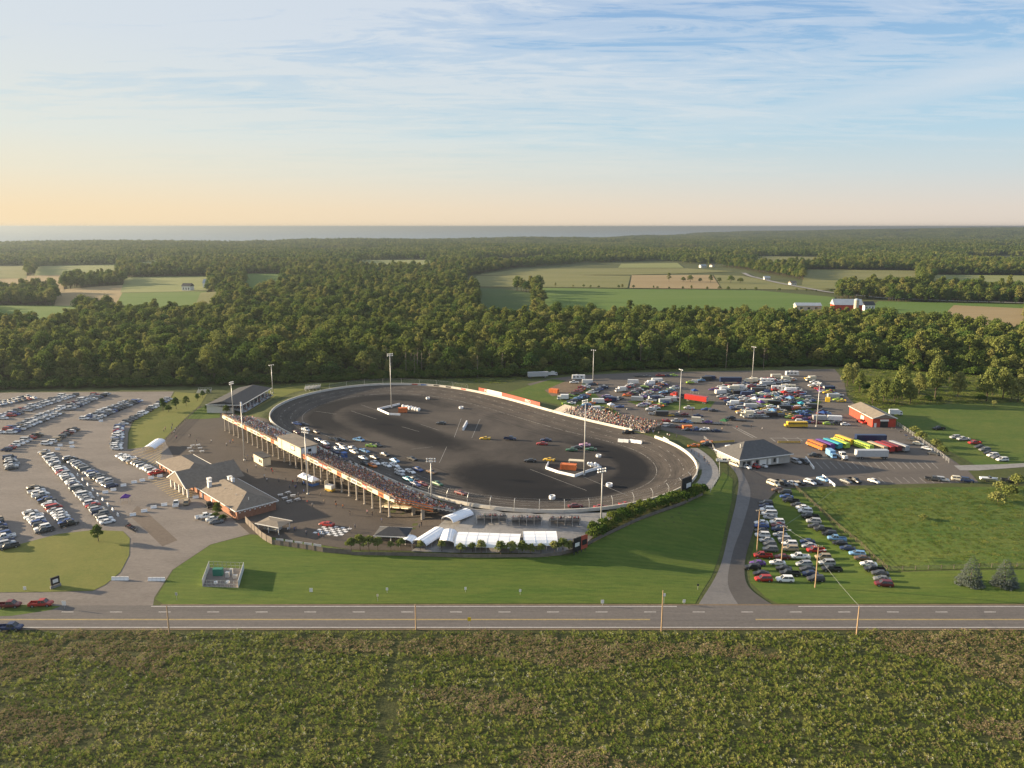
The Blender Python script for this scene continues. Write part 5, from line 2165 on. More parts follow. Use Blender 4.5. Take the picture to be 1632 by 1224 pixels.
# vendor tent and yellow stand under the grandstand
def vendor_tent():
    base = P(492, 770)
    t = thing('vendor_tent', 'white peaked vendor tent with blue skirt under the grandstand', 'tent', base, rad(-42))
    for k in range(3):
        x = -3.2 + k * 3.2
        mb = MB()
        for q in ((-1.6, -1.6, 1.6, -1.6), (1.6, -1.6, 1.6, 1.6), (1.6, 1.6, -1.6, 1.6), (-1.6, 1.6, -1.6, -1.6)):
            mb.face([(x + q[0], q[1], 2.3), (x + q[2], q[3], 2.3), (x, 0, 3.6)])
            mb.face([(x + q[0], q[1], 1.9), (x + q[2], q[3], 1.9), (x + q[2], q[3], 2.3), (x + q[0], q[1], 2.3)])
        mb.build('canopy', M_TENT, t)
        for sx in (-1.55, 1.55):
            for sy in (-1.55, 1.55):
                mb = MB(); mb.tube((x + sx, sy, 0), (x + sx, sy, 2.3), .04, n=5); mb.build('leg', M_STEEL, t)
    mb = MB()
    mb.box((4.85, 0, .1), (.06, 3.2, 1.0)); mb.box((1.8, -1.65, .1), (6, .06, .9)); mb.build('skirt', M_BLUE, t)
    b2 = P(526, 783)
    t = thing('food_stand', 'small yellow and white food stand on the plaza by the columns', 'food stand', b2, rad(-30))
    mb = MB(); mb.box((0, 0, .3), (3.2, 2.0, .9)); mb.build('counter', mat('mustard_panel', (.55, .36, .05), .6), t)
    mb = MB(); mb.box((0, 0, 1.2), (3.2, 2.0, 1.3)); mb.build('cabin', M_TRIM, t)
    mb = MB(); mb.box((-1.4, -.2, 2.5), (.12, 1.8, 1.6)); mb.build('sign_board', M_CREAM, t)
    for x in (-1.1, 1.1):
        mb = MB(); mb.tube((x, -1.05, .35), (x, -.85, .35), .35, n=10); mb.tube((x, .85, .35), (x, 1.05, .35), .35, n=10); mb.build('wheels', M_BLACK, t)
    b3 = P(418, 738)
    t = thing('kiosk', 'cream kiosk with two windows against the grandstand columns', 'kiosk', b3, GROT)
    mb = MB(); mb.box((0, 0, 0), (9.5, 3.4, 3.4)); mb.build('wall', M_CREAM, t)
    mb = MB(); mb.box((0, 0, 3.4), (10, 3.9, .25)); mb.build('roof', M_SHINGLE_D, t)
    for x in (1.6, 3.2):
        mb = MB(); mb.box((x, -1.72, 1.1), (1.1, .08, 1.3)); mb.build('window', M_GLASSD, t)


vendor_tent()

# ------------------------------------------------------------------ fences
def fence(px, label, h=1.9, step=2.6, m=M_FENCEW, slats=True, name='board_fence', post_m=None, z_fun=None, thick=.05):
    pts = [P(*p) for p in px]
    root = thing(name, label, 'fence', pts[0])
    path = resample([(p.x, p.y) for p in pts], max(2, int(sum((b - a).length for a, b in zip(pts, pts[1:])) / step)), False)
    zz = height(path[:, 0], path[:, 1])
    o = pts[0]
    pm = None
    for i in range(len(path)):
        if pm is None:
            mb = MB(); mb.box((0, 0, -.2), (.13, .13, h + .3)); pm = mb.data('fence_post', post_m or m)
        put('post', pm, root, (path[i, 0] - o.x, path[i, 1] - o.y, zz[i] - o.z))
    for i in range(len(path) - 1):
        d = path[i + 1] - path[i]
        L = np.linalg.norm(d)
        mb = MB()
        dz = zz[i + 1] - zz[i]
        a = Vector((path[i, 0] - o.x, path[i, 1] - o.y, zz[i] - o.z)); b = Vector((path[i + 1, 0] - o.x, path[i + 1, 1] - o.y, zz[i + 1] - o.z))
        if slats:
            mb.mesh([a + Vector((0, 0, .08)), b + Vector((0, 0, .08)), b + Vector((0, 0, h)), a + Vector((0, 0, h))], [(0, 1, 2, 3)])
            nrm = Vector((-d[1], d[0], 0)).normalized() * thick
            mb.mesh([a + nrm + Vector((0, 0, .08)), b + nrm + Vector((0, 0, .08)), b + nrm + Vector((0, 0, h)), a + nrm + Vector((0, 0, h))], [(3, 2, 1, 0)])
            mb.mesh([a + Vector((0, 0, h)), b + Vector((0, 0, h)), b + nrm + Vector((0, 0, h)), a + nrm + Vector((0, 0, h))], [(0, 1, 2, 3)])
            mb.build('panel', m, root)
        else:
            for z in (h * .35, h * .7, h * .98):
                mb.bar(a + Vector((0, 0, z)), b + Vector((0, 0, z)), .06)
            mb.build('rails', m, root)
    return root


fence([(391, 833), (404, 846), (420, 861), (434, 868)], 'grey slatted fence from the concession building corner', 2.3)
fence([(434, 868), (470, 873), (520, 881), (560, 884)], 'grey board fence with white banners along the lawn', 1.6)
for k in range(5):
    a = P(446 + k * 15, 866 + k * 2.2)
    o = MB(); o.box((0, 0, .8), (2.6, .06, .75)); o = o.build('fence_banner', M_TRIM, None, a, rad(-14))
    tag(o, ('white banner on the lawn fence, %s from the ticket booth' % ('first', 'second', 'third', 'fourth', 'fifth')[k]), 'banner', 'white banners on the lawn fence')
fence([(262, 704), (290, 676), (318, 650)], 'low rail fence along the path beside the dry grass', 1.3, 3.0, M_FENCEW, False, 'rail_fence')
fence([(560, 885), (640, 886), (740, 889), (860, 889), (905, 884), (960, 857), (1020, 829), (1085, 806), (1120, 790)], 'low brown retaining fence behind the shrubs above the lawn', 1.1, 4.0)
fence([(1264, 776), (1296, 806), (1330, 836), (1372, 870), (1414, 909)], 'brown rail fence along the meadow beside the grass car park', 1.5, 3.0, mat('brown_fence', (.13, .10, .07), .9, .2, .8), False)
fence([(1418, 909), (1500, 907), (1632, 904), (1720, 903)], 'rough post and rail fence along the front of the meadow', 1.2, 3.2, M_FENCEW, False, 'rail_fence')
fence([(1430, 678), (1462, 700), (1500, 728), (1512, 738)], 'chain-link fence on posts behind the red garage', 1.8, 3.0, M_STEEL, False, 'chain_fence')
fence([(1122, 700), (1135, 712), (1146, 735), (1147, 760), (1132, 785)], 'steel fence following the outside of the east turn', 1.4, 3.0, M_STEEL, False, 'rail_fence')
fence([(1096, 712), (1130, 707), (1170, 704.5)], 'low yellow guard wall left of the dark-roofed pit building', .9, 3.0, mat('yellow_wall', (.52, .38, .10), .7))
fence([(1240, 706), (1275, 706)], 'low yellow guard wall right of the dark-roofed pit building', .9, 3.0, mat('yellow_wall', (.52, .38, .10), .7))

# outer walkway of the east turn
_o = []
for i in range(near_index(1108, 722), near_index(1108, 722) + 1):
    pass

# ------------------------------------------------------------------ equipment yard on the lawn
def equipment_yard():
    c = [P(323, 935), (P(334, 905)), P(389, 907), P(380, 937)]
    o = c[0]
    t = thing('equipment_yard', 'fenced equipment yard with a green cabinet on the lawn', 'enclosure', o)
    mb = MB(); mb.prism([(p.x - o.x, p.y - o.y) for p in (c[0], c[3], c[2], c[1])], .03, .09); mb.build('gravel_bed', M_GRAVEL, t)
    for a, b, m, h in ((c[0], c[1], M_SIDING, 2.0), (c[2], c[3], M_TRIM, 2.0)):
        mb = MB(); mb.bar((a.x - o.x, a.y - o.y, h / 2 + .1), (b.x - o.x, b.y - o.y, h / 2 + .1), .08, h); mb.build('screen_panel', m, t)
    for a, b in ((c[0], c[3]), (c[1], c[2])):
        mb = MB()
        for z in (.1, 1.0, 1.95):
            mb.bar((a.x - o.x, a.y - o.y, z), (b.x - o.x, b.y - o.y, z), .05)
        for k in range(9):
            p = a + (b - a) * k / 8 - o
            mb.bar((p.x, p.y, 0), (p.x, p.y, 2.0), .07)
        mb.build('wire_side', M_STEEL, t)
    p = P(348, 917) - o
    mb = MB(); mb.box((p.x, p.y, .1), (2.6, 1.3, 1.9)); mb.box((p.x, p.y, 2.0), (2.7, 1.4, .1)); mb.build('green_cabinet', mat('green_cabinet', (.03, .17, .12), .6), t)
    for u, v, s in ((363, 920, (1.0, .9, 1.5)), (369, 916, (.8, .8, 1.7)), (375, 922, (1.2, .6, 1.0))):
        p = P(u, v) - o
        mb = MB(); mb.box((p.x, p.y, .1), s); mb.build('switch_box', M_STEEL, t)
    for u, v in ((344, 930), (363, 929)):
        p = P(u, v) - o
        mb = MB(); mb.tube((p.x, p.y, .1), (p.x, p.y, .6), .6, .5, 8); mb.build('tank_lid', M_TRIM, t)


equipment_yard()

# ------------------------------------------------------------------ utility poles and wires
def utility_pole(base, top_v, label, lamp=False, arms=1):
    h = top_z(base, top_v) - base[2]
    t = thing('utility_pole', label, 'utility pole', base)
    mb = MB(); mb.tube((0, 0, -.3), (0, 0, h), .19, .12, 7); mb.build('pole', M_POLE, t)
    for k in range(arms):
        mb = MB(); mb.bar((-1.1, 0, h - .4 - k * .9), (1.1, 0, h - .4 - k * .9), .12, .14); mb.build('crossarm', M_POLE, t)
        for x in (-1, -.45, .45, 1):
            mb = MB(); mb.tube((x, 0, h - .33 - k * .9), (x, 0, h - .12 - k * .9), .05, .06, 6); mb.build('insulator', M_LAMP, t)
    if lamp:
        mb = MB(); mb.bar((0, 0, h - 1.6), (1.6, -.2, h - 1.2), .07); mb.tube((1.5, -.2, h - 1.3), (2.1, -.25, h - 1.25), .2, .14, 7); mb.build('street_lamp_arm', M_LAMP, t)
    return Vector((base[0], base[1], base[2] + h))


TOPS = {}
for key, (u, v, tv, lab, lamp) in {
        'a': (1206, 882, 812, 'utility pole on the left edge of the grass car park', True),
        'b': (1245, 899, 838, 'utility pole in the middle of the grass car park with a crossarm', True),
        'c': (1299, 936, 869, 'utility pole at the front of the grass car park', True),
        'r1': (270, 1010, 966, 'roadside pole by the driveway entrance', False),
        'r2': (663, 1004, 963, 'roadside pole at the field edge left of the yellow marker', False),
        'r3': (1054, 1006, 941, 'roadside pole at the field edge facing the service drive', False),
        'r4': (1365, 1012, 966, 'roadside pole with guy wire right of the service drive', False)}.items():
    TOPS[key] = utility_pole(P(u, v), tv, lab, lamp, 1 if lamp else 0)


def wire(a, b, sag, label, r=.02):
    mb = MB()
    pts = [a + (b - a) * (k / 12) - Vector((0, 0, sag * 4 * (k / 12) * (1 - k / 12))) for k in range(13)]
    pts = [p - a for p in pts]
    for p, q in zip(pts, pts[1:]):
        mb.tube(p, q, r, n=3, caps=False)
    o = mb.build('overhead_wire', M_STEEL, None, a)
    tag(o, label, 'wire')


wire(TOPS['a'], TOPS['b'], .6, 'wire between the left and middle car park poles')
wire(TOPS['b'], TOPS['c'], .6, 'wire between the middle and front car park poles')
wire(TOPS['c'] - Vector((0, 0, 3)), TOPS['r4'], .4, 'wire running from the front car park pole down to the road')
wire(TOPS['b'], P(1330, 800) + Vector((0, 0, 5)), .5, 'wire leaving the middle car park pole towards the meadow fence')

# roadside and lawn markers
def marker_post(u, v, h, w_, m, label, cat='marker', shape='box'):
    base = P(u, v)
    t = thing('marker_sign', label, cat, base)
    mb = MB(); mb.tube((0, 0, 0), (0, 0, h), .04, n=5); mb.build('post', M_STEEL, t)
    mb = MB()
    if shape == 'box':
        mb.box((0, -.05, h - w_ * .5), (w_, .05, w_ * 1.2))
    else:
        mb.tube((0, -.05, h), (0, .05, h), w_ * .6, n=8)
    mb.build('plate', m, t)


MUSTARD = mat('yellow_sign', (.70, .48, .03), .6)
for u, v, h, w_, m, lab in ((748, 1003, 2.6, .8, MUSTARD, 'yellow diamond road sign at the field edge'), (960, 966, 1.2, .8, M_TRIM, 'white box marker at the road edge below the lawn'),
                            (1090, 964, 1.0, .7, M_TRIM, 'white marker at the corner of the service drive'), (496, 944, .6, .9, M_TRIM, 'white marker on the lawn right of the equipment yard'),
                            (617, 945, 1.1, .6, M_TRIM, 'white marker on the lawn, second from the equipment yard'), (742, 944, 1.1, .6, M_TRIM, 'white marker in the middle of the lawn edge'),
                            (829, 948, 1.2, .6, M_TRIM, 'white marker on the lawn, last before the service drive'), (602, 958, 1.6, .5, M_CREAM, 'thin tan sign at the lawn edge near the road'),
                            (1058, 962, 2.4, .7, M_TRIM, 'tall white lamp marker left of the service drive mouth'), (282, 957, 1.8, .6, M_STEEL, 'grey road sign right of the driveway entrance'),
                            (40, 941, .6, .8, M_TRIM, 'white marker on the dry grass island'), (103, 971, 1.6, 1.0, M_TRIM, 'white sign panel at the tip of the roadside grass'),
                            (1112, 940, 1.4, .5, M_DARKSTEEL, 'small dark sign on the lawn by the service drive')):
    marker_post(u, v, h, w_, m, lab)

# movable white barriers of the entrance and the lot
def water_barrier(u, v, rz, label, L=1.9):
    t = thing('water_barrier', label, 'barrier', P(u, v), rz, 'white water barriers of the car park')
    mb = MB()
    prof = [(-.3, 0), (.3, 0), (.28, .25), (.13, .5), (.1, 1.0), (-.1, 1.0), (-.13, .5), (-.28, .25)]
    n = len(prof)
    vs = [(-L / 2, y, z) for y, z in prof] + [(L / 2, y, z) for y, z in prof]
    mb.mesh(vs, [tuple(range(n))[::-1], tuple(range(n, 2 * n))] + [(k, (k + 1) % n, n + (k + 1) % n, n + k) for k in range(n)])
    mb.build('block', M_BARRIER, t)


ORD = ('first', 'second', 'third', 'fourth', 'fifth', 'sixth', 'seventh', 'eighth', 'ninth', 'tenth')
for k in range(4):
    water_barrier(182 + k * 6.5, 924.5, 0, 'white barrier across the driveway left half, %s from the grass island' % ORD[k], 1.25)
    water_barrier(240 + k * 6.5, 925.5, 0, 'white barrier across the driveway right half, %s from the centre gap' % ORD[k], 1.25)
for k, (u, v) in enumerate(((212, 822), (230, 816), (245, 810), (262, 806), (312, 794))):
    water_barrier(u, v, rad(20), 'white barrier across the forecourt, %s from the grass island' % ORD[k])
for k, (u, v) in enumerate(((168, 786), (181, 782), (197, 775), (214, 770), (227, 767), (241, 763), (255, 760))):
    water_barrier(u, v, rad(22), 'white barrier in the line to the small tent, %s from the parked rows' % ORD[k])
for k, (u, v) in enumerate(((96, 711), (114, 707), (115, 713), (92, 717), (161, 672))):
    water_barrier(u, v, rad(10), 'white barrier in the far middle of the gravel lot, %s from the left' % ORD[k])
for k in range(9):
    water_barrier(124 + k * 8.0, 758 + k * 8.0, rad(-50), 'white barrier in the gap between the diagonal rows, %s from the far end' % ORD[k], 1.6)
barrier_run([(1284, 731), (1297, 748)], 'short white barrier line on the asphalt beyond the pit building', 1.0, .5)
barrier_run([(1311, 760), (1331, 776)], 'short white barrier line among the cars at the meadow edge', 1.0, .5)
barrier_run([(1057, 700), (1066, 705)], 'pit gate barrier of white blocks beside the crowd', 1.1, .5)

# victory lane: chequered pad
_c = P(530, 846)
def chequer_material():
    m = bpy.data.materials.new('chequered_paint'); m.use_nodes = True
    w = NT(m.node_tree)
    out = w.n('ShaderNodeOutputMaterial'); b = w.n('ShaderNodeBsdfPrincipled', in_Roughness=.7)
    tc = w.n('ShaderNodeTexCoord'); ck = w.n('ShaderNodeTexChecker', in_Scale=.8)
    ck.inputs['Color1'].default_value = (.6, .6, .6, 1); ck.inputs['Color2'].default_value = (.03, .03, .03, 1)
    w.l(tc.outputs['Object'], ck.inputs['Vector']); w.l(ck.outputs[0], b.inputs['Base Color']); w.l(b.outputs[0], out.inputs[0])
    return m
_mb = MB(); _mb.face([(-5, -3.6, 0), (5, -3.6, 0), (5, 3.6, 0), (-5, 3.6, 0)])
struct(_mb.build('victory_lane', chequer_material(), None, (_c.x, _c.y, _c.z + .085), rad(-18)))
# farm beyond the woods
def farm(u, v, tz, parts):
    pass


def simple_house(u, v, hid, sx, sy, e, r, rz, wallm, roofm, label, name='farm_house', axis='x'):
    x, y = P0(u, v, hid)
    t = thing(name, label, 'building', (x, y, hh(x, y)), rz)
    mb = MB(); mb.box((0, 0, 0), (sx, sy, e)); mb.build('wall', wallm, t)
    mb = MB(); hip_roof(mb, -sx / 2, sx / 2, -sy / 2, sy / 2, e, r, .6, False, axis); mb.build('roof', roofm, t)
    mb = MB()
    if axis == 'x':
        for s in (-1, 1):
            mb.face([(s * sx / 2, -sy / 2, e), (s * sx / 2, sy / 2, e), (s * sx / 2, 0, r - .3)][::s])
    else:
        for s in (-1, 1):
            mb.face([(-sx / 2, s * sy / 2, e), (sx / 2, s * sy / 2, e), (0, s * sy / 2, r - .3)][::s])
    mb.build('gable', wallm, t)
    for k in range(3):
        mb = MB(); mb.box((-sx * .3 + k * sx * .3, -sy / 2 - .05, e * .35), (sx * .1, .12, e * .35)); mb.build('window', M_GLASSD, t)
    return t


M_TINROOF = mat('pale_tin_roof', (.30, .34, .38), .5, .1, .2)
simple_house(1349, 485, 10, 30, 15, 10, 16, rad(-6), M_BARN, M_TINROOF, 'red barn with a pale tin roof beyond the woods', 'red_barn')
_x, _y = P0(1357, 487, 10)
_t = thing('silo', 'round tan silo standing beside the red barn', 'silo', (_x, _y - 12, 0))
_m = MB(); _m.tube((0, 0, 0), (0, 0, 17), 2.6, n=14); _m.build('barrel', M_CONCOL, _t, smooth_=False)
_m = MB()
for k in range(4):
    a0, a1 = math.pi / 2 * k / 4, math.pi / 2 * (k + 1) / 4
    _m.tube((0, 0, 17 + 2.0 * math.sin(a0)), (0, 0, 17 + 2.0 * math.sin(a1)), 2.7 * math.cos(a0), max(.02, 2.7 * math.cos(a1)), 14, caps=False)
_m.build('dome', M_TINROOF, _t)
simple_house(1287, 485, 7, 28, 12, 6, 9, rad(-4), M_CONCOL, M_TINROOF, 'long pale farm shed left of the red barn', 'farm_shed')
simple_house(1383, 483, 8, 13, 9, 6, 10, rad(10), M_TRIM, M_SHINGLE_D, 'white farmhouse right of the silo')
simple_house(334, 459, 0, 16, 12, 8, 14, rad(0), M_TRIM, M_TINROOF, 'white barn with tin roof on the left green field', 'white_barn')
simple_house(357, 460, 0, 20, 12, 8, 13, rad(8), M_SIDING, M_TINROOF, 'pale farm shed beside the white barn on the left', 'farm_shed')
simple_house(300, 464, 0, 14, 10, 8, 12, rad(-10), M_TRIM, M_SHINGLE_D, 'white house behind trees on the left green field')
for k, (u, v, lab) in enumerate(((1222, 443, 'white house by the country road, farther'), (1263, 451, 'white house by the country road, nearer'), (1120, 424, 'long pale building on the far plain'),
                                 (1135, 423, 'small pale building on the far plain'))):
    simple_house(u, v, 4, 16 if k == 2 else 10, 8, 4.5, 7.5, rad(12 * k), M_SIDING, M_SHINGLE if k % 2 else M_TINROOF, lab)
_x, _y = P0(1074, 414)
_t = thing('water_tower', 'white water tower far out on the plain', 'water tower', (_x, _y, 0))
_m = MB(); _m.tube((0, 0, 0), (0, 0, 15), 1.2, .9, 10); _m.build('stem', M_TRIM, _t)
_m = MB()
for k in range(6):
    a0, a1 = -math.pi / 2 + math.pi * k / 6, -math.pi / 2 + math.pi * (k + 1) / 6
    _m.tube((0, 0, 16.5 + 2.5 * math.sin(a0)), (0, 0, 16.5 + 2.5 * math.sin(a1)), max(.02, 3.5 * math.cos(a0)), max(.02, 3.5 * math.cos(a1)), 12, caps=False)
_m.build('tank', M_TRIM, _t, smooth_=True)
# ------------------------------------------------------------------ vehicles
M_GLASS = mat('car_glass', (.025, .03, .035), .12, spec=.7)
M_TYRE = mat('tyre_rubber', (.018, .018, .018), .85)
M_RIM = mat('wheel_rim', (.35, .35, .36), .35, metal=.6)
M_PLASTIC = mat('black_plastic', (.03, .03, .03), .6)
M_LAMPF = mat('headlamp_lens', (.75, .75, .72), .2)
M_LAMPR = mat('tail_lamp_lens', (.40, .02, .02), .3)


def loft(mb, stations, mi=0):
    """stations: (x, half width low, half width high, z low, z high); chamfered section"""
    rings = []
    for x, wl, wh, zl, zh in stations:
        zm = zl + (zh - zl) * .55
        rings.append([(x, -wl * .92, zl), (x, wl * .92, zl), (x, wl, zl + (zh - zl) * .25), (x, wl, zm), (x, wh, zh), (x, -wh, zh), (x, -wl, zm), (x, -wl, zl + (zh - zl) * .25)])
    n = 8
    for a, b in zip(rings, rings[1:]):
        for k in range(n):
            mb.face([a[k], a[(k + 1) % n], b[(k + 1) % n], b[k]], mi)
    mb.face(rings[0][::-1], mi)
    mb.face(rings[-1], mi)


def cabin(mb, mg, x0, x1, x2, x3, w0, w1, z0, z1):
    """glasshouse: base x0..x3 at z0, roof x1..x2 at z1; glass in mg, roof and pillars in mb"""
    B = [(x0, -w0, z0), (x3, -w0, z0), (x3, w0, z0), (x0, w0, z0)]
    T = [(x1, -w1, z1 - .05), (x2, -w1, z1 - .05), (x2, w1, z1 - .05), (x1, w1, z1 - .05)]
    mg.mesh(B + T, [(0, 1, 5, 4), (1, 2, 6, 5), (2, 3, 7, 6), (3, 0, 4, 7)])
    R = [(x, y * 1.02, z1 + .02) for x, y, z in T]
    R2 = [(x, y * 1.03, z1 - .07) for x, y, z in T]
    mb.mesh(R2 + R, [(4, 5, 6, 7), (0, 1, 5, 4), (1, 2, 6, 5), (2, 3, 7, 6), (3, 0, 4, 7)])
    for b, t in zip(B, T):
        mb.bar((b[0], b[1] * 1.01, b[2]), (t[0], t[1] * 1.02, t[2]), .09)
    xm = (x1 + x2) / 2
    for s in (-1, 1):
        mb.bar((xm, s * w0 * 1.01, z0), (xm, s * w1 * 1.02, z1 - .05), .09)


def wheel_data(r, w_):
    mb = MB()
    mb.tube((0, -w_ / 2, 0), (0, w_ / 2, 0), r, n=12)
    mb.tube((0, -w_ / 2 - .012, 0), (0, w_ / 2 + .012, 0), r * .58, n=8, mi=1)
    return mb.data('wheel', [M_TYRE, M_RIM])


VEH = {}


def define(kind, body_fn, wheels, wr=.33, ww=.22, extra=None):
    mb, mg = MB(), MB()
    body_fn(mb, mg)
    body = mb.data(kind + '_body', M_PAINT)
    glass = mg.data(kind + '_glass', M_GLASS) if mg.v else None
    wd = wheel_data(wr, ww)
    parts = [(body, None)] + ([(glass, None)] if glass else []) + [(wd, Matrix.Translation((x, y, wr))) for x, y in wheels]
    ex = []
    for nm, m, fn in (extra or []):
        q = MB(); fn(q); q = q.data(nm, m)
        ex.append((nm, q)); parts.append((q, None))
    VEH[kind] = dict(body=body, glass=glass, wheel=wd, wheels=wheels, wr=wr, extra=ex, joined=joined(kind, parts))


def sedan_b(mb, mg):
    loft(mb, [(-2.3, .72, .66, .32, .78), (-2.2, .86, .80, .24, .94), (-1.5, .90, .82, .2, 1.0), (-.9, .90, .83, .2, .98), (.7, .90, .83, .2, .96), (1.2, .90, .80, .2, .92), (2.0, .87, .74, .22, .80), (2.32, .72, .60, .3, .62)])
    cabin(mb, mg, -1.75, -1.0, .35, 1.15, .80, .60, .93, 1.44)


def hatch_b(mb, mg):
    loft(mb, [(-2.05, .74, .70, .3, .9), (-1.95, .86, .80, .24, 1.02), (-1.2, .88, .82, .2, 1.0), (.8, .88, .82, .2, .98), (1.3, .88, .78, .2, .93), (1.9, .84, .70, .24, .78), (2.1, .70, .58, .32, .6)])
    cabin(mb, mg, -1.95, -1.6, .3, 1.2, .79, .61, .97, 1.52)


def suv_b(mb, mg):
    loft(mb, [(-2.35, .80, .76, .36, 1.0), (-2.28, .92, .86, .3, 1.12), (-1.4, .95, .88, .28, 1.12), (.8, .95, .88, .28, 1.10), (1.2, .95, .86, .28, 1.05), (2.1, .92, .80, .3, .95), (2.38, .80, .68, .4, .75)])
    cabin(mb, mg, -2.25, -1.95, .45, 1.15, .85, .68, 1.08, 1.74)


def van_b(mb, mg):
    loft(mb, [(-2.55, .88, .84, .34, 1.12), (-2.5, .97, .92, .28, 1.2), (1.2, .97, .92, .26, 1.16), (1.7, .96, .88, .28, 1.08), (2.35, .90, .74, .3, .92), (2.6, .76, .62, .4, .72)])
    cabin(mb, mg, -2.48, -2.3, 1.0, 1.75, .90, .76, 1.14, 1.84)


def pickup_b(mb, mg):
    loft(mb, [(-.45, .97, .92, .38, 1.12), (1.3, .97, .92, .38, 1.12), (1.5, .97, .88, .38, 1.1), (2.5, .95, .84, .4, 1.04), (2.8, .84, .72, .5, .82)])
    # bed: floor and sides
    mb.box((-1.65, 0, .45), (2.4, 1.86, .22))
    for s in (-1, 1):
        mb.box((-1.65, s * .92, .45), (2.4, .1, .66))
    mb.box((-2.82, 0, .45), (.1, 1.9, .66))
    cabin(mb, mg, -.5, -.35, .95, 1.6, .86, .70, 1.1, 1.82)


def wagon_b(mb, mg):
    loft(mb, [(-2.4, .74, .70, .3, .9), (-2.3, .88, .82, .24, 1.0), (.8, .90, .83, .2, .97), (1.3, .90, .80, .2, .92), (2.1, .86, .72, .24, .78), (2.35, .72, .58, .32, .6)])
    cabin(mb, mg, -2.3, -2.0, .35, 1.15, .80, .62, .95, 1.50)


def race_b(mb, mg):
    loft(mb, [(-2.45, .94, .92, .22, .86), (-2.3, .98, .94, .12, .90), (-1.0, .98, .94, .1, .82), (.7, .98, .93, .1, .78), (1.6, .98, .88, .1, .66), (2.3, .96, .84, .1, .50), (2.45, .88, .78, .12, .36)])
    mb.box((-2.5, 0, .86), (.06, 1.8, .20))
    cabin(mb, mg, -1.45, -.75, .1, .85, .72, .54, .78, 1.28)


def street_stock_b(mb, mg):
    loft(mb, [(-2.5, .84, .78, .36, .86), (-2.3, .94, .88, .22, .96), (-1.4, .96, .88, .2, .98), (1.0, .96, .88, .2, .94), (1.4, .96, .86, .2, .90), (2.3, .92, .80, .22, .80), (2.55, .82, .72, .3, .62)])
    cabin(mb, mg, -1.7, -1.1, .35, 1.0, .80, .62, .92, 1.40)


W4 = lambda a, b, t: [(a, -t), (a, t), (b, -t), (b, t)]
define('sedan', sedan_b, W4(1.4, -1.4, .80))
define('hatchback', hatch_b, W4(1.3, -1.25, .78), .31)
define('suv', suv_b, W4(1.45, -1.4, .84), .37)
define('minivan', van_b, W4(1.6, -1.5, .86), .35)
define('pickup_truck', pickup_b, W4(1.85, -1.75, .86), .40, .26)
define('wagon', wagon_b, W4(1.4, -1.4, .80))
define('race_car', race_b, W4(1.45, -1.4, .84), .34, .3)
define('stock_car', street_stock_b, W4(1.5, -1.45, .84), .34, .26)


def bus_b(mb, mg):
    mb.box((-.6, 0, .55), (9.6, 2.4, 1.25)); mb.box((-.6, 0, 2.5), (9.6, 2.4, .28)); mb.box((-.6, 0, 2.78), (9.4, 2.0, .14), taper=(.98, .8))
    for k in range(11):
        x = -5.3 + k * .95
        mb.box((x, 0, 1.8), (.16, 2.4, .7))
    mb.box((4.75, 0, .55), (1.4, 2.1, .95), taper=(.86, .86), shift=(-.08, 0))
    mg.box((-.6, 0, 1.8), (9.5, 2.34, .7))
    mg.box((4.16, 0, 1.62), (.1, 2.1, .85))


define('school_bus', bus_b, W4(4.1, -3.4, 1.05), .48, .3, [('side_stripe', M_PLASTIC, lambda q: [q.box((-.6, s * 1.22, 1.45), (9.4, .03, .1)) for s in (-1, 1)]),
                                                            ('bumper', M_PLASTIC, lambda q: (q.box((-5.5, 0, .5), (.15, 2.4, .25)), q.box((5.5, 0, .5), (.15, 2.2, .25))))])


def enclosed_b(mb, mg):
    mb.box((0, 0, .55), (6.4, 2.4, 2.1)); mb.box((3.35, 0, .55), (.5, 2.0, 1.9), taper=(.4, .9), shift=(-.15, 0))
    mb.bar((3.3, -.7, .5), (4.7, 0, .5), .1); mb.bar((3.3, .7, .5), (4.7, 0, .5), .1)


define('enclosed_trailer', enclosed_b, W4(-.3, -1.1, 1.1), .34, .22, [('rear_door', M_STEEL, lambda q: q.box((-3.22, 0, .65), (.05, 2.1, 1.85)))])


def flat_b(mb, mg):
    mb.box((0, 0, .55), (6.0, 2.2, .12))
    for s in (-1, 1):
        mb.bar((-3, s * 1.1, .78), (3, s * 1.1, .78), .08)
    mb.bar((3.0, -.8, .6), (4.5, 0, .55), .1); mb.bar((3.0, .8, .6), (4.5, 0, .55), .1)
    mb.box((-.5, -1.25, .75), (2.0, .25, .08)); mb.box((-.5, 1.25, .75), (2.0, .25, .08))


define('flatbed_trailer', flat_b, W4(-.1, -.95, 1.2), .34, .2)


def semi_b(mb, mg):
    mb.box((-2.4, 0, 1.1), (13.2, 2.5, 2.75))


define('semi_trailer', semi_b, W4(-7.2, -8.3, 1.1) + [(1.8, -1.0), (1.8, 1.0)], .5, .5, [('rear_door', M_STEEL, lambda q: q.box((-9.03, 0, 1.2), (.06, 2.3, 2.5))), ('landing_leg', M_STEEL, lambda q: (q.box((2.6, -.9, .1), (.2, .2, 1.0)), q.box((2.6, .9, .1), (.2, .2, 1.0))))])


def tractor_b(mb, mg):
    mb.box((.3, 0, .8), (2.4, 2.3, 2.2), taper=(.85, .92)); mb.box((2.2, 0, .8), (1.9, 1.9, 1.2), taper=(.9, .85)); mb.box((-1.9, 0, .7), (2.4, 1.2, .3))
    mg.box((1.52, 0, 1.95), (.16, 2.0, .85), taper=(.9, .92), shift=(-.14, 0))
    mg.box((.6, 0, 2.0), (1.0, 2.32, .75), taper=(.9, .93))


define('tractor_unit', tractor_b, W4(2.3, -1.6, 1.0) + [(-2.6, -1.0), (-2.6, 1.0)], .5, .45)


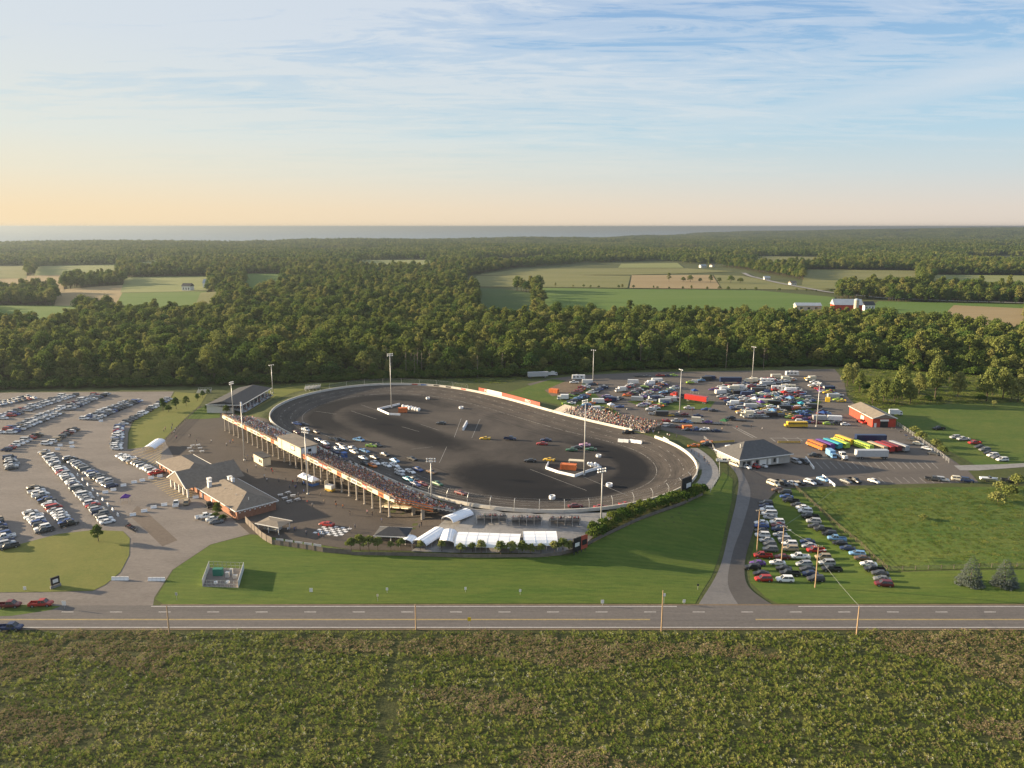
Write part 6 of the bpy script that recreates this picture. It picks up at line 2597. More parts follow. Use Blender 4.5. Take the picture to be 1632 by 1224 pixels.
def camper_b(mb, mg):
    mb.box((0, 0, .5), (8.2, 2.45, 2.5), taper=(.98, .96)); mb.box((-1, 0, 3.0), (1.2, .9, .3)); mb.box((1.5, 0, 3.0), (.8, .7, .2))
    for s in (-1, 1):
        for x in (-2.8, -.6, 1.8):
            mg.box((x, s * 1.215, 1.6), (1.2, .06, .7))
    mb.bar((4.1, -.7, .5), (5.2, 0, .5), .1); mb.bar((4.1, .7, .5), (5.2, 0, .5), .1)


define('camper', camper_b, W4(.3, -.7, 1.1), .36, .22)


def box_truck_b(mb, mg):
    mb.box((-1.2, 0, .8), (4.4, 2.3, 2.3)); mb.box((2.0, 0, .5), (1.9, 2.0, 1.7), taper=(.8, .92), shift=(-.12, 0))
    mg.box((2.75, 0, 1.3), (.3, 1.8, .75), taper=(.7, .92), shift=(-.14, 0)); mg.box((2.1, 0, 1.35), (.8, 2.03, .6), taper=(.9, .95))


define('box_truck', box_truck_b, W4(2.0, -2.0, .95), .4, .26)


def moto_b(mb, mg):
    mb.box((0, 0, .45), (1.1, .32, .4), taper=(.7, .7)); mb.box((-.5, 0, .72), (.7, .3, .12)); mb.bar((.6, 0, .4), (.35, 0, 1.05), .1); mb.bar((.35, -.35, 1.05), (.35, .35, 1.05), .06)


define('motorcycle', moto_b, [(.75, 0), (-.7, 0)], .32, .14)


def boat_b(mb, mg):
    rings = [(-3.0, 1.1, .9), (-1.0, 1.2, .85), (1.2, 1.1, .8), (2.6, .6, .75), (3.3, .08, .9)]
    for (x0, w0, z0), (x1, w1, z1) in zip(rings, rings[1:]):
        for s in (-1, 1):
            mb.face([(x0, s * w0, z0 + .6), (x1, s * w1, z1 + .6), (x1, s * w1 * .2, z1 - .2), (x0, s * w0 * .2, z0 - .3)][::s])
        mb.face([(x0, -w0, z0 + .6), (x1, -w1, z1 + .6), (x1, w1, z1 + .6), (x0, w0, z0 + .6)])
    mb.face([(-3, -1.1, 1.5), (-3, 1.1, 1.5), (-3, .2, .6), (-3, -.2, .6)])
    mg.box((0.4, 0, 1.45), (.9, 1.5, .5), taper=(.6, .9))
    mb.bar((2.5, 0, .5), (4.2, 0, .45), .1)


define('boat', boat_b, W4(-.3, -1.0, .9), .3, .2)

COLORS = {'white': (.72, .72, .71), 'silver': (.40, .41, .42), 'grey': (.15, .155, .16), 'black': (.018, .018, .02), 'red': (.36, .025, .02), 'blue': (.03, .075, .24), 'dark blue': (.015, .03, .09),
          'tan': (.38, .30, .19), 'green': (.03, .12, .05), 'orange': (.62, .17, .02), 'yellow': (.65, .42, .03), 'light blue': (.16, .32, .52), 'purple': (.13, .05, .25), 'maroon': (.14, .015, .02),
          'teal': (.04, .30, .38), 'lime': (.36, .52, .06), 'pink': (.55, .30, .42), 'brown': (.12, .07, .04), 'charcoal': (.05, .052, .055), 'cream': (.66, .60, .46)}
CAR_MIX = ['white'] * 38 + ['silver'] * 26 + ['black'] * 11 + ['grey'] * 13 + ['charcoal'] * 8 + ['red'] * 5 + ['blue'] * 5 + ['dark blue'] * 5 + ['tan'] * 3 + ['maroon'] * 2
KIND_MIX = ['sedan'] * 34 + ['suv'] * 30 + ['pickup_truck'] * 16 + ['hatchback'] * 10 + ['minivan'] * 7 + ['wagon'] * 4
NICE = {'pickup_truck': 'pickup truck', 'race_car': 'race car', 'stock_car': 'stock car', 'suv': 'SUV', 'school_bus': 'school bus', 'enclosed_trailer': 'enclosed trailer', 'flatbed_trailer': 'flatbed trailer',
        'semi_trailer': 'semi trailer', 'tractor_unit': 'truck tractor', 'box_truck': 'box truck'}
CATS = {'sedan': 'car', 'suv': 'car', 'hatchback': 'car', 'wagon': 'car', 'minivan': 'van', 'pickup_truck': 'pickup truck', 'race_car': 'race car', 'stock_car': 'race car', 'school_bus': 'bus', 'enclosed_trailer': 'trailer',
        'flatbed_trailer': 'trailer', 'semi_trailer': 'trailer', 'tractor_unit': 'truck', 'camper': 'camper', 'box_truck': 'truck', 'motorcycle': 'motorcycle', 'boat': 'boat'}

_u = 'zeroth first second third fourth fifth sixth seventh eighth ninth tenth eleventh twelfth thirteenth fourteenth fifteenth sixteenth seventeenth eighteenth nineteenth'.split()
_t10 = {2: ('twentieth', 'twenty'), 3: ('thirtieth', 'thirty'), 4: ('fortieth', 'forty'), 5: ('fiftieth', 'fifty')}


def nth(k):
    if k < 20:
        return _u[k]
    t, r = divmod(k, 10)
    return _t10[t][0] if r == 0 else _t10[t][1] + '-' + _u[r]


USED = set()


def vehicle(kind, color, loc, heading, label, group=None, detail=True, tilt=None):
    """heading: world direction of the nose in radians"""
    v = VEH[kind]
    rgb = COLORS[color] if isinstance(color, str) else color
    j = RNG.uniform(.85, 1.12)
    rgb = tuple(min(.85, c * j) for c in rgb)
    assert label not in USED or group, label
    USED.add(label)
    if not detail:
        o = put(kind, v['joined'], None, loc, heading, rgb)
        tag(o, label, CATS[kind], group)
    else:
        o = thing(kind, label, CATS[kind], loc, heading, group)
        put('body', v['body'], o, color=rgb)
        if v['glass']:
            put('glass', v['glass'], o)
        for x, y in v['wheels']:
            put('wheel', v['wheel'], o, (x, y, v['wr']))
        for nm, me in v['extra']:
            put(nm, me, o, color=rgb)
    if tilt:
        o.rotation_euler = (tilt[0], tilt[1], heading)
    return o


def pick(r):
    return r.choice(KIND_MIX), r.choice(CAR_MIX)


def car_row(a, b, spacing, head, row, group, seed, detail, gaps=.05, jitter=.25, flip=.35, far_first='near'):
    """a, b: world end points of the row (a is the end the labels count from)"""
    r = random.Random(seed)
    a, b = np.array(a[:2]), np.array(b[:2])
    L = np.linalg.norm(b - a)
    n = max(1, int(round(L / spacing)))
    c = 0
    for k in range(n + 1):
        if r.random() < gaps:
            continue
        p = a + (b - a) * k / max(1, n) + np.array((r.uniform(-jitter, jitter), r.uniform(-jitter, jitter)))
        c += 1
        kd, col = pick(r)
        h = head + (math.pi if r.random() < flip else 0) + rad(r.uniform(-2.5, 2.5))
        nice = NICE.get(kd, kd)
        vehicle(kd, col, (p[0], p[1], hh(*p) + .05), h, '%s %s, %s from %s' % (col, nice, nth(c), row), group, detail)


def wpx(u, v):
    p = P(u, v)
    return (p.x, p.y)


G_LOT = 'cars parked on the gravel lot'
H0 = rad(2)
# far rows of the gravel lot run away from the road; cars stand across them
for k, (a, b, nm, sd) in enumerate((
        ((-14, 647), (49, 635), 'the near end of the outermost far row', 1), ((-2, 668), (112, 631), 'the near end of the second far row', 3), ((10, 691), (163, 629), 'the near end of the long far row', 5),
        ((143, 669), (214, 640), 'the near end of the middle far row', 7))):
    A, B = np.array(wpx(*a)), np.array(wpx(*b))
    d = (B - A) / np.linalg.norm(B - A)
    nrm = np.array((d[1], -d[0]))
    hd = math.atan2(nrm[1], nrm[0])
    for s, side in ((-1, 'left line'), (1, 'right line')):
        car_row(A + nrm * s * 2.7, B + nrm * s * 2.7, 2.75, hd, nm + ', ' + side, G_LOT, sd + s + 10, False, .08)
car_row(wpx(10, 719), wpx(62, 694), 3.0, H0, 'the near end of the row at the lot edge', G_LOT, 21, True, 0)
car_row(wpx(76, 709), wpx(118, 687), 3.0, H0, 'the near end of the row before the white barriers', G_LOT, 22, True, 0)
car_row(wpx(186, 717), wpx(190, 682), 2.8, H0, 'the near end of the row along the dry grass', G_LOT, 23, True, 0, flip=.1)
car_row(wpx(197, 677), wpx(268, 638), 3.3, H0, 'the near end of the upper row along the dry grass', G_LOT, 24, False, .1, flip=.1)


def diag_row(a, b, spacing, row, seed, off=0.0, gaps=.03, detail=True, flip=.3):
    A, B = np.array(wpx(*a)), np.array(wpx(*b))
    d = (B - A) / np.linalg.norm(B - A)
    nrm = np.array((-d[1], d[0]))
    car_row(A + nrm * off, B + nrm * off, spacing, math.atan2(nrm[1], nrm[0]), row, G_LOT, seed, detail, gaps, .18, flip)


diag_row((190, 726), (250, 756), 2.75, 'the far end of the row facing the concession building', 31)
diag_row((71, 722), (172, 834), 2.85, 'the far end of the longest diagonal row', 32)
diag_row((110, 733), (178, 777), 3.0, 'the far end of the diagonal row behind the barriers', 33)
diag_row((54, 779), (110, 838), 2.85, 'the far end of the inner diagonal row', 34, gaps=0)
diag_row((48, 819), (72, 848), 2.85, 'the far end of the short outer diagonal row', 35, gaps=0)
diag_row((-8, 833), (15, 874), 3.0, 'the far end of the row at the left corner', 36, gaps=0)
diag_row((16, 732), (20, 748), 2.8, 'the far end of the small open-lot group', 37, gaps=0)

# entrance, road and forecourt vehicles
def at_px(kind, color, u, v, deg, label, detail=True, group=None):
    p = P(u, v)
    return vehicle(kind, color, (p.x, p.y, p.z + .06), rad(deg), label, group, detail)


for kd, c, u, v, dg, lab in (
        ('pickup_truck', 'red', 66, 966, 6, 'bright red pickup truck parked on the roadside grass tip'), ('pickup_truck', 'maroon', 15, 968, 6, 'dull red pickup truck behind another on the roadside grass'),
        ('pickup_truck', 'dark blue', 17, 1004, 3, 'dark blue pickup truck on the near road lane'), ('pickup_truck', 'white', 326, 826, 28, 'white pickup truck with dark bed by the building corner shrub'),
        ('sedan', 'white', 340, 830, 28, 'white sedan between the white pickup and a dark sedan'), ('sedan', 'grey', 345, 834, 28, 'grey sedan nearest the lawn by the building corner'),
        ('pickup_truck', 'white', 281, 806, 108, 'white pickup truck facing the brick building with its bed open'), ('suv', 'tan', 298, 803, 105, 'tan SUV beside the white pickup in front of the building'),
        ('pickup_truck', 'black', 334, 808, 120, 'black pickup truck against the brick wall shrub')):
    at_px(kd, c, u, v, dg, lab)
for k in range(6):
    p = P(204 + k * 2.6, 839 + k * 1.6)
    vehicle('motorcycle', ['black', 'maroon', 'black', 'dark blue', 'black', 'grey'][k], (p.x, p.y, .04), rad(60 + k * 7), '%s motorcycle, %s from the parked rows by the grass island' % (['black', 'maroon', 'glossy black', 'dark blue', 'deep black', 'grey'][k], nth(k + 1)), 'motorcycles by the grass island')

# grass car park east of the service drive: surveyed one by one
Z6 = lambda x, y: (1160 + x / 6.0, 740 + y / 6.0)
EAST = [  # zoom x, zoom y, kind, colour, heading
    ('left file', 8, [(365, 380, 'suv', 'black'), (362, 405, 'sedan', 'dark blue'), (375, 440, 'suv', 'white'), (395, 478, 'minivan', 'white'), (405, 512, 'sedan', 'silver')]),
    ('file by the left pole', 4, [(320, 566, 'sedan', 'white'), (322, 595, 'sedan', 'blue'), (322, 640, 'sedan', 'black'), (330, 685, 'suv', 'white'), (368, 730, 'sedan', 'silver'), (400, 770, 'hatchback', 'grey'), (405, 820, 'suv', 'grey')]),
    ('left front corner', 4, [(335, 880, 'pickup_truck', 'red'), (285, 948, 'sedan', 'purple'), (235, 990, 'suv', 'black'), (318, 1050, 'sedan', 'black'), (340, 1105, 'suv', 'red')]),
    ('second file', 4, [(470, 560, 'suv', 'white'), (480, 590, 'sedan', 'maroon'), (485, 628, 'suv', 'dark blue'), (500, 680, 'sedan', 'silver'), (540, 720, 'hatchback', 'silver'), (555, 745, 'sedan', 'charcoal'), (590, 770, 'suv', 'white'), (600, 815, 'suv', 'tan')]),
    ('second file front', 4, [(520, 890, 'sedan', 'maroon'), (475, 945, 'sedan', 'white'), (535, 1000, 'sedan', 'black'), (590, 1050, 'pickup_truck', 'black'), (545, 1110, 'suv', 'white')]),
    ('third file', 2, [(760, 745, 'sedan', 'dark blue'), (775, 785, 'sedan', 'silver'), (840, 830, 'pickup_truck', 'red'), (690, 890, 'pickup_truck', 'white'), (725, 955, 'wagon', 'silver'), (760, 1005, 'sedan', 'charcoal'), (785, 1050, 'sedan', 'dark blue'), (840, 1105, 'suv', 'charcoal')]),
    ('file behind the front pole', 2, [(910, 895, 'suv', 'tan'), (945, 950, 'suv', 'silver'), (990, 1010, 'pickup_truck', 'black')]),
    ('fence file', 12, [(480, 250, 'sedan', 'brown'), (545, 275, 'suv', 'charcoal'), (560, 315, 'sedan', 'blue'), (600, 355, 'pickup_truck', 'black'), (665, 395, 'sedan', 'charcoal'), (715, 420, 'sedan', 'white'), (740, 455, 'suv', 'white'),
                        (785, 505, 'pickup_truck', 'black'), (820, 553, 'suv', 'silver'), (835, 598, 'sedan', 'charcoal'), (905, 630, 'pickup_truck', 'charcoal'), (970, 672, 'suv', 'black'), (1040, 720, 'pickup_truck', 'light blue'), (1070, 760, 'sedan', 'black'),
                        (1145, 810, 'sedan', 'dark blue'), (1235, 860, 'wagon', 'light blue'), (1285, 905, 'sedan', 'brown'), (1345, 960, 'sedan', 'white'), (1400, 1015, 'pickup_truck', 'black'), (1455, 1050, 'sedan', 'charcoal'), (1475, 1105, 'sedan', 'grey'), (1490, 1155, 'suv', 'maroon')]),
]
for nm, dg, lst in EAST:
    for k, (x, y, kd, c) in enumerate(lst):
        u, v = Z6(x, y)
        at_px(kd, c, u, v + 1.5, 180 - dg + RNG.uniform(-4, 4), '%s %s, %s in the %s on the east grass' % (c, NICE.get(kd, kd), nth(k + 1), nm), True, 'cars parked on the east grass')
# end-on cars along the meadow edge
for k, (x, y, kd, c) in enumerate(((435, 195, 'minivan', 'cream'), (520, 185, 'pickup_truck', 'charcoal'), (615, 192, 'sedan', 'white'), (690, 185, 'sedan', 'black'), (785, 182, 'suv', 'white'), (850, 180, 'sedan', 'black'),
                                   (905, 150, 'sedan', 'light blue'), (1130, 170, 'sedan', 'grey'), (1210, 165, 'pickup_truck', 'black'), (1395, 168, 'sedan', 'white'))):
    u, v = Z6(x, y)
    at_px(kd, c, u, v + 1, -62 + RNG.uniform(-5, 5), '%s %s, %s from the drive along the top of the meadow' % (c, NICE.get(kd, kd), nth(k + 1)), True, 'cars nosed into the meadow edge')
for k, (u, v, kd, c) in enumerate(((1487, 766, 'pickup_truck', 'charcoal'), (1502, 767, 'suv', 'silver'), (1527, 766, 'suv', 'cream'), (1541, 768, 'suv', 'dark blue'), (1609, 768, 'pickup_truck', 'charcoal'))):
    at_px(kd, c, u, v, -20, '%s %s, %s of the cars at the east end of the lot' % (c, NICE.get(kd, kd), nth(k + 1)), True, 'cars at the east end of the lot')
at_px('boat', 'white', 1575, 767, -6, 'white motor boat on a trailer at the lot corner')
# meadow row
for k, (u, v, kd, c) in enumerate(((1522, 699, 'suv', 'silver'), (1535, 702, 'pickup_truck', 'silver'), (1553, 708, 'pickup_truck', 'red'), (1561, 714, 'sedan', 'charcoal'), (1569, 719, 'suv', 'grey'), (1576, 724, 'sedan', 'black'),
                                   (1582, 728, 'suv', 'white'), (1589, 731, 'sedan', 'grey'), (1597, 735, 'suv', 'white'))):
    at_px(kd, c, u, v, 186, '%s %s, %s from the far end of the east meadow row' % (c, NICE.get(kd, kd), nth(k + 1)), True, 'cars on the east meadow')
at_px('pickup_truck', 'black', 1496, 685, 182, 'black pickup truck alone on the green meadow')
for k, (u, v, kd, c) in enumerate(((1424, 684, 'motorcycle', 'black'), (1436, 690, 'motorcycle', 'black'), (1444, 696, 'motorcycle', 'dark blue'), (1455, 703, 'sedan', 'charcoal'), (1463, 709, 'sedan', 'cream'), (1477, 717, 'sedan', 'white'), (1488, 725, 'sedan', 'charcoal'))):
    at_px(kd, c, u, v, -40, '%s %s, %s along the chain-link fence' % (c, kd, nth(k + 1)), True, 'vehicles along the chain-link fence')

# pit building forecourt
for u, v, kd, c, dg, lab in ((1153, 737, 'pickup_truck', 'white', -12, 'white pickup truck left of the dark-roofed pit building'), (1166, 722, 'enclosed_trailer', 'white', -70, 'white enclosed trailer beside the dark-roofed pit building'),
                             (1172, 743, 'minivan', 'cream', -62, 'cream van in front of the pit building'), (1189, 746, 'sedan', 'white', -60, 'white sedan left of the red pickup at the pit building'),
                             (1201, 745, 'pickup_truck', 'red', -60, 'red pickup truck in front of the pit building doors'), (1215, 744, 'sedan', 'white', -60, 'white sedan right of the red pickup at the pit building'),
                             (1269, 738, 'suv', 'silver', -60, 'silver SUV at the right end of the pit building'), (1280, 738, 'pickup_truck', 'charcoal', -60, 'dark pickup truck beside the short white barrier line'),
                             (1298, 728, 'pickup_truck', 'charcoal', 178, 'dark pickup truck below the orange bus'), (1105, 712, 'race_car', 'orange', 178, 'orange race car outside the pit gate'),
                             (1126, 706, 'race_car', 'orange', 176, 'orange stock car body on the lane left of the yellow wall'), (1128, 711, 'pickup_truck', 'black', 176, 'black pickup truck behind the orange race car')):
    at_px(kd, c, u, v, dg, lab)

# buses and haulers
for u, v, kd, c, dg, lab in ((1300, 714, 'school_bus', 'orange', 108, 'orange bus at the left of the parked bus line'), (1313, 713, 'school_bus', 'purple', 108, 'purple bus second in the parked bus line'),
                             (1325, 712, 'school_bus', 'teal', 108, 'teal bus third in the parked bus line'), (1337, 711.5, 'school_bus', 'lime', 108, 'lime green bus fourth in the parked bus line'),
                             (1344, 706, 'school_bus', 'yellow', 108, 'yellow bus at the back of the bus line'), (1374, 715, 'school_bus', 'lime', 108, 'pale lime bus in the middle of the bus line'),
                             (1396, 717, 'school_bus', 'tan', 108, 'tan bus right of the pale lime bus'), (1407, 717, 'school_bus', 'red', 108, 'red bus near the right of the bus line'),
                             (1418, 716, 'school_bus', 'maroon', 108, 'dark red bus second from the right of the bus line'), (1430, 716, 'school_bus', 'silver', 108, 'grey bus at the right end of the bus line'),
                             (1268, 681, 'school_bus', 'yellow', 180, 'yellow school bus parked alone in the pit lot'),
                             (1378, 706, 'semi_trailer', 'dark blue', 178, 'dark blue trailer behind the bus line'), (1379, 731, 'semi_trailer', 'silver', 180, 'long grey box trailer in front of the bus line'),
                             (1325, 729, 'box_truck', 'light blue', -88, 'light blue and white truck cab left of the grey box trailer'), (1341, 731, 'tractor_unit', 'white', -80, 'white truck tractor next to the grey box trailer'),
                             (1428, 662, 'box_truck', 'white', 0, 'white box truck body behind the red garage'),
                             (1372, 674, 'pickup_truck', 'red', 100, 'red pickup truck against the red garage wall'),
                             (1103, 640, 'semi_trailer', 'red', 140, 'long red race hauler trailer in the pit lot'), (1077, 633, 'tractor_unit', 'red', 140, 'red truck tractor in front of the red hauler'),
                             (1158, 611, 'semi_trailer', 'dark blue', 180, 'dark blue and white hauler at the far side of the pits'), (1262, 599, 'camper', 'white', 0, 'white motorhome at the far right edge of the pits'),
                             (863, 602, 'semi_trailer', 'silver', 10, 'pale hauler trailer on the dirt at the woods edge'), (881, 599, 'box_truck', 'white', 10, 'white box truck behind the pale hauler at the woods edge'),
                             (922, 605, 'camper', 'white', 0, 'white and black camper by the slim light pole'), (936, 612, 'enclosed_trailer', 'white', 0, 'white enclosed trailer below the camper by the slim pole'),
                             (915, 611, 'pickup_truck', 'white', 180, 'white pickup truck towing below the camper by the slim pole')):
    p = P(u, v)
    vehicle(kd, c, (p.x, p.y, p.z + .06), rad(dg), lab, None, True)

# pit lot: rows of tow rigs, trailers and race cars
def pit_rows():
    r = random.Random(77)
    rows = [  # photograph line of the row, spacing in metres, name
        ((897, 637), (945, 612), 3.4, 'the first cluster by the orange dumpster'), ((905, 645), (965, 617), 3.4, 'the second line behind the terrace'),
        ((918, 655), (975, 632), 3.6, 'the third line behind the terrace'), ((940, 659), (985, 650), 3.8, 'the line nearest the crowd'),
        ((1000, 632), (1050, 608), 3.2, 'the left edge of the second block'), ((1014, 640), (1060, 612), 3.2, 'the second line of the second block'),
        ((1022, 648), (1078, 618), 3.3, 'the third line of the second block'), ((1035, 655), (1085, 632), 3.4, 'the fourth line of the second block'),
        ((1045, 662), (1115, 664), 4.2, 'the row below the red hauler'), ((1055, 672), (1140, 676), 4.6, 'the row above the crowd gate'), ((1092, 686), (1140, 688), 4.8, 'the row by the pit gate'),
        ((1135, 622), (1235, 603), 4.2, 'the far row of the big pit block'), ((1140, 629), (1250, 609), 4.0, 'the second row of the big pit block'), ((1150, 634), (1258, 616), 4.0, 'the third row of the big pit block'),
        ((1160, 640), (1272, 623), 4.0, 'the fourth row of the big pit block'), ((1165, 647), (1285, 631), 4.0, 'the fifth row of the big pit block'), ((1172, 653), (1292, 640), 4.0, 'the sixth row of the big pit block'),
        ((1182, 660), (1300, 650), 4.2, 'the seventh row of the big pit block'), ((1195, 667), (1318, 661), 4.6, 'the eighth row of the big pit block'), ((1275, 674), (1345, 678), 5.0, 'the near right row of the big pit block'),
        ((1148, 626), (1248, 606), 5.0, 'the loose line after the far row'), ((1156, 637), (1265, 619.5), 5.0, 'the loose line after the third row'), ((1163, 643.5), (1280, 627), 5.0, 'the loose line after the fourth row'), ((1170, 650), (1290, 635.5), 5.0, 'the loose line after the fifth row'), ((1178, 656.5), (1297, 645), 5.0, 'the loose line after the sixth row'), ((1190, 663.5), (1310, 655.5), 5.2, 'the loose line after the seventh row'), ((1020, 601), (1075, 599), 5.2, 'the far line under the trees'), ((990, 625), (1010, 612), 3.4, 'the short left line of the second block'), ((1100, 612), (1135, 604), 4.4, 'the loose far line'), ((1230, 612), (1262, 606), 3.6, 'the right end of the far rows'), ((1060, 680), (1085, 682), 4.6, 'the gate line'), ((1145, 668), (1180, 671), 4.6, 'the loose middle line'), ((1100, 652), (1135, 655), 4.6, 'the line right of the red hauler'), ((955, 643), (990, 636), 3.6, 'the fourth line behind the terrace'), ((1260, 667), (1330, 671), 4.4, 'the line above the school bus'), ((1288, 604), (1335, 632), 4.4, 'the line along the scrub at the right edge'), ((1296, 616), (1338, 640), 4.6, 'the second line along the scrub')]
    mix = ['pickup_truck'] * 24 + ['enclosed_trailer'] * 7 + ['flatbed_trailer'] * 18 + ['race_car'] * 20 + ['stock_car'] * 16 + ['minivan'] * 5 + ['suv'] * 9 + ['sedan'] * 6 + ['box_truck'] * 2 + ['camper']
    hot = ['red', 'orange', 'yellow', 'lime', 'blue', 'light blue', 'black', 'white', 'purple', 'maroon', 'charcoal', 'dark blue']
    for i, (a, b, sp, nm) in enumerate(rows):
        A, B = np.array(wpx(*a)), np.array(wpx(*b))
        L = np.linalg.norm(B - A)
        n = max(2, int(L / (sp * .78)))
        c = 0
        for k in range(n + 1):
            if r.random() < .06:
                continue
            c += 1
            p = A + (B - A) * k / n + np.array((r.uniform(-.8, .8), r.uniform(-.9, .9)))
            kd = r.choice(mix)
            if kd in ('race_car', 'stock_car'):
                col = r.choice(hot)
            elif kd == 'enclosed_trailer':
                col = r.choice(['white', 'white', 'silver', 'black', 'charcoal', 'cream', 'red', 'dark blue'])
            elif kd == 'flatbed_trailer':
                col = r.choice(['black', 'charcoal', 'grey', 'brown'])
            elif kd in ('box_truck', 'camper'):
                col = r.choice(['white', 'cream'])
            else:
                col = r.choice(CAR_MIX)
            h = rad(r.choice((0, 180)) + r.uniform(-14, 14))
            z = hh(*p) + .05
            vehicle(kd, col, (p[0], p[1], z), h, '%s %s, %s in %s' % (col, NICE.get(kd, kd), nth(c), nm), 'rigs in the pit lot', False)
            if kd == 'flatbed_trailer' and r.random() < .5:
                col = r.choice(hot)
                kk = r.choice(('race_car', 'stock_car'))
                vehicle(kk, col, (p[0] - .1, p[1], z + .62), h, '%s %s on trailer %s in %s' % (col, NICE[kk], nth(c), nm), 'rigs in the pit lot', False)


pit_rows()

# canopies in the pits
def pop_canopy(u, v, color, label, s=3.4):
    p = P(u, v)
    t = thing('pop_up_canopy', label, 'canopy', p, RNG.uniform(0, 1))
    mb = MB()
    h = s / 2
    for q in ((-h, -h, h, -h), (h, -h, h, h), (h, h, -h, h), (-h, h, -h, -h)):
        mb.face([(q[0], q[1], 2.3), (q[2], q[3], 2.3), (0, 0, 3.3)])
        mb.face([(q[0], q[1], 2.05), (q[2], q[3], 2.05), (q[2], q[3], 2.3), (q[0], q[1], 2.3)])
    mb.build('canopy', M_MATTE, t, color=COLORS[color])
    for x in (-h, h):
        for y in (-h, h):
            mb = MB(); mb.tube((x * .97, y * .97, 0), (x * .97, y * .97, 2.3), .04, n=5); mb.build('leg', M_STEEL, t)


for u, v, c, lab in ((1250, 631, 'red', 'red pop-up canopy beside the white trailer in the pits'), (1258, 640, 'light blue', 'white and blue pop-up canopy in the big pit block'), (1231, 660, 'light blue', 'light blue pop-up canopy in the near pit block'),
                     (1277, 649, 'teal', 'teal pop-up canopy at the right of the pit block'), (1212, 647, 'purple', 'purple pop-up canopy in the middle of the pits'), (1311, 664, 'blue', 'blue pop-up canopy by the near right pit row'),
                     (1107, 628, 'blue', 'blue pop-up canopy behind the red hauler'), (1154, 677, 'green', 'green pop-up canopy near the pit gate'), (974, 651, 'white', 'white pop-up canopy behind the spectator terrace'),
                     (1202, 641, 'white', 'white pop-up canopy in the big pit block'), (201, 801, 'purple', 'purple canopy on the forecourt')):
    pop_canopy(u, v, c, lab, 2.7 if u < 300 else 3.4)
container(P(1095, 684), (4.2, 2.2, 1.8), rad(5), M_ORANGE, 'orange bin beside the haulers at the pit gate')
container(P(1319, 640), (3.4, 2.2, 2.2), rad(70), MUSTARD, 'yellow container at the scrub edge of the pits', ribs=4)

# ------------------------------------------------------------------ cars on the track
TRACK = [  # u, v, kind, colour, heading
    (474, 677, 'stock_car', 'blue', -20), (484, 678, 'stock_car', 'black', -10), (472, 691, 'stock_car', 'maroon', -48), (487, 687, 'pickup_truck', 'white', -50), (503, 690, 'stock_car', 'brown', -40),
    (508, 703, 'stock_car', 'dark blue', -48), (518, 708, 'stock_car', 'white', -46), (519, 714, 'stock_car', 'maroon', -48), (532, 702, 'race_car', 'charcoal', -20), (542, 702, 'race_car', 'black', -15),
    (542, 711, 'stock_car', 'brown', -46), (536, 717, 'stock_car', 'silver', -47), (548, 716, 'stock_car', 'white', -48), (534, 722, 'stock_car', 'dark blue', -48), (562, 716, 'stock_car', 'silver', -46), (564, 722, 'stock_car', 'cream', -47),
    (572, 703, 'pickup_truck', 'light blue', -30), (581, 720, 'race_car', 'light blue', -35), (592, 712, 'race_car', 'lime', -10), (602, 711, 'race_car', 'black', -40), (613, 726, 'stock_car', 'charcoal', -45),
    (579, 732, 'stock_car', 'silver', -47), (597, 731, 'stock_car', 'black', -46), (582, 741, 'stock_car', 'charcoal', -47), (598, 740, 'stock_car', 'white', -46), (593, 744, 'stock_car', 'orange', -47), (616, 743, 'race_car', 'white', -45),
    (629, 736, 'stock_car', 'light blue', -45), (629, 743, 'race_car', 'white', -46), (657, 733, 'stock_car', 'black', -40), (637, 752, 'stock_car', 'white', -46), (637, 757, 'stock_car', 'silver', -46), (654, 753, 'race_car', 'white', -45),
    (666, 750, 'stock_car', 'blue', -44), (650, 766, 'stock_car', 'teal', -46), (660, 765, 'stock_car', 'charcoal', -45), (662, 774, 'stock_car', 'blue', -46), (673, 773, 'race_car', 'red', -45), (688, 754, 'stock_car', 'brown', -42),
    (697, 773, 'stock_car', 'green', -44), (734, 788, 'stock_car', 'maroon', -40), (703, 676, 'stock_car', 'charcoal', 175), (773, 700, 'race_car', 'yellow', 170), (813, 701, 'pickup_truck', 'dark blue', -8),
    (864, 709, 'stock_car', 'red', 172), (870, 703, 'stock_car', 'dark blue', 172), (845, 736, 'stock_car', 'black', -178), (911, 719, 'stock_car', 'green', 176), (919, 715, 'stock_car', 'charcoal', 176), (932, 711, 'stock_car', 'pink', 174),
    (942, 718, 'stock_car', 'green', 174), (1001, 691, 'pickup_truck', 'black', 170), (917, 809, 'stock_car', 'maroon', 8), (958, 811, 'stock_car', 'red', 6), (998, 806, 'race_car', 'red', 16), (875, 734, 'race_car', 'yellow', 160)]
_cnt = {}
for i, (u, v, kd, c, dg) in enumerate(TRACK):
    p = PT(u, v)
    _cnt.setdefault((kd, c), []).append((u, v, i))
_seen = {}
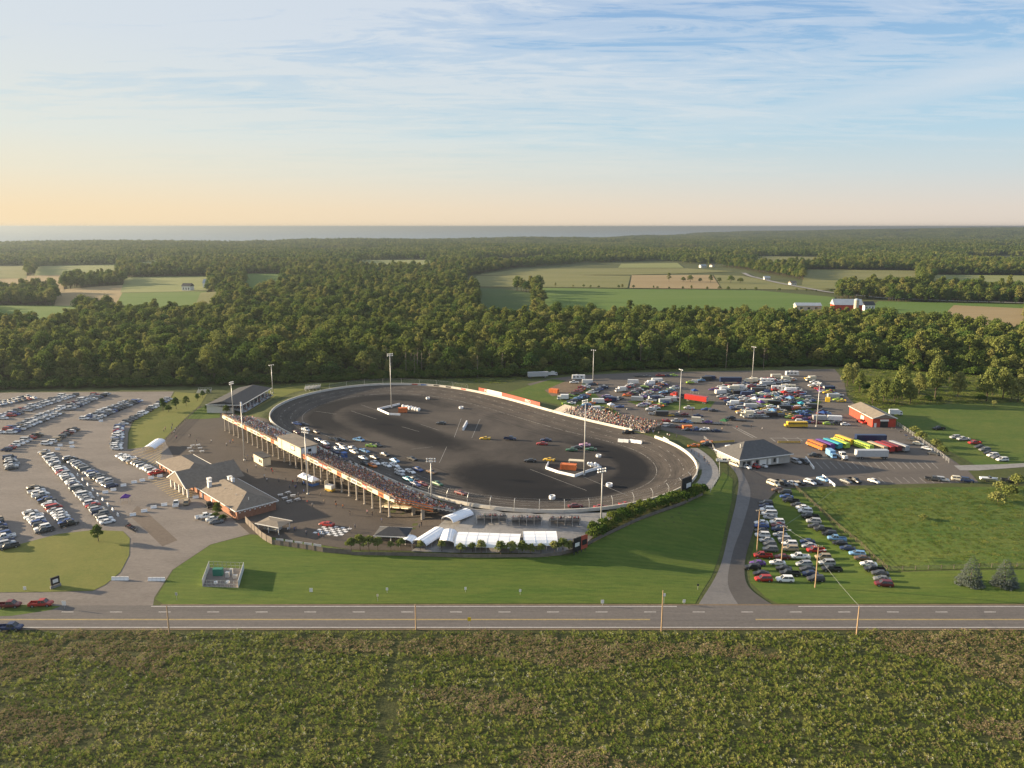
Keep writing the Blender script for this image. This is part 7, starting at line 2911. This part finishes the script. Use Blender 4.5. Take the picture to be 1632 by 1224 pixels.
for i, (u, v, kd, c, dg) in enumerate(TRACK):
    p = PT(u, v)
    if u < 520:
        wh = 'leaving the far turn'
    elif u < 700 and v > 695:
        wh = 'in the front-stretch pack'
    elif v > 780:
        wh = 'against the near turn wall'
    elif u > 980:
        wh = 'by the back stretch pit exit'
    else:
        wh = 'out in the open infield'
    key = (kd, c, wh)
    _seen[key] = _seen.get(key, 0) + 1
    total = sum(1 for (a, b, k2, c2, d2) in TRACK if (k2, c2) == (kd, c))
    lab = '%s %s %s' % (c, NICE.get(kd, kd), wh)
    if total > 1:
        lab = '%s, %s of its colour from the left' % (lab, nth(_seen[key]))
    # rest on the banking
    d = 1.6
    cx, sx = math.cos(rad(dg)), math.sin(rad(dg))
    zf, zb = track_z(p.x + cx * d, p.y + sx * d), track_z(p.x - cx * d, p.y - sx * d)
    zl, zr = track_z(p.x - sx * .85, p.y + cx * .85), track_z(p.x + sx * .85, p.y - cx * .85)
    vehicle(kd, c, (p.x, p.y, (zf + zb + zl + zr) / 4 + .02), rad(dg), lab, 'cars on the oval', True, (math.atan2(zl - zr, 1.7), -math.atan2(zf - zb, 3.2)))
# numbers on the flanks of the race cars stay unreadable at this distance; the victory car on its pad
at_px('stock_car', 'red', 521, 838, 160, 'red race car on display at the chequered pad')
# ------------------------------------------------------------------ people
M_SKIN = mat('skin', (.42, .26, .18), .7)
M_DENIM = mat('dark_trousers', (.03, .038, .06), .85)


def person_mesh(name, pose):
    """one continuous skinned body"""
    J = {'pelvis': (0, 0, .95), 'waist': (0, .01, 1.12), 'chest': (0, .02, 1.34), 'neck': (0, .01, 1.50), 'head': (0, .03, 1.62), 'crown': (0, .02, 1.75)}
    R = {'pelvis': (.155, .115), 'waist': (.14, .10), 'chest': (.185, .115), 'neck': (.06, .06), 'head': (.085, .10), 'crown': (.07, .085)}
    E_ = [('pelvis', 'waist'), ('waist', 'chest'), ('chest', 'neck'), ('neck', 'head'), ('head', 'crown')]
    sw = {'walk': .22, 'stand': .03, 'reach': .05}[pose]
    for s, nm in ((-1, 'l'), (1, 'r')):
        f = sw * s
        J['hip' + nm] = (s * .10, 0, .88); R['hip' + nm] = (.10, .10)
        J['knee' + nm] = (s * .11, f * .6 + .03, .48); R['knee' + nm] = (.065, .065)
        J['ankle' + nm] = (s * .11, f - .03, .09); R['ankle' + nm] = (.05, .05)
        J['toe' + nm] = (s * .12, f + .14, .04); R['toe' + nm] = (.045, .035)
        J['sh' + nm] = (s * .20, .01, 1.42); R['sh' + nm] = (.065, .065)
        if pose == 'reach' and s > 0:
            el, ha = (s * .30, .22, 1.30), (s * .22, .46, 1.38)
        else:
            el, ha = (s * .26, -f * .5, 1.14), (s * .27, -f * .9 + .08, .90)
        J['el' + nm] = el; R['el' + nm] = (.046, .046)
        J['ha' + nm] = ha; R['ha' + nm] = (.036, .04)
        E_ += [('pelvis', 'hip' + nm), ('hip' + nm, 'knee' + nm), ('knee' + nm, 'ankle' + nm), ('ankle' + nm, 'toe' + nm), ('chest', 'sh' + nm), ('sh' + nm, 'el' + nm), ('el' + nm, 'ha' + nm)]
    names = list(J)
    me = bpy.data.meshes.new('skeleton')
    me.from_pydata([J[n] for n in names], [(names.index(a), names.index(b)) for a, b in E_], [])
    o = bpy.data.objects.new('skeleton', me)
    COL.objects.link(o)
    o.modifiers.new('skin', 'SKIN')
    sub = o.modifiers.new('sub', 'SUBSURF'); sub.levels = 1; sub.render_levels = 1
    for i, n in enumerate(names):
        me.skin_vertices[0].data[i].radius = R[n]
        me.skin_vertices[0].data[i].use_root = (n == 'pelvis')
    dg = bpy.context.evaluated_depsgraph_get()
    dg.update()
    out = bpy.data.meshes.new_from_object(o.evaluated_get(dg))
    bpy.data.objects.remove(o)
    out.name = name
    out.materials.clear()
    for m in (M_MATTE, M_DENIM, M_SKIN, M_BLACK):
        out.materials.append(m)
    for p in out.polygons:
        z = p.center.z
        x = abs(p.center.x)
        p.material_index = 0
        if z < .93 and x < .22:
            p.material_index = 1
        if z < .12:
            p.material_index = 3
        if z > 1.52 or (x > .22 and z < 1.16):
            p.material_index = 2
        if z > 1.70 or (z > 1.60 and p.center.y < -.02):
            p.material_index = 3
        p.use_smooth = True
    return out


PEOPLE = {k: person_mesh('person_' + k, k) for k in ('walk', 'stand', 'reach')}
SHIRTS = {'white': (.70, .70, .68), 'black': (.02, .02, .02), 'red': (.40, .03, .03), 'blue': (.05, .10, .30), 'grey': (.22, .22, .23), 'navy': (.02, .03, .08), 'green': (.06, .15, .06), 'tan': (.40, .32, .22), 'orange': (.55, .18, .04), 'pink': (.50, .25, .28)}
SHIRT_MIX = ['white'] * 5 + ['black'] * 6 + ['red'] * 3 + ['blue'] * 3 + ['grey'] * 4 + ['navy'] * 3 + ['green', 'tan', 'orange', 'pink']
_pr = random.Random(31)


def person(x, y, z, yaw, shirt, label, group):
    pose = _pr.choice(('walk', 'walk', 'stand', 'stand', 'reach'))
    s = _pr.uniform(.94, 1.06)
    o = put('person', PEOPLE[pose], None, (x, y, z), yaw, SHIRTS[shirt], s)
    tag(o, label, 'person', group)


def group_of_people(px, n, spread, where, seed, sheetz=.06):
    """px: polyline; people counted along it from its first point"""
    r = random.Random(seed)
    pts = np.array([wpx(*p) for p in px])
    path = resample(pts, max(2, n), False) if n > 1 else pts[:1]
    for k in range(n):
        p = path[k] + np.array((r.uniform(-spread, spread), r.uniform(-spread, spread)))
        c = r.choice(SHIRT_MIX)
        person(p[0], p[1], hh(*p) + sheetz, r.uniform(0, 6.28), c, 'person in a %s shirt, %s %s' % (c, nth(k + 1), where), 'people on foot')


group_of_people([(368, 772), (400, 783), (428, 802), (432, 812)], 26, 1.3, 'in the queue beside the concession building', 1)
group_of_people([(384, 752), (445, 763), (470, 790), (500, 800)], 20, 5, 'crossing the plaza', 2)
group_of_people([(470, 772), (505, 775)], 9, 1.5, 'at the white vendor tent from the left', 3)
group_of_people([(500, 800), (540, 812), (610, 830)], 9, 3, 'on the near plaza from the vendor tent', 4)
group_of_people([(255, 690), (272, 682), (290, 700), (325, 705)], 12, 4, 'near the small plaza tent', 5)
group_of_people([(392, 732), (404, 732)], 4, 1, 'by the far light pole', 6)
group_of_people([(495, 850), (525, 856), (560, 848), (575, 845)], 10, 2.5, 'around the chequered pad', 7)
group_of_people([(362, 712), (372, 706)], 4, 1, 'under the far grandstand end', 8)
group_of_people([(460, 848), (476, 846)], 3, 1, 'right of the ticket booth from the left', 9)
group_of_people([(668, 842), (672, 839)], 2, .6, 'under the near end of the grandstand', 10)
group_of_people([(1085, 685), (1095, 688), (1205, 682), (1212, 686)], 7, .8, 'by the pit gate lane from the left', 11, .05)
group_of_people([(1030, 690), (1050, 694), (1075, 700)], 10, 1.2, 'behind the pit gate barrier', 12, .3)
group_of_people([(730, 812), (736, 813)], 3, .6, 'on the near grandstand stairs', 13, .15)
group_of_people([(1105, 722), (1115, 730), (1128, 742)], 8, 1.0, 'on the walkway outside the east turn', 14, .1)
group_of_people([(960, 655), (1060, 650), (1150, 660), (1290, 655)], 14, 5, 'walking in the pit lot from the left', 15, .05)

# plaza furniture: white picnic tables
def table_mesh():
    mb = MB()
    mb.box((0, 0, .7), (1.8, .8, .06)); mb.box((0, -.75, .42), (1.8, .28, .05)); mb.box((0, .75, .42), (1.8, .28, .05))
    return mb.data('table_top', M_ALU)


def table_legs():
    mb = MB()
    for x in (-.6, .6):
        mb.bar((x, -.8, .02), (x, .2, .7), .07); mb.bar((x, .8, .02), (x, -.2, .7), .07); mb.bar((x, -.8, .4), (x, .8, .4), .06)
    return mb.data('frame', M_STEEL)


_tm, _tl = table_mesh(), table_legs()
for k, (u, v, wh) in enumerate(((447, 791, 'upper left'), (454, 796, 'lower left'), (459, 787, 'top'), (467, 792, 'upper right'), (461, 801, 'bottom'), (474, 798, 'right'),
                                (302, 716, 'left, far plaza'), (307, 712, 'top, far plaza'), (316, 711, 'upper right, far plaza'), (319, 716, 'right, far plaza'), (322, 721, 'lower right, far plaza'), (305, 721, 'lower left, far plaza'))):
    t = thing('picnic_table', 'pale picnic table, %s of %s' % (wh, 'the group on the open plaza' if k < 6 else 'the group by the small tent'), 'table', P(u, v) + Vector((0, 0, .06)), rad(20 + 15 * (k % 3)), 'picnic tables on the plaza')
    put('top', _tm, t); put('frame', _tl, t)

# seated and standing crowds: masses nobody could count
def seated_mesh(k, standing=False):
    rs = random.Random(k)
    mb = MB()
    up = .45 if standing else 0.0
    if standing:
        mb.box((0, 0, 0), (.30, .24, .85), mi=1, taper=(1.05, 1))
    else:
        mb.box((.18, 0, .36), (.5, .36, .18), mi=1); mb.box((.42, 0, 0), (.16, .34, .45), mi=1)
    mb.box((0, 0, .40 + up), (.26, .42, .52), mi=0, taper=(.85, .78))
    mb.box((.10, -.25, .45 + up), (.34, .10, .12), mi=2); mb.box((.10, .25, .45 + up), (.34, .10, .12), mi=2)
    mb.tube((0.02, 0, .90 + up), (0.02, 0, 1.18 + up), .11, .09, 6, mi=2)
    mb.tube((-.01, 0, 1.06 + up), (-.01, 0, 1.22 + up), .125, .09, 6, mi=3)
    m = bpy.data.materials.get('crowd_shirts') or crowd_material()
    return mb.data('spectator', [m, M_DENIM, M_SKIN, M_BLACK])


def crowd_material():
    m = bpy.data.materials.new('crowd_shirts'); m.use_nodes = True
    w = NT(m.node_tree)
    out = w.n('ShaderNodeOutputMaterial'); b = w.n('ShaderNodeBsdfPrincipled', in_Roughness=.85)
    oi = w.n('ShaderNodeObjectInfo')
    stops = []
    pal = [(.02, .02, .02), (.60, .60, .58), (.35, .03, .03), (.03, .05, .16), (.20, .20, .21), (.05, .12, .32), (.45, .14, .04), (.02, .025, .03), (.50, .32, .30), (.28, .05, .06), (.55, .55, .55), (.06, .12, .06)]
    for k, c in enumerate(pal):
        stops.append((k / len(pal), c))
    col = w.ramp(oi.outputs['Random'], stops, 'CONSTANT')
    w.l(col, b.inputs['Base Color']); w.l(b.outputs[0], out.inputs[0])
    return m


_rs = np.random.RandomState(8)
SEATED = source_collection('crowd_source', [seated_mesh(k) for k in range(2)])
STANDING = source_collection('standing_source', [seated_mesh(k, True) for k in range(2)])
_face = math.atan2(-GN[1], -GN[0])
_pts = []
for s, n, z in CROWD_L:
    w_ = GW(s, n)
    _pts.append((w_.x, w_.y, z, _rs.uniform(.92, 1.06), _face + _rs.uniform(-.4, .4), _rs.randint(0, 2)))
for x, y, z, yaw in CROWD_C:
    _pts.append((x, y, z, _rs.uniform(.92, 1.06), yaw + _rs.uniform(-.4, .4), _rs.randint(0, 2)))
for base, w_, rows in BLEACH:
    for k in range(62):
        rr = _rs.randint(0, rows); x = _rs.uniform(-w_ / 2 + .5, w_ / 2 - .5)
        _pts.append((base.x - x, base.y - rr * .75, base.z + .12 + rr * .42, _rs.uniform(.92, 1.06), math.pi / 2 + _rs.uniform(-.4, .4), _rs.randint(0, 2)))
stuff(scatter('seated_crowd', _pts, SEATED), 'crowd of seated spectators filling the grandstand rows', 'crowd')
_pts = [(x, y, z, _rs.uniform(.9, 1.08), yaw + _rs.uniform(-1, 1), _rs.randint(0, 2)) for x, y, z, yaw in CROWD_P]
stuff(scatter('terrace_crowd', _pts, STANDING), 'crowd standing on the terrace behind the back stretch wall', 'crowd')

# ------------------------------------------------------------------ trees and shrubs one can tell apart
def tree_kind(seed, h, r, n, leaf, lobes, material, low=.12, trunk=.14):
    cm, L = crown_mesh('crown', seed, h * low, h, r, n, leaf, lobes, material)
    return cm, trunk_mesh('trunk', h * .8, trunk, L, M_BARK)


SMALL = [tree_kind(200 + k, 4.2, 1.8, 420, .55, 6, M_LEAF_Y, .30, .10) for k in range(3)]
SHRUB = [tree_kind(220 + k, 2.6, 1.9, 420, .55, 6, M_LEAF_D, .0, .08) for k in range(3)]
WILLOW = [tree_kind(240 + k, 14, 5.0, 1500, .95, 12, M_LEAF_Y, .05, .3) for k in range(4)]
LAWNTREE = [tree_kind(260 + k, 7.0, 2.6, 700, .65, 8, M_LEAF_D, .15, .16) for k in range(3)]


def plant(lib, k, loc, sc, label, name, cat, group=None, rz=None):
    t = thing(name, label, cat, loc, RNG.uniform(0, 6.28) if rz is None else rz, group)
    t.scale = (sc, sc, sc) if isinstance(sc, (int, float)) else sc
    put('crown', lib[k % len(lib)][0], t)
    put('trunk', lib[k % len(lib)][1], t)
    return t


# row of small trees along the lawn fence
for k, (u, v, s) in enumerate(((560, 880, 1.05), (574, 879, 1.25), (588, 880, 1.2), (602, 878, 1.0), (623, 879, .75), (639, 877, .85), (670, 879, .8), (704, 880, .85), (734, 884, .8), (753, 881, .75), (767, 883, 1.0), (798, 887, 1.1), (815, 886, 1.05), (832, 886, 1.05), (846, 885, .8),
                               (862, 885, .85), (884, 884, 1.0), (897, 884, 1.15), (907, 882, .9))):
    plant(SMALL, k, P(u, v - 1), s, 'small leafy tree along the lawn fence, %s from the plaza end' % nth(k + 1), 'small_tree', 'tree', 'small trees along the lawn fence')
# hedge bushes up the bank of the near turn
_hp = resample([wpx(*p) for p in ((946, 858), (965, 846), (1000, 828), (1040, 811), (1075, 803), (1100, 795), (1119, 786))], 24, False)
for k, p in enumerate(_hp):
    plant(SHRUB, k, (p[0], p[1], hh(*p) - .1), RNG.uniform(1.0, 1.55), 'dense green shrub in the hedge above the lawn, %s from the billboard' % nth(k + 1), 'hedge_shrub', 'shrub', 'hedge shrubs on the near turn bank')
    if k % 2:
        plant(SHRUB, k + 1, (p[0] - 1.2, p[1] + 2.2, hh(p[0] - 1.2, p[1] + 2.2) - .1), RNG.uniform(.9, 1.4), 'green shrub behind the hedge line, %s from the billboard' % nth(k + 1), 'hedge_shrub', 'shrub', 'hedge shrubs on the near turn bank')
# trees by the car park and buildings
for k, (u, v, s, lab) in enumerate(((157, 863, (.75, .75, .8), 'lone round tree on the dry grass island'), (260, 655, (.8, .8, 1.0), 'leftmost small tree on the dry grass strip'), (269, 657, (.7, .7, .55), 'low tree second on the dry grass strip'),
                                    (281, 652, (.8, .8, .95), 'tall tree third on the dry grass strip'), (297, 647, (.8, .8, .8), 'tree fourth on the dry grass strip'), (315, 639, (.6, .6, .6), 'tree fifth on the dry grass strip by the path'),
                                    (323, 634, (.6, .6, .6), 'tree farthest along the dry grass strip'), (332, 630, (.5, .5, .5), 'small tree left of the covered grandstand'), (361, 660, (.7, .7, .7), 'bushy tree under the covered grandstand corner'),
                                    (347, 822, (.7, .7, .7), 'shrubby tree against the concession building near end'), (330, 655, (.5, .5, .5), 'low tree beside the lawn under the covered stand'))):
    plant(LAWNTREE, k, P(u, v), s, lab, 'lawn_tree', 'tree')
for k, (u, v, lab) in enumerate(((258, 746, 'first'), (266, 752, 'second'), (274, 757, 'third'), (343, 826, 'fourth'), (355, 829, 'fifth'))):
    plant(SHRUB, k, P(u, v), .8, 'foundation shrub along the brick building, %s from its far end' % lab, 'foundation_shrub', 'shrub', 'shrubs along the brick building')
# blue spruces in front of the meadow
_sp = [spruce_mesh('spruce_a', 1, 8.6, 3.7, M_SPRUCE), spruce_mesh('spruce_b', 2, 8.2, 3.6, M_SPRUCE)]
_tk = trunk_mesh('spruce_trunk', 5, .2, [], M_BARK, 0)
for k, (u, v, lab) in enumerate(((1546, 931, 'blue spruce on the front lawn, left of the pair'), (1600, 933, 'blue spruce on the front lawn, right of the pair'))):
    t = thing('blue_spruce', lab, 'tree', P(u, v), k * 1.3)
    put('crown', _sp[k], t); put('trunk', _tk, t)
# willows and scrub east of the pits
for k, (u, v, s, lab) in enumerate(((1350, 616, .75, 'leafy willow at the left of the scrub, nearest the pits'), (1370, 624, .62, 'pale willow at the edge of the pit lot scrub'), (1360, 612, .7, 'rounded willow behind the pit edge'),
                                    (1408, 640, .7, 'low willow left of the tall pale one'), (1437, 636, 1.0, 'bushy willow beside the garage meadow'), (1464, 630, .7, 'small pale willow in the scrub line'),
                                    (1490, 634, 1.15, 'tallest pale willow in the scrub line'), (1526, 634, .8, 'slim pale willow right of the tallest'), (1572, 640, 1.0, 'tall willow in the right scrub'), (1598, 636, .95, 'rounded willow at the right of the scrub'),
                                    (1622, 640, .8, 'rightmost willow of the scrub'), (1390, 645, .6, 'low willow behind the red garage'), (1425, 644, .75, 'wide willow above the red garage'), (1450, 645, .65, 'short willow right of the red garage'))):
    plant(WILLOW, k, P(u, v), (s * 1.05, s * 1.05, s * 1.38), lab, 'willow_tree', 'tree')
for k in range(26):
    u, v = RNG.uniform(1340, 1660), RNG.uniform(600, 650)
    if v < 600 + 45 * max(0, (1400 - u) / 90):
        continue
    p = P(u, v)
    plant(SHRUB if k % 2 else SMALL, k, p, RNG.uniform(.9, 1.9), 'scrub bush on the rough ground right of the pits', 'scrub_bush', 'shrub', 'scrub bushes right of the pits')
for k, (u, v, s, lab) in enumerate(((1458, 690, 1.4, 'yellow green bush on the meadow beside the chain-link fence, first'), (1468, 700, 1.6, 'yellow green bush on the meadow beside the chain-link fence, second'), (1492, 712, 1.5, 'yellow green bush on the meadow beside the chain-link fence, third'),
                                    (1502, 722, 1.3, 'yellow green bush on the meadow beside the chain-link fence, fourth'), (1595, 782, 1.5, 'pale bush at the top right of the meadow'), (1608, 792, 1.9, 'rounded pale bush lower at the right of the meadow'),
                                    (1472, 828, .8, 'small round bush in the middle of the meadow'), (1590, 800, 1.6, 'green bush left of the rounded pale bush'), (1622, 772, 1.7, 'bush at the right lot corner'))):
    cm = [tree_kind(300 + k % 3, 2.4, 1.9, 420, .5, 6, M_LEAF_Y, 0, .08)] if k < 3 else None
    if cm:
        PALE = globals().setdefault('PALE', [])
        PALE.append(cm[0])
    plant(PALE, k, P(u, v), s, lab, 'meadow_bush', 'shrub')

# dead trunks showing at the woods edge
def snag(seed, h):
    r = random.Random(seed)
    mb = MB()
    mb.tube((0, 0, 0), (r.uniform(-.4, .4), 0, h), .22, .06, 5)
    for k in range(7):
        z = h * r.uniform(.35, .95); a = r.uniform(0, 6.28); L = r.uniform(1.2, 3.0)
        mb.tube((0, 0, z), (L * math.cos(a), L * math.sin(a), z + L * .9), .08, .02, 4, caps=False)
    return mb.data('snag', M_DEAD)


_sn = [snag(k, 15 + k) for k in range(4)]
for k in range(22):
    u = RNG.uniform(560, 700) if k < 14 else RNG.choice((1010, 1030, 1150, 1215, 1130, 760, 905, 800))+ RNG.uniform(-9, 9)
    x, y = P0(u, 601 - (u > 900) * 14, 0)
    y += RNG.uniform(-3, 8)
    o = put('bare_tree', _sn[k % 4], None, (x, y, hh(x, y)), RNG.uniform(0, 6), None, RNG.uniform(.8, 1.1))
    tag(o, 'bare dead tree, %s of the pale trunks along the woods edge' % nth(k + 1), 'tree', 'dead trees at the woods edge')

# trees and hedges dotting the far fields
_ft = random.Random(66)
for a, b, n, lab in (((862, 457), (1330, 466), 26, 'hedgerow tree between the far tan and green fields'), ((845, 470), (870, 484), 9, 'tree in the hedge left of the large green field'), ((1060, 449), (1180, 452), 8, 'lone tree on the far tan strips')):
    for k in range(n):
        f = (k + _ft.random()) / n
        x, y = P0(a[0] + (b[0] - a[0]) * f, a[1] + (b[1] - a[1]) * f)
        cm, tk = WOOD[_ft.randrange(len(WOOD))]
        t = thing('hedgerow_tree', lab, 'tree', (x, y, hh(x, y)), _ft.uniform(0, 6.28), lab + 's')
        s = _ft.uniform(.25, .45) if 'hedgerow' in lab else _ft.uniform(.6, 1.0)
        t.scale = (s * 1.3, s * 1.3, s)
        put('crown', cm, t); put('trunk', tk, t)

# ------------------------------------------------------------------ ground cover
M_WEED = mat_leaf('leaf_weed', (.075, .125, .022), (.15, .20, .038), (.28, .30, .08), .3, .09)
M_WEED_Y = mat_leaf('leaf_weed_yellow', (.17, .20, .035), (.28, .29, .065), (.40, .38, .12), .3, .09)
M_STRAW = mat_leaf('leaf_straw', (.19, .14, .075), (.26, .20, .11), (.34, .27, .16), .15, .05)
M_WFLOWER = mat_leaf('weed_flower', (.36, .36, .24), (.44, .43, .30), (.50, .48, .36), .1, .1)


def cover_patch(seed, size, n, h, mats, wts, leaf=.34, per=(4, 7), rad_=.12):
    """patch of broad-leaved weeds: each plant a spray of leaves up a stalk"""
    rs = np.random.RandomState(seed)
    mb = MB()
    for i in range(n):
        x, y = rs.uniform(-size / 2, size / 2, 2)
        mi = rs.choice(len(mats), p=wts)
        hh_ = h * rs.uniform(.4, 1.3)
        for k in range(rs.randint(*per)):
            a = rs.uniform(0, 6.28); t = rs.uniform(.25, 1.0); z = hh_ * t
            L = leaf * rs.uniform(.6, 1.3)
            d = np.array((math.cos(a), math.sin(a), rs.uniform(-.1, .9)))
            s = np.array((-math.sin(a), math.cos(a), 0)) * L * .42
            r = rad_ * (1.25 - t) * hh_ / h
            p = np.array((x + r * math.cos(a), y + r * math.sin(a), z))
            mb.face([p, p + d * L * .55 + s, p + d * L, p + d * L * .55 - s], mi)
    return mb.data('cover_patch', mats)


def cover(name, poly, size, meshes, seed, label, cat, keep=1.0, zoff=0.0, scale=(.85, 1.2), track=None):
    rs = np.random.RandomState(seed)
    xs = np.arange(min(p[0] for p in poly), max(p[0] for p in poly), size)
    ys = np.arange(min(p[1] for p in poly), max(p[1] for p in poly), size)
    X, Y = np.meshgrid(xs, ys)
    X = X.ravel() + rs.uniform(-.3, .3, X.size) * size; Y = Y.ravel() + rs.uniform(-.3, .3, Y.size) * size
    ok = in_poly(X, Y, poly) & (rs.rand(X.size) < keep)
    if track:
        ok &= track(X, Y)
    X, Y = X[ok], Y[ok]
    Z = height(X, Y) + zoff
    return stuff(scatter(name, np.c_[X, Y, Z, rs.uniform(scale[0], scale[1], len(X)), rs.uniform(0, 6.28, len(X)), rs.randint(0, len(meshes), len(X))], source_collection(name + '_source', meshes)), label, cat)


_near = [(-150, 92), (150, 92), (185, 168.6), (-185, 168.6)]
_wm = [cover_patch(400 + k, 2.3, 15, .82, [M_WEED, M_WEED_Y, M_STRAW, M_WFLOWER], [.60, .32, .06, .02], .17, (15, 24), .20) for k in range(12)]
_sm = [cover_patch(420 + k, 2.3, 60, .42, [M_WEED, M_STRAW], [.3, .7], .17, (5, 9), .1) for k in range(5)]


def straw_zone(X, Y):
    f = np.sin(X / 17 + 1.2) * .5 + np.sin(X / 7.3 + Y / 5.0) * .35 + np.sin(Y / 3.1 + X / 29) * .4
    band = np.exp(-((Y - 161) / 5.0) ** 2) * 1.1
    return (f + band) > .66


def ruts(X, Y):
    c = -24 - (168 - Y) * .035 + 1.2 * np.sin(Y / 9)
    return ~((np.abs(X - c - 1.1) < .55) | (np.abs(X - c + 1.1) < .55))


cover('field_weeds', _near, 1.6, _wm, 1, 'weedy green crop filling the foreground field', 'crop', .94, 0, (.5, .95), lambda X, Y: ruts(X, Y) & ~straw_zone(X, Y))
cover('dry_grass', _near, 1.8, _sm, 2, 'patches of dry tan grass in the foreground field', 'grass', .9, 0, (.7, 1.15), lambda X, Y: straw_zone(X, Y) & ruts(X, Y))
_tm2 = [cover_patch(440 + k, 3.0, 75, .28, [M_WEED, M_STRAW], [.94, .06], .17) for k in range(5)]
_pm = [tuple(P(*p)[:2]) for p in ((1284, 781), (1560, 778), (1720, 776), (1720, 902), (1632, 903), (1425, 907), (1338, 842))]
cover('meadow_grass', _pm, 2.8, _tm2, 3, 'rough tall grass of the meadow behind the brown fence', 'grass', .97, 0, (.35, .85))
_pm = [tuple(P(*p)[:2]) for p in ((1345, 606), (1340, 586), (1640, 600), (1700, 640), (1440, 646), (1400, 652), (1370, 646))]
cover('scrub_grass', _pm, 2.8, _tm2, 4, 'tall scrubby grass between the pits and the woods', 'grass', .8, 0, (.7, 1.8))
_pm = [tuple(P(*p)[:2]) for p in ((800, 612), (840, 602), (1000, 592), (1240, 588), (1240, 583), (1000, 586), (840, 596), (500, 606), (420, 612), (430, 618), (560, 606), (700, 606))]
cover('verge_grass', _pm, 2.8, _tm2, 5, 'rough grass verge between the far turn and the woods', 'grass', .75, 0, (.5, 1.2))

# undergrowth in front of the woods
_ug = []
_rs = np.random.RandomState(14)
for i in range(0, len(EDGE) - 1):
    for k in range(9):
        t = _rs.rand()
        p = EDGE[i] * (1 - t) + EDGE[i + 1] * t
        if abs(p[0]) > p[1] * .75:
            continue
        y = p[1] + _rs.uniform(-5, 6)
        _ug.append((p[0], y, hh(p[0], y) - .2, _rs.uniform(.9, 2.4), _rs.uniform(0, 6.28), _rs.randint(0, 3)))
scatter('undergrowth', _ug, source_collection('undergrowth_source', [joined('under_shrub', [(c, None)]) for c, t in SHRUB]))
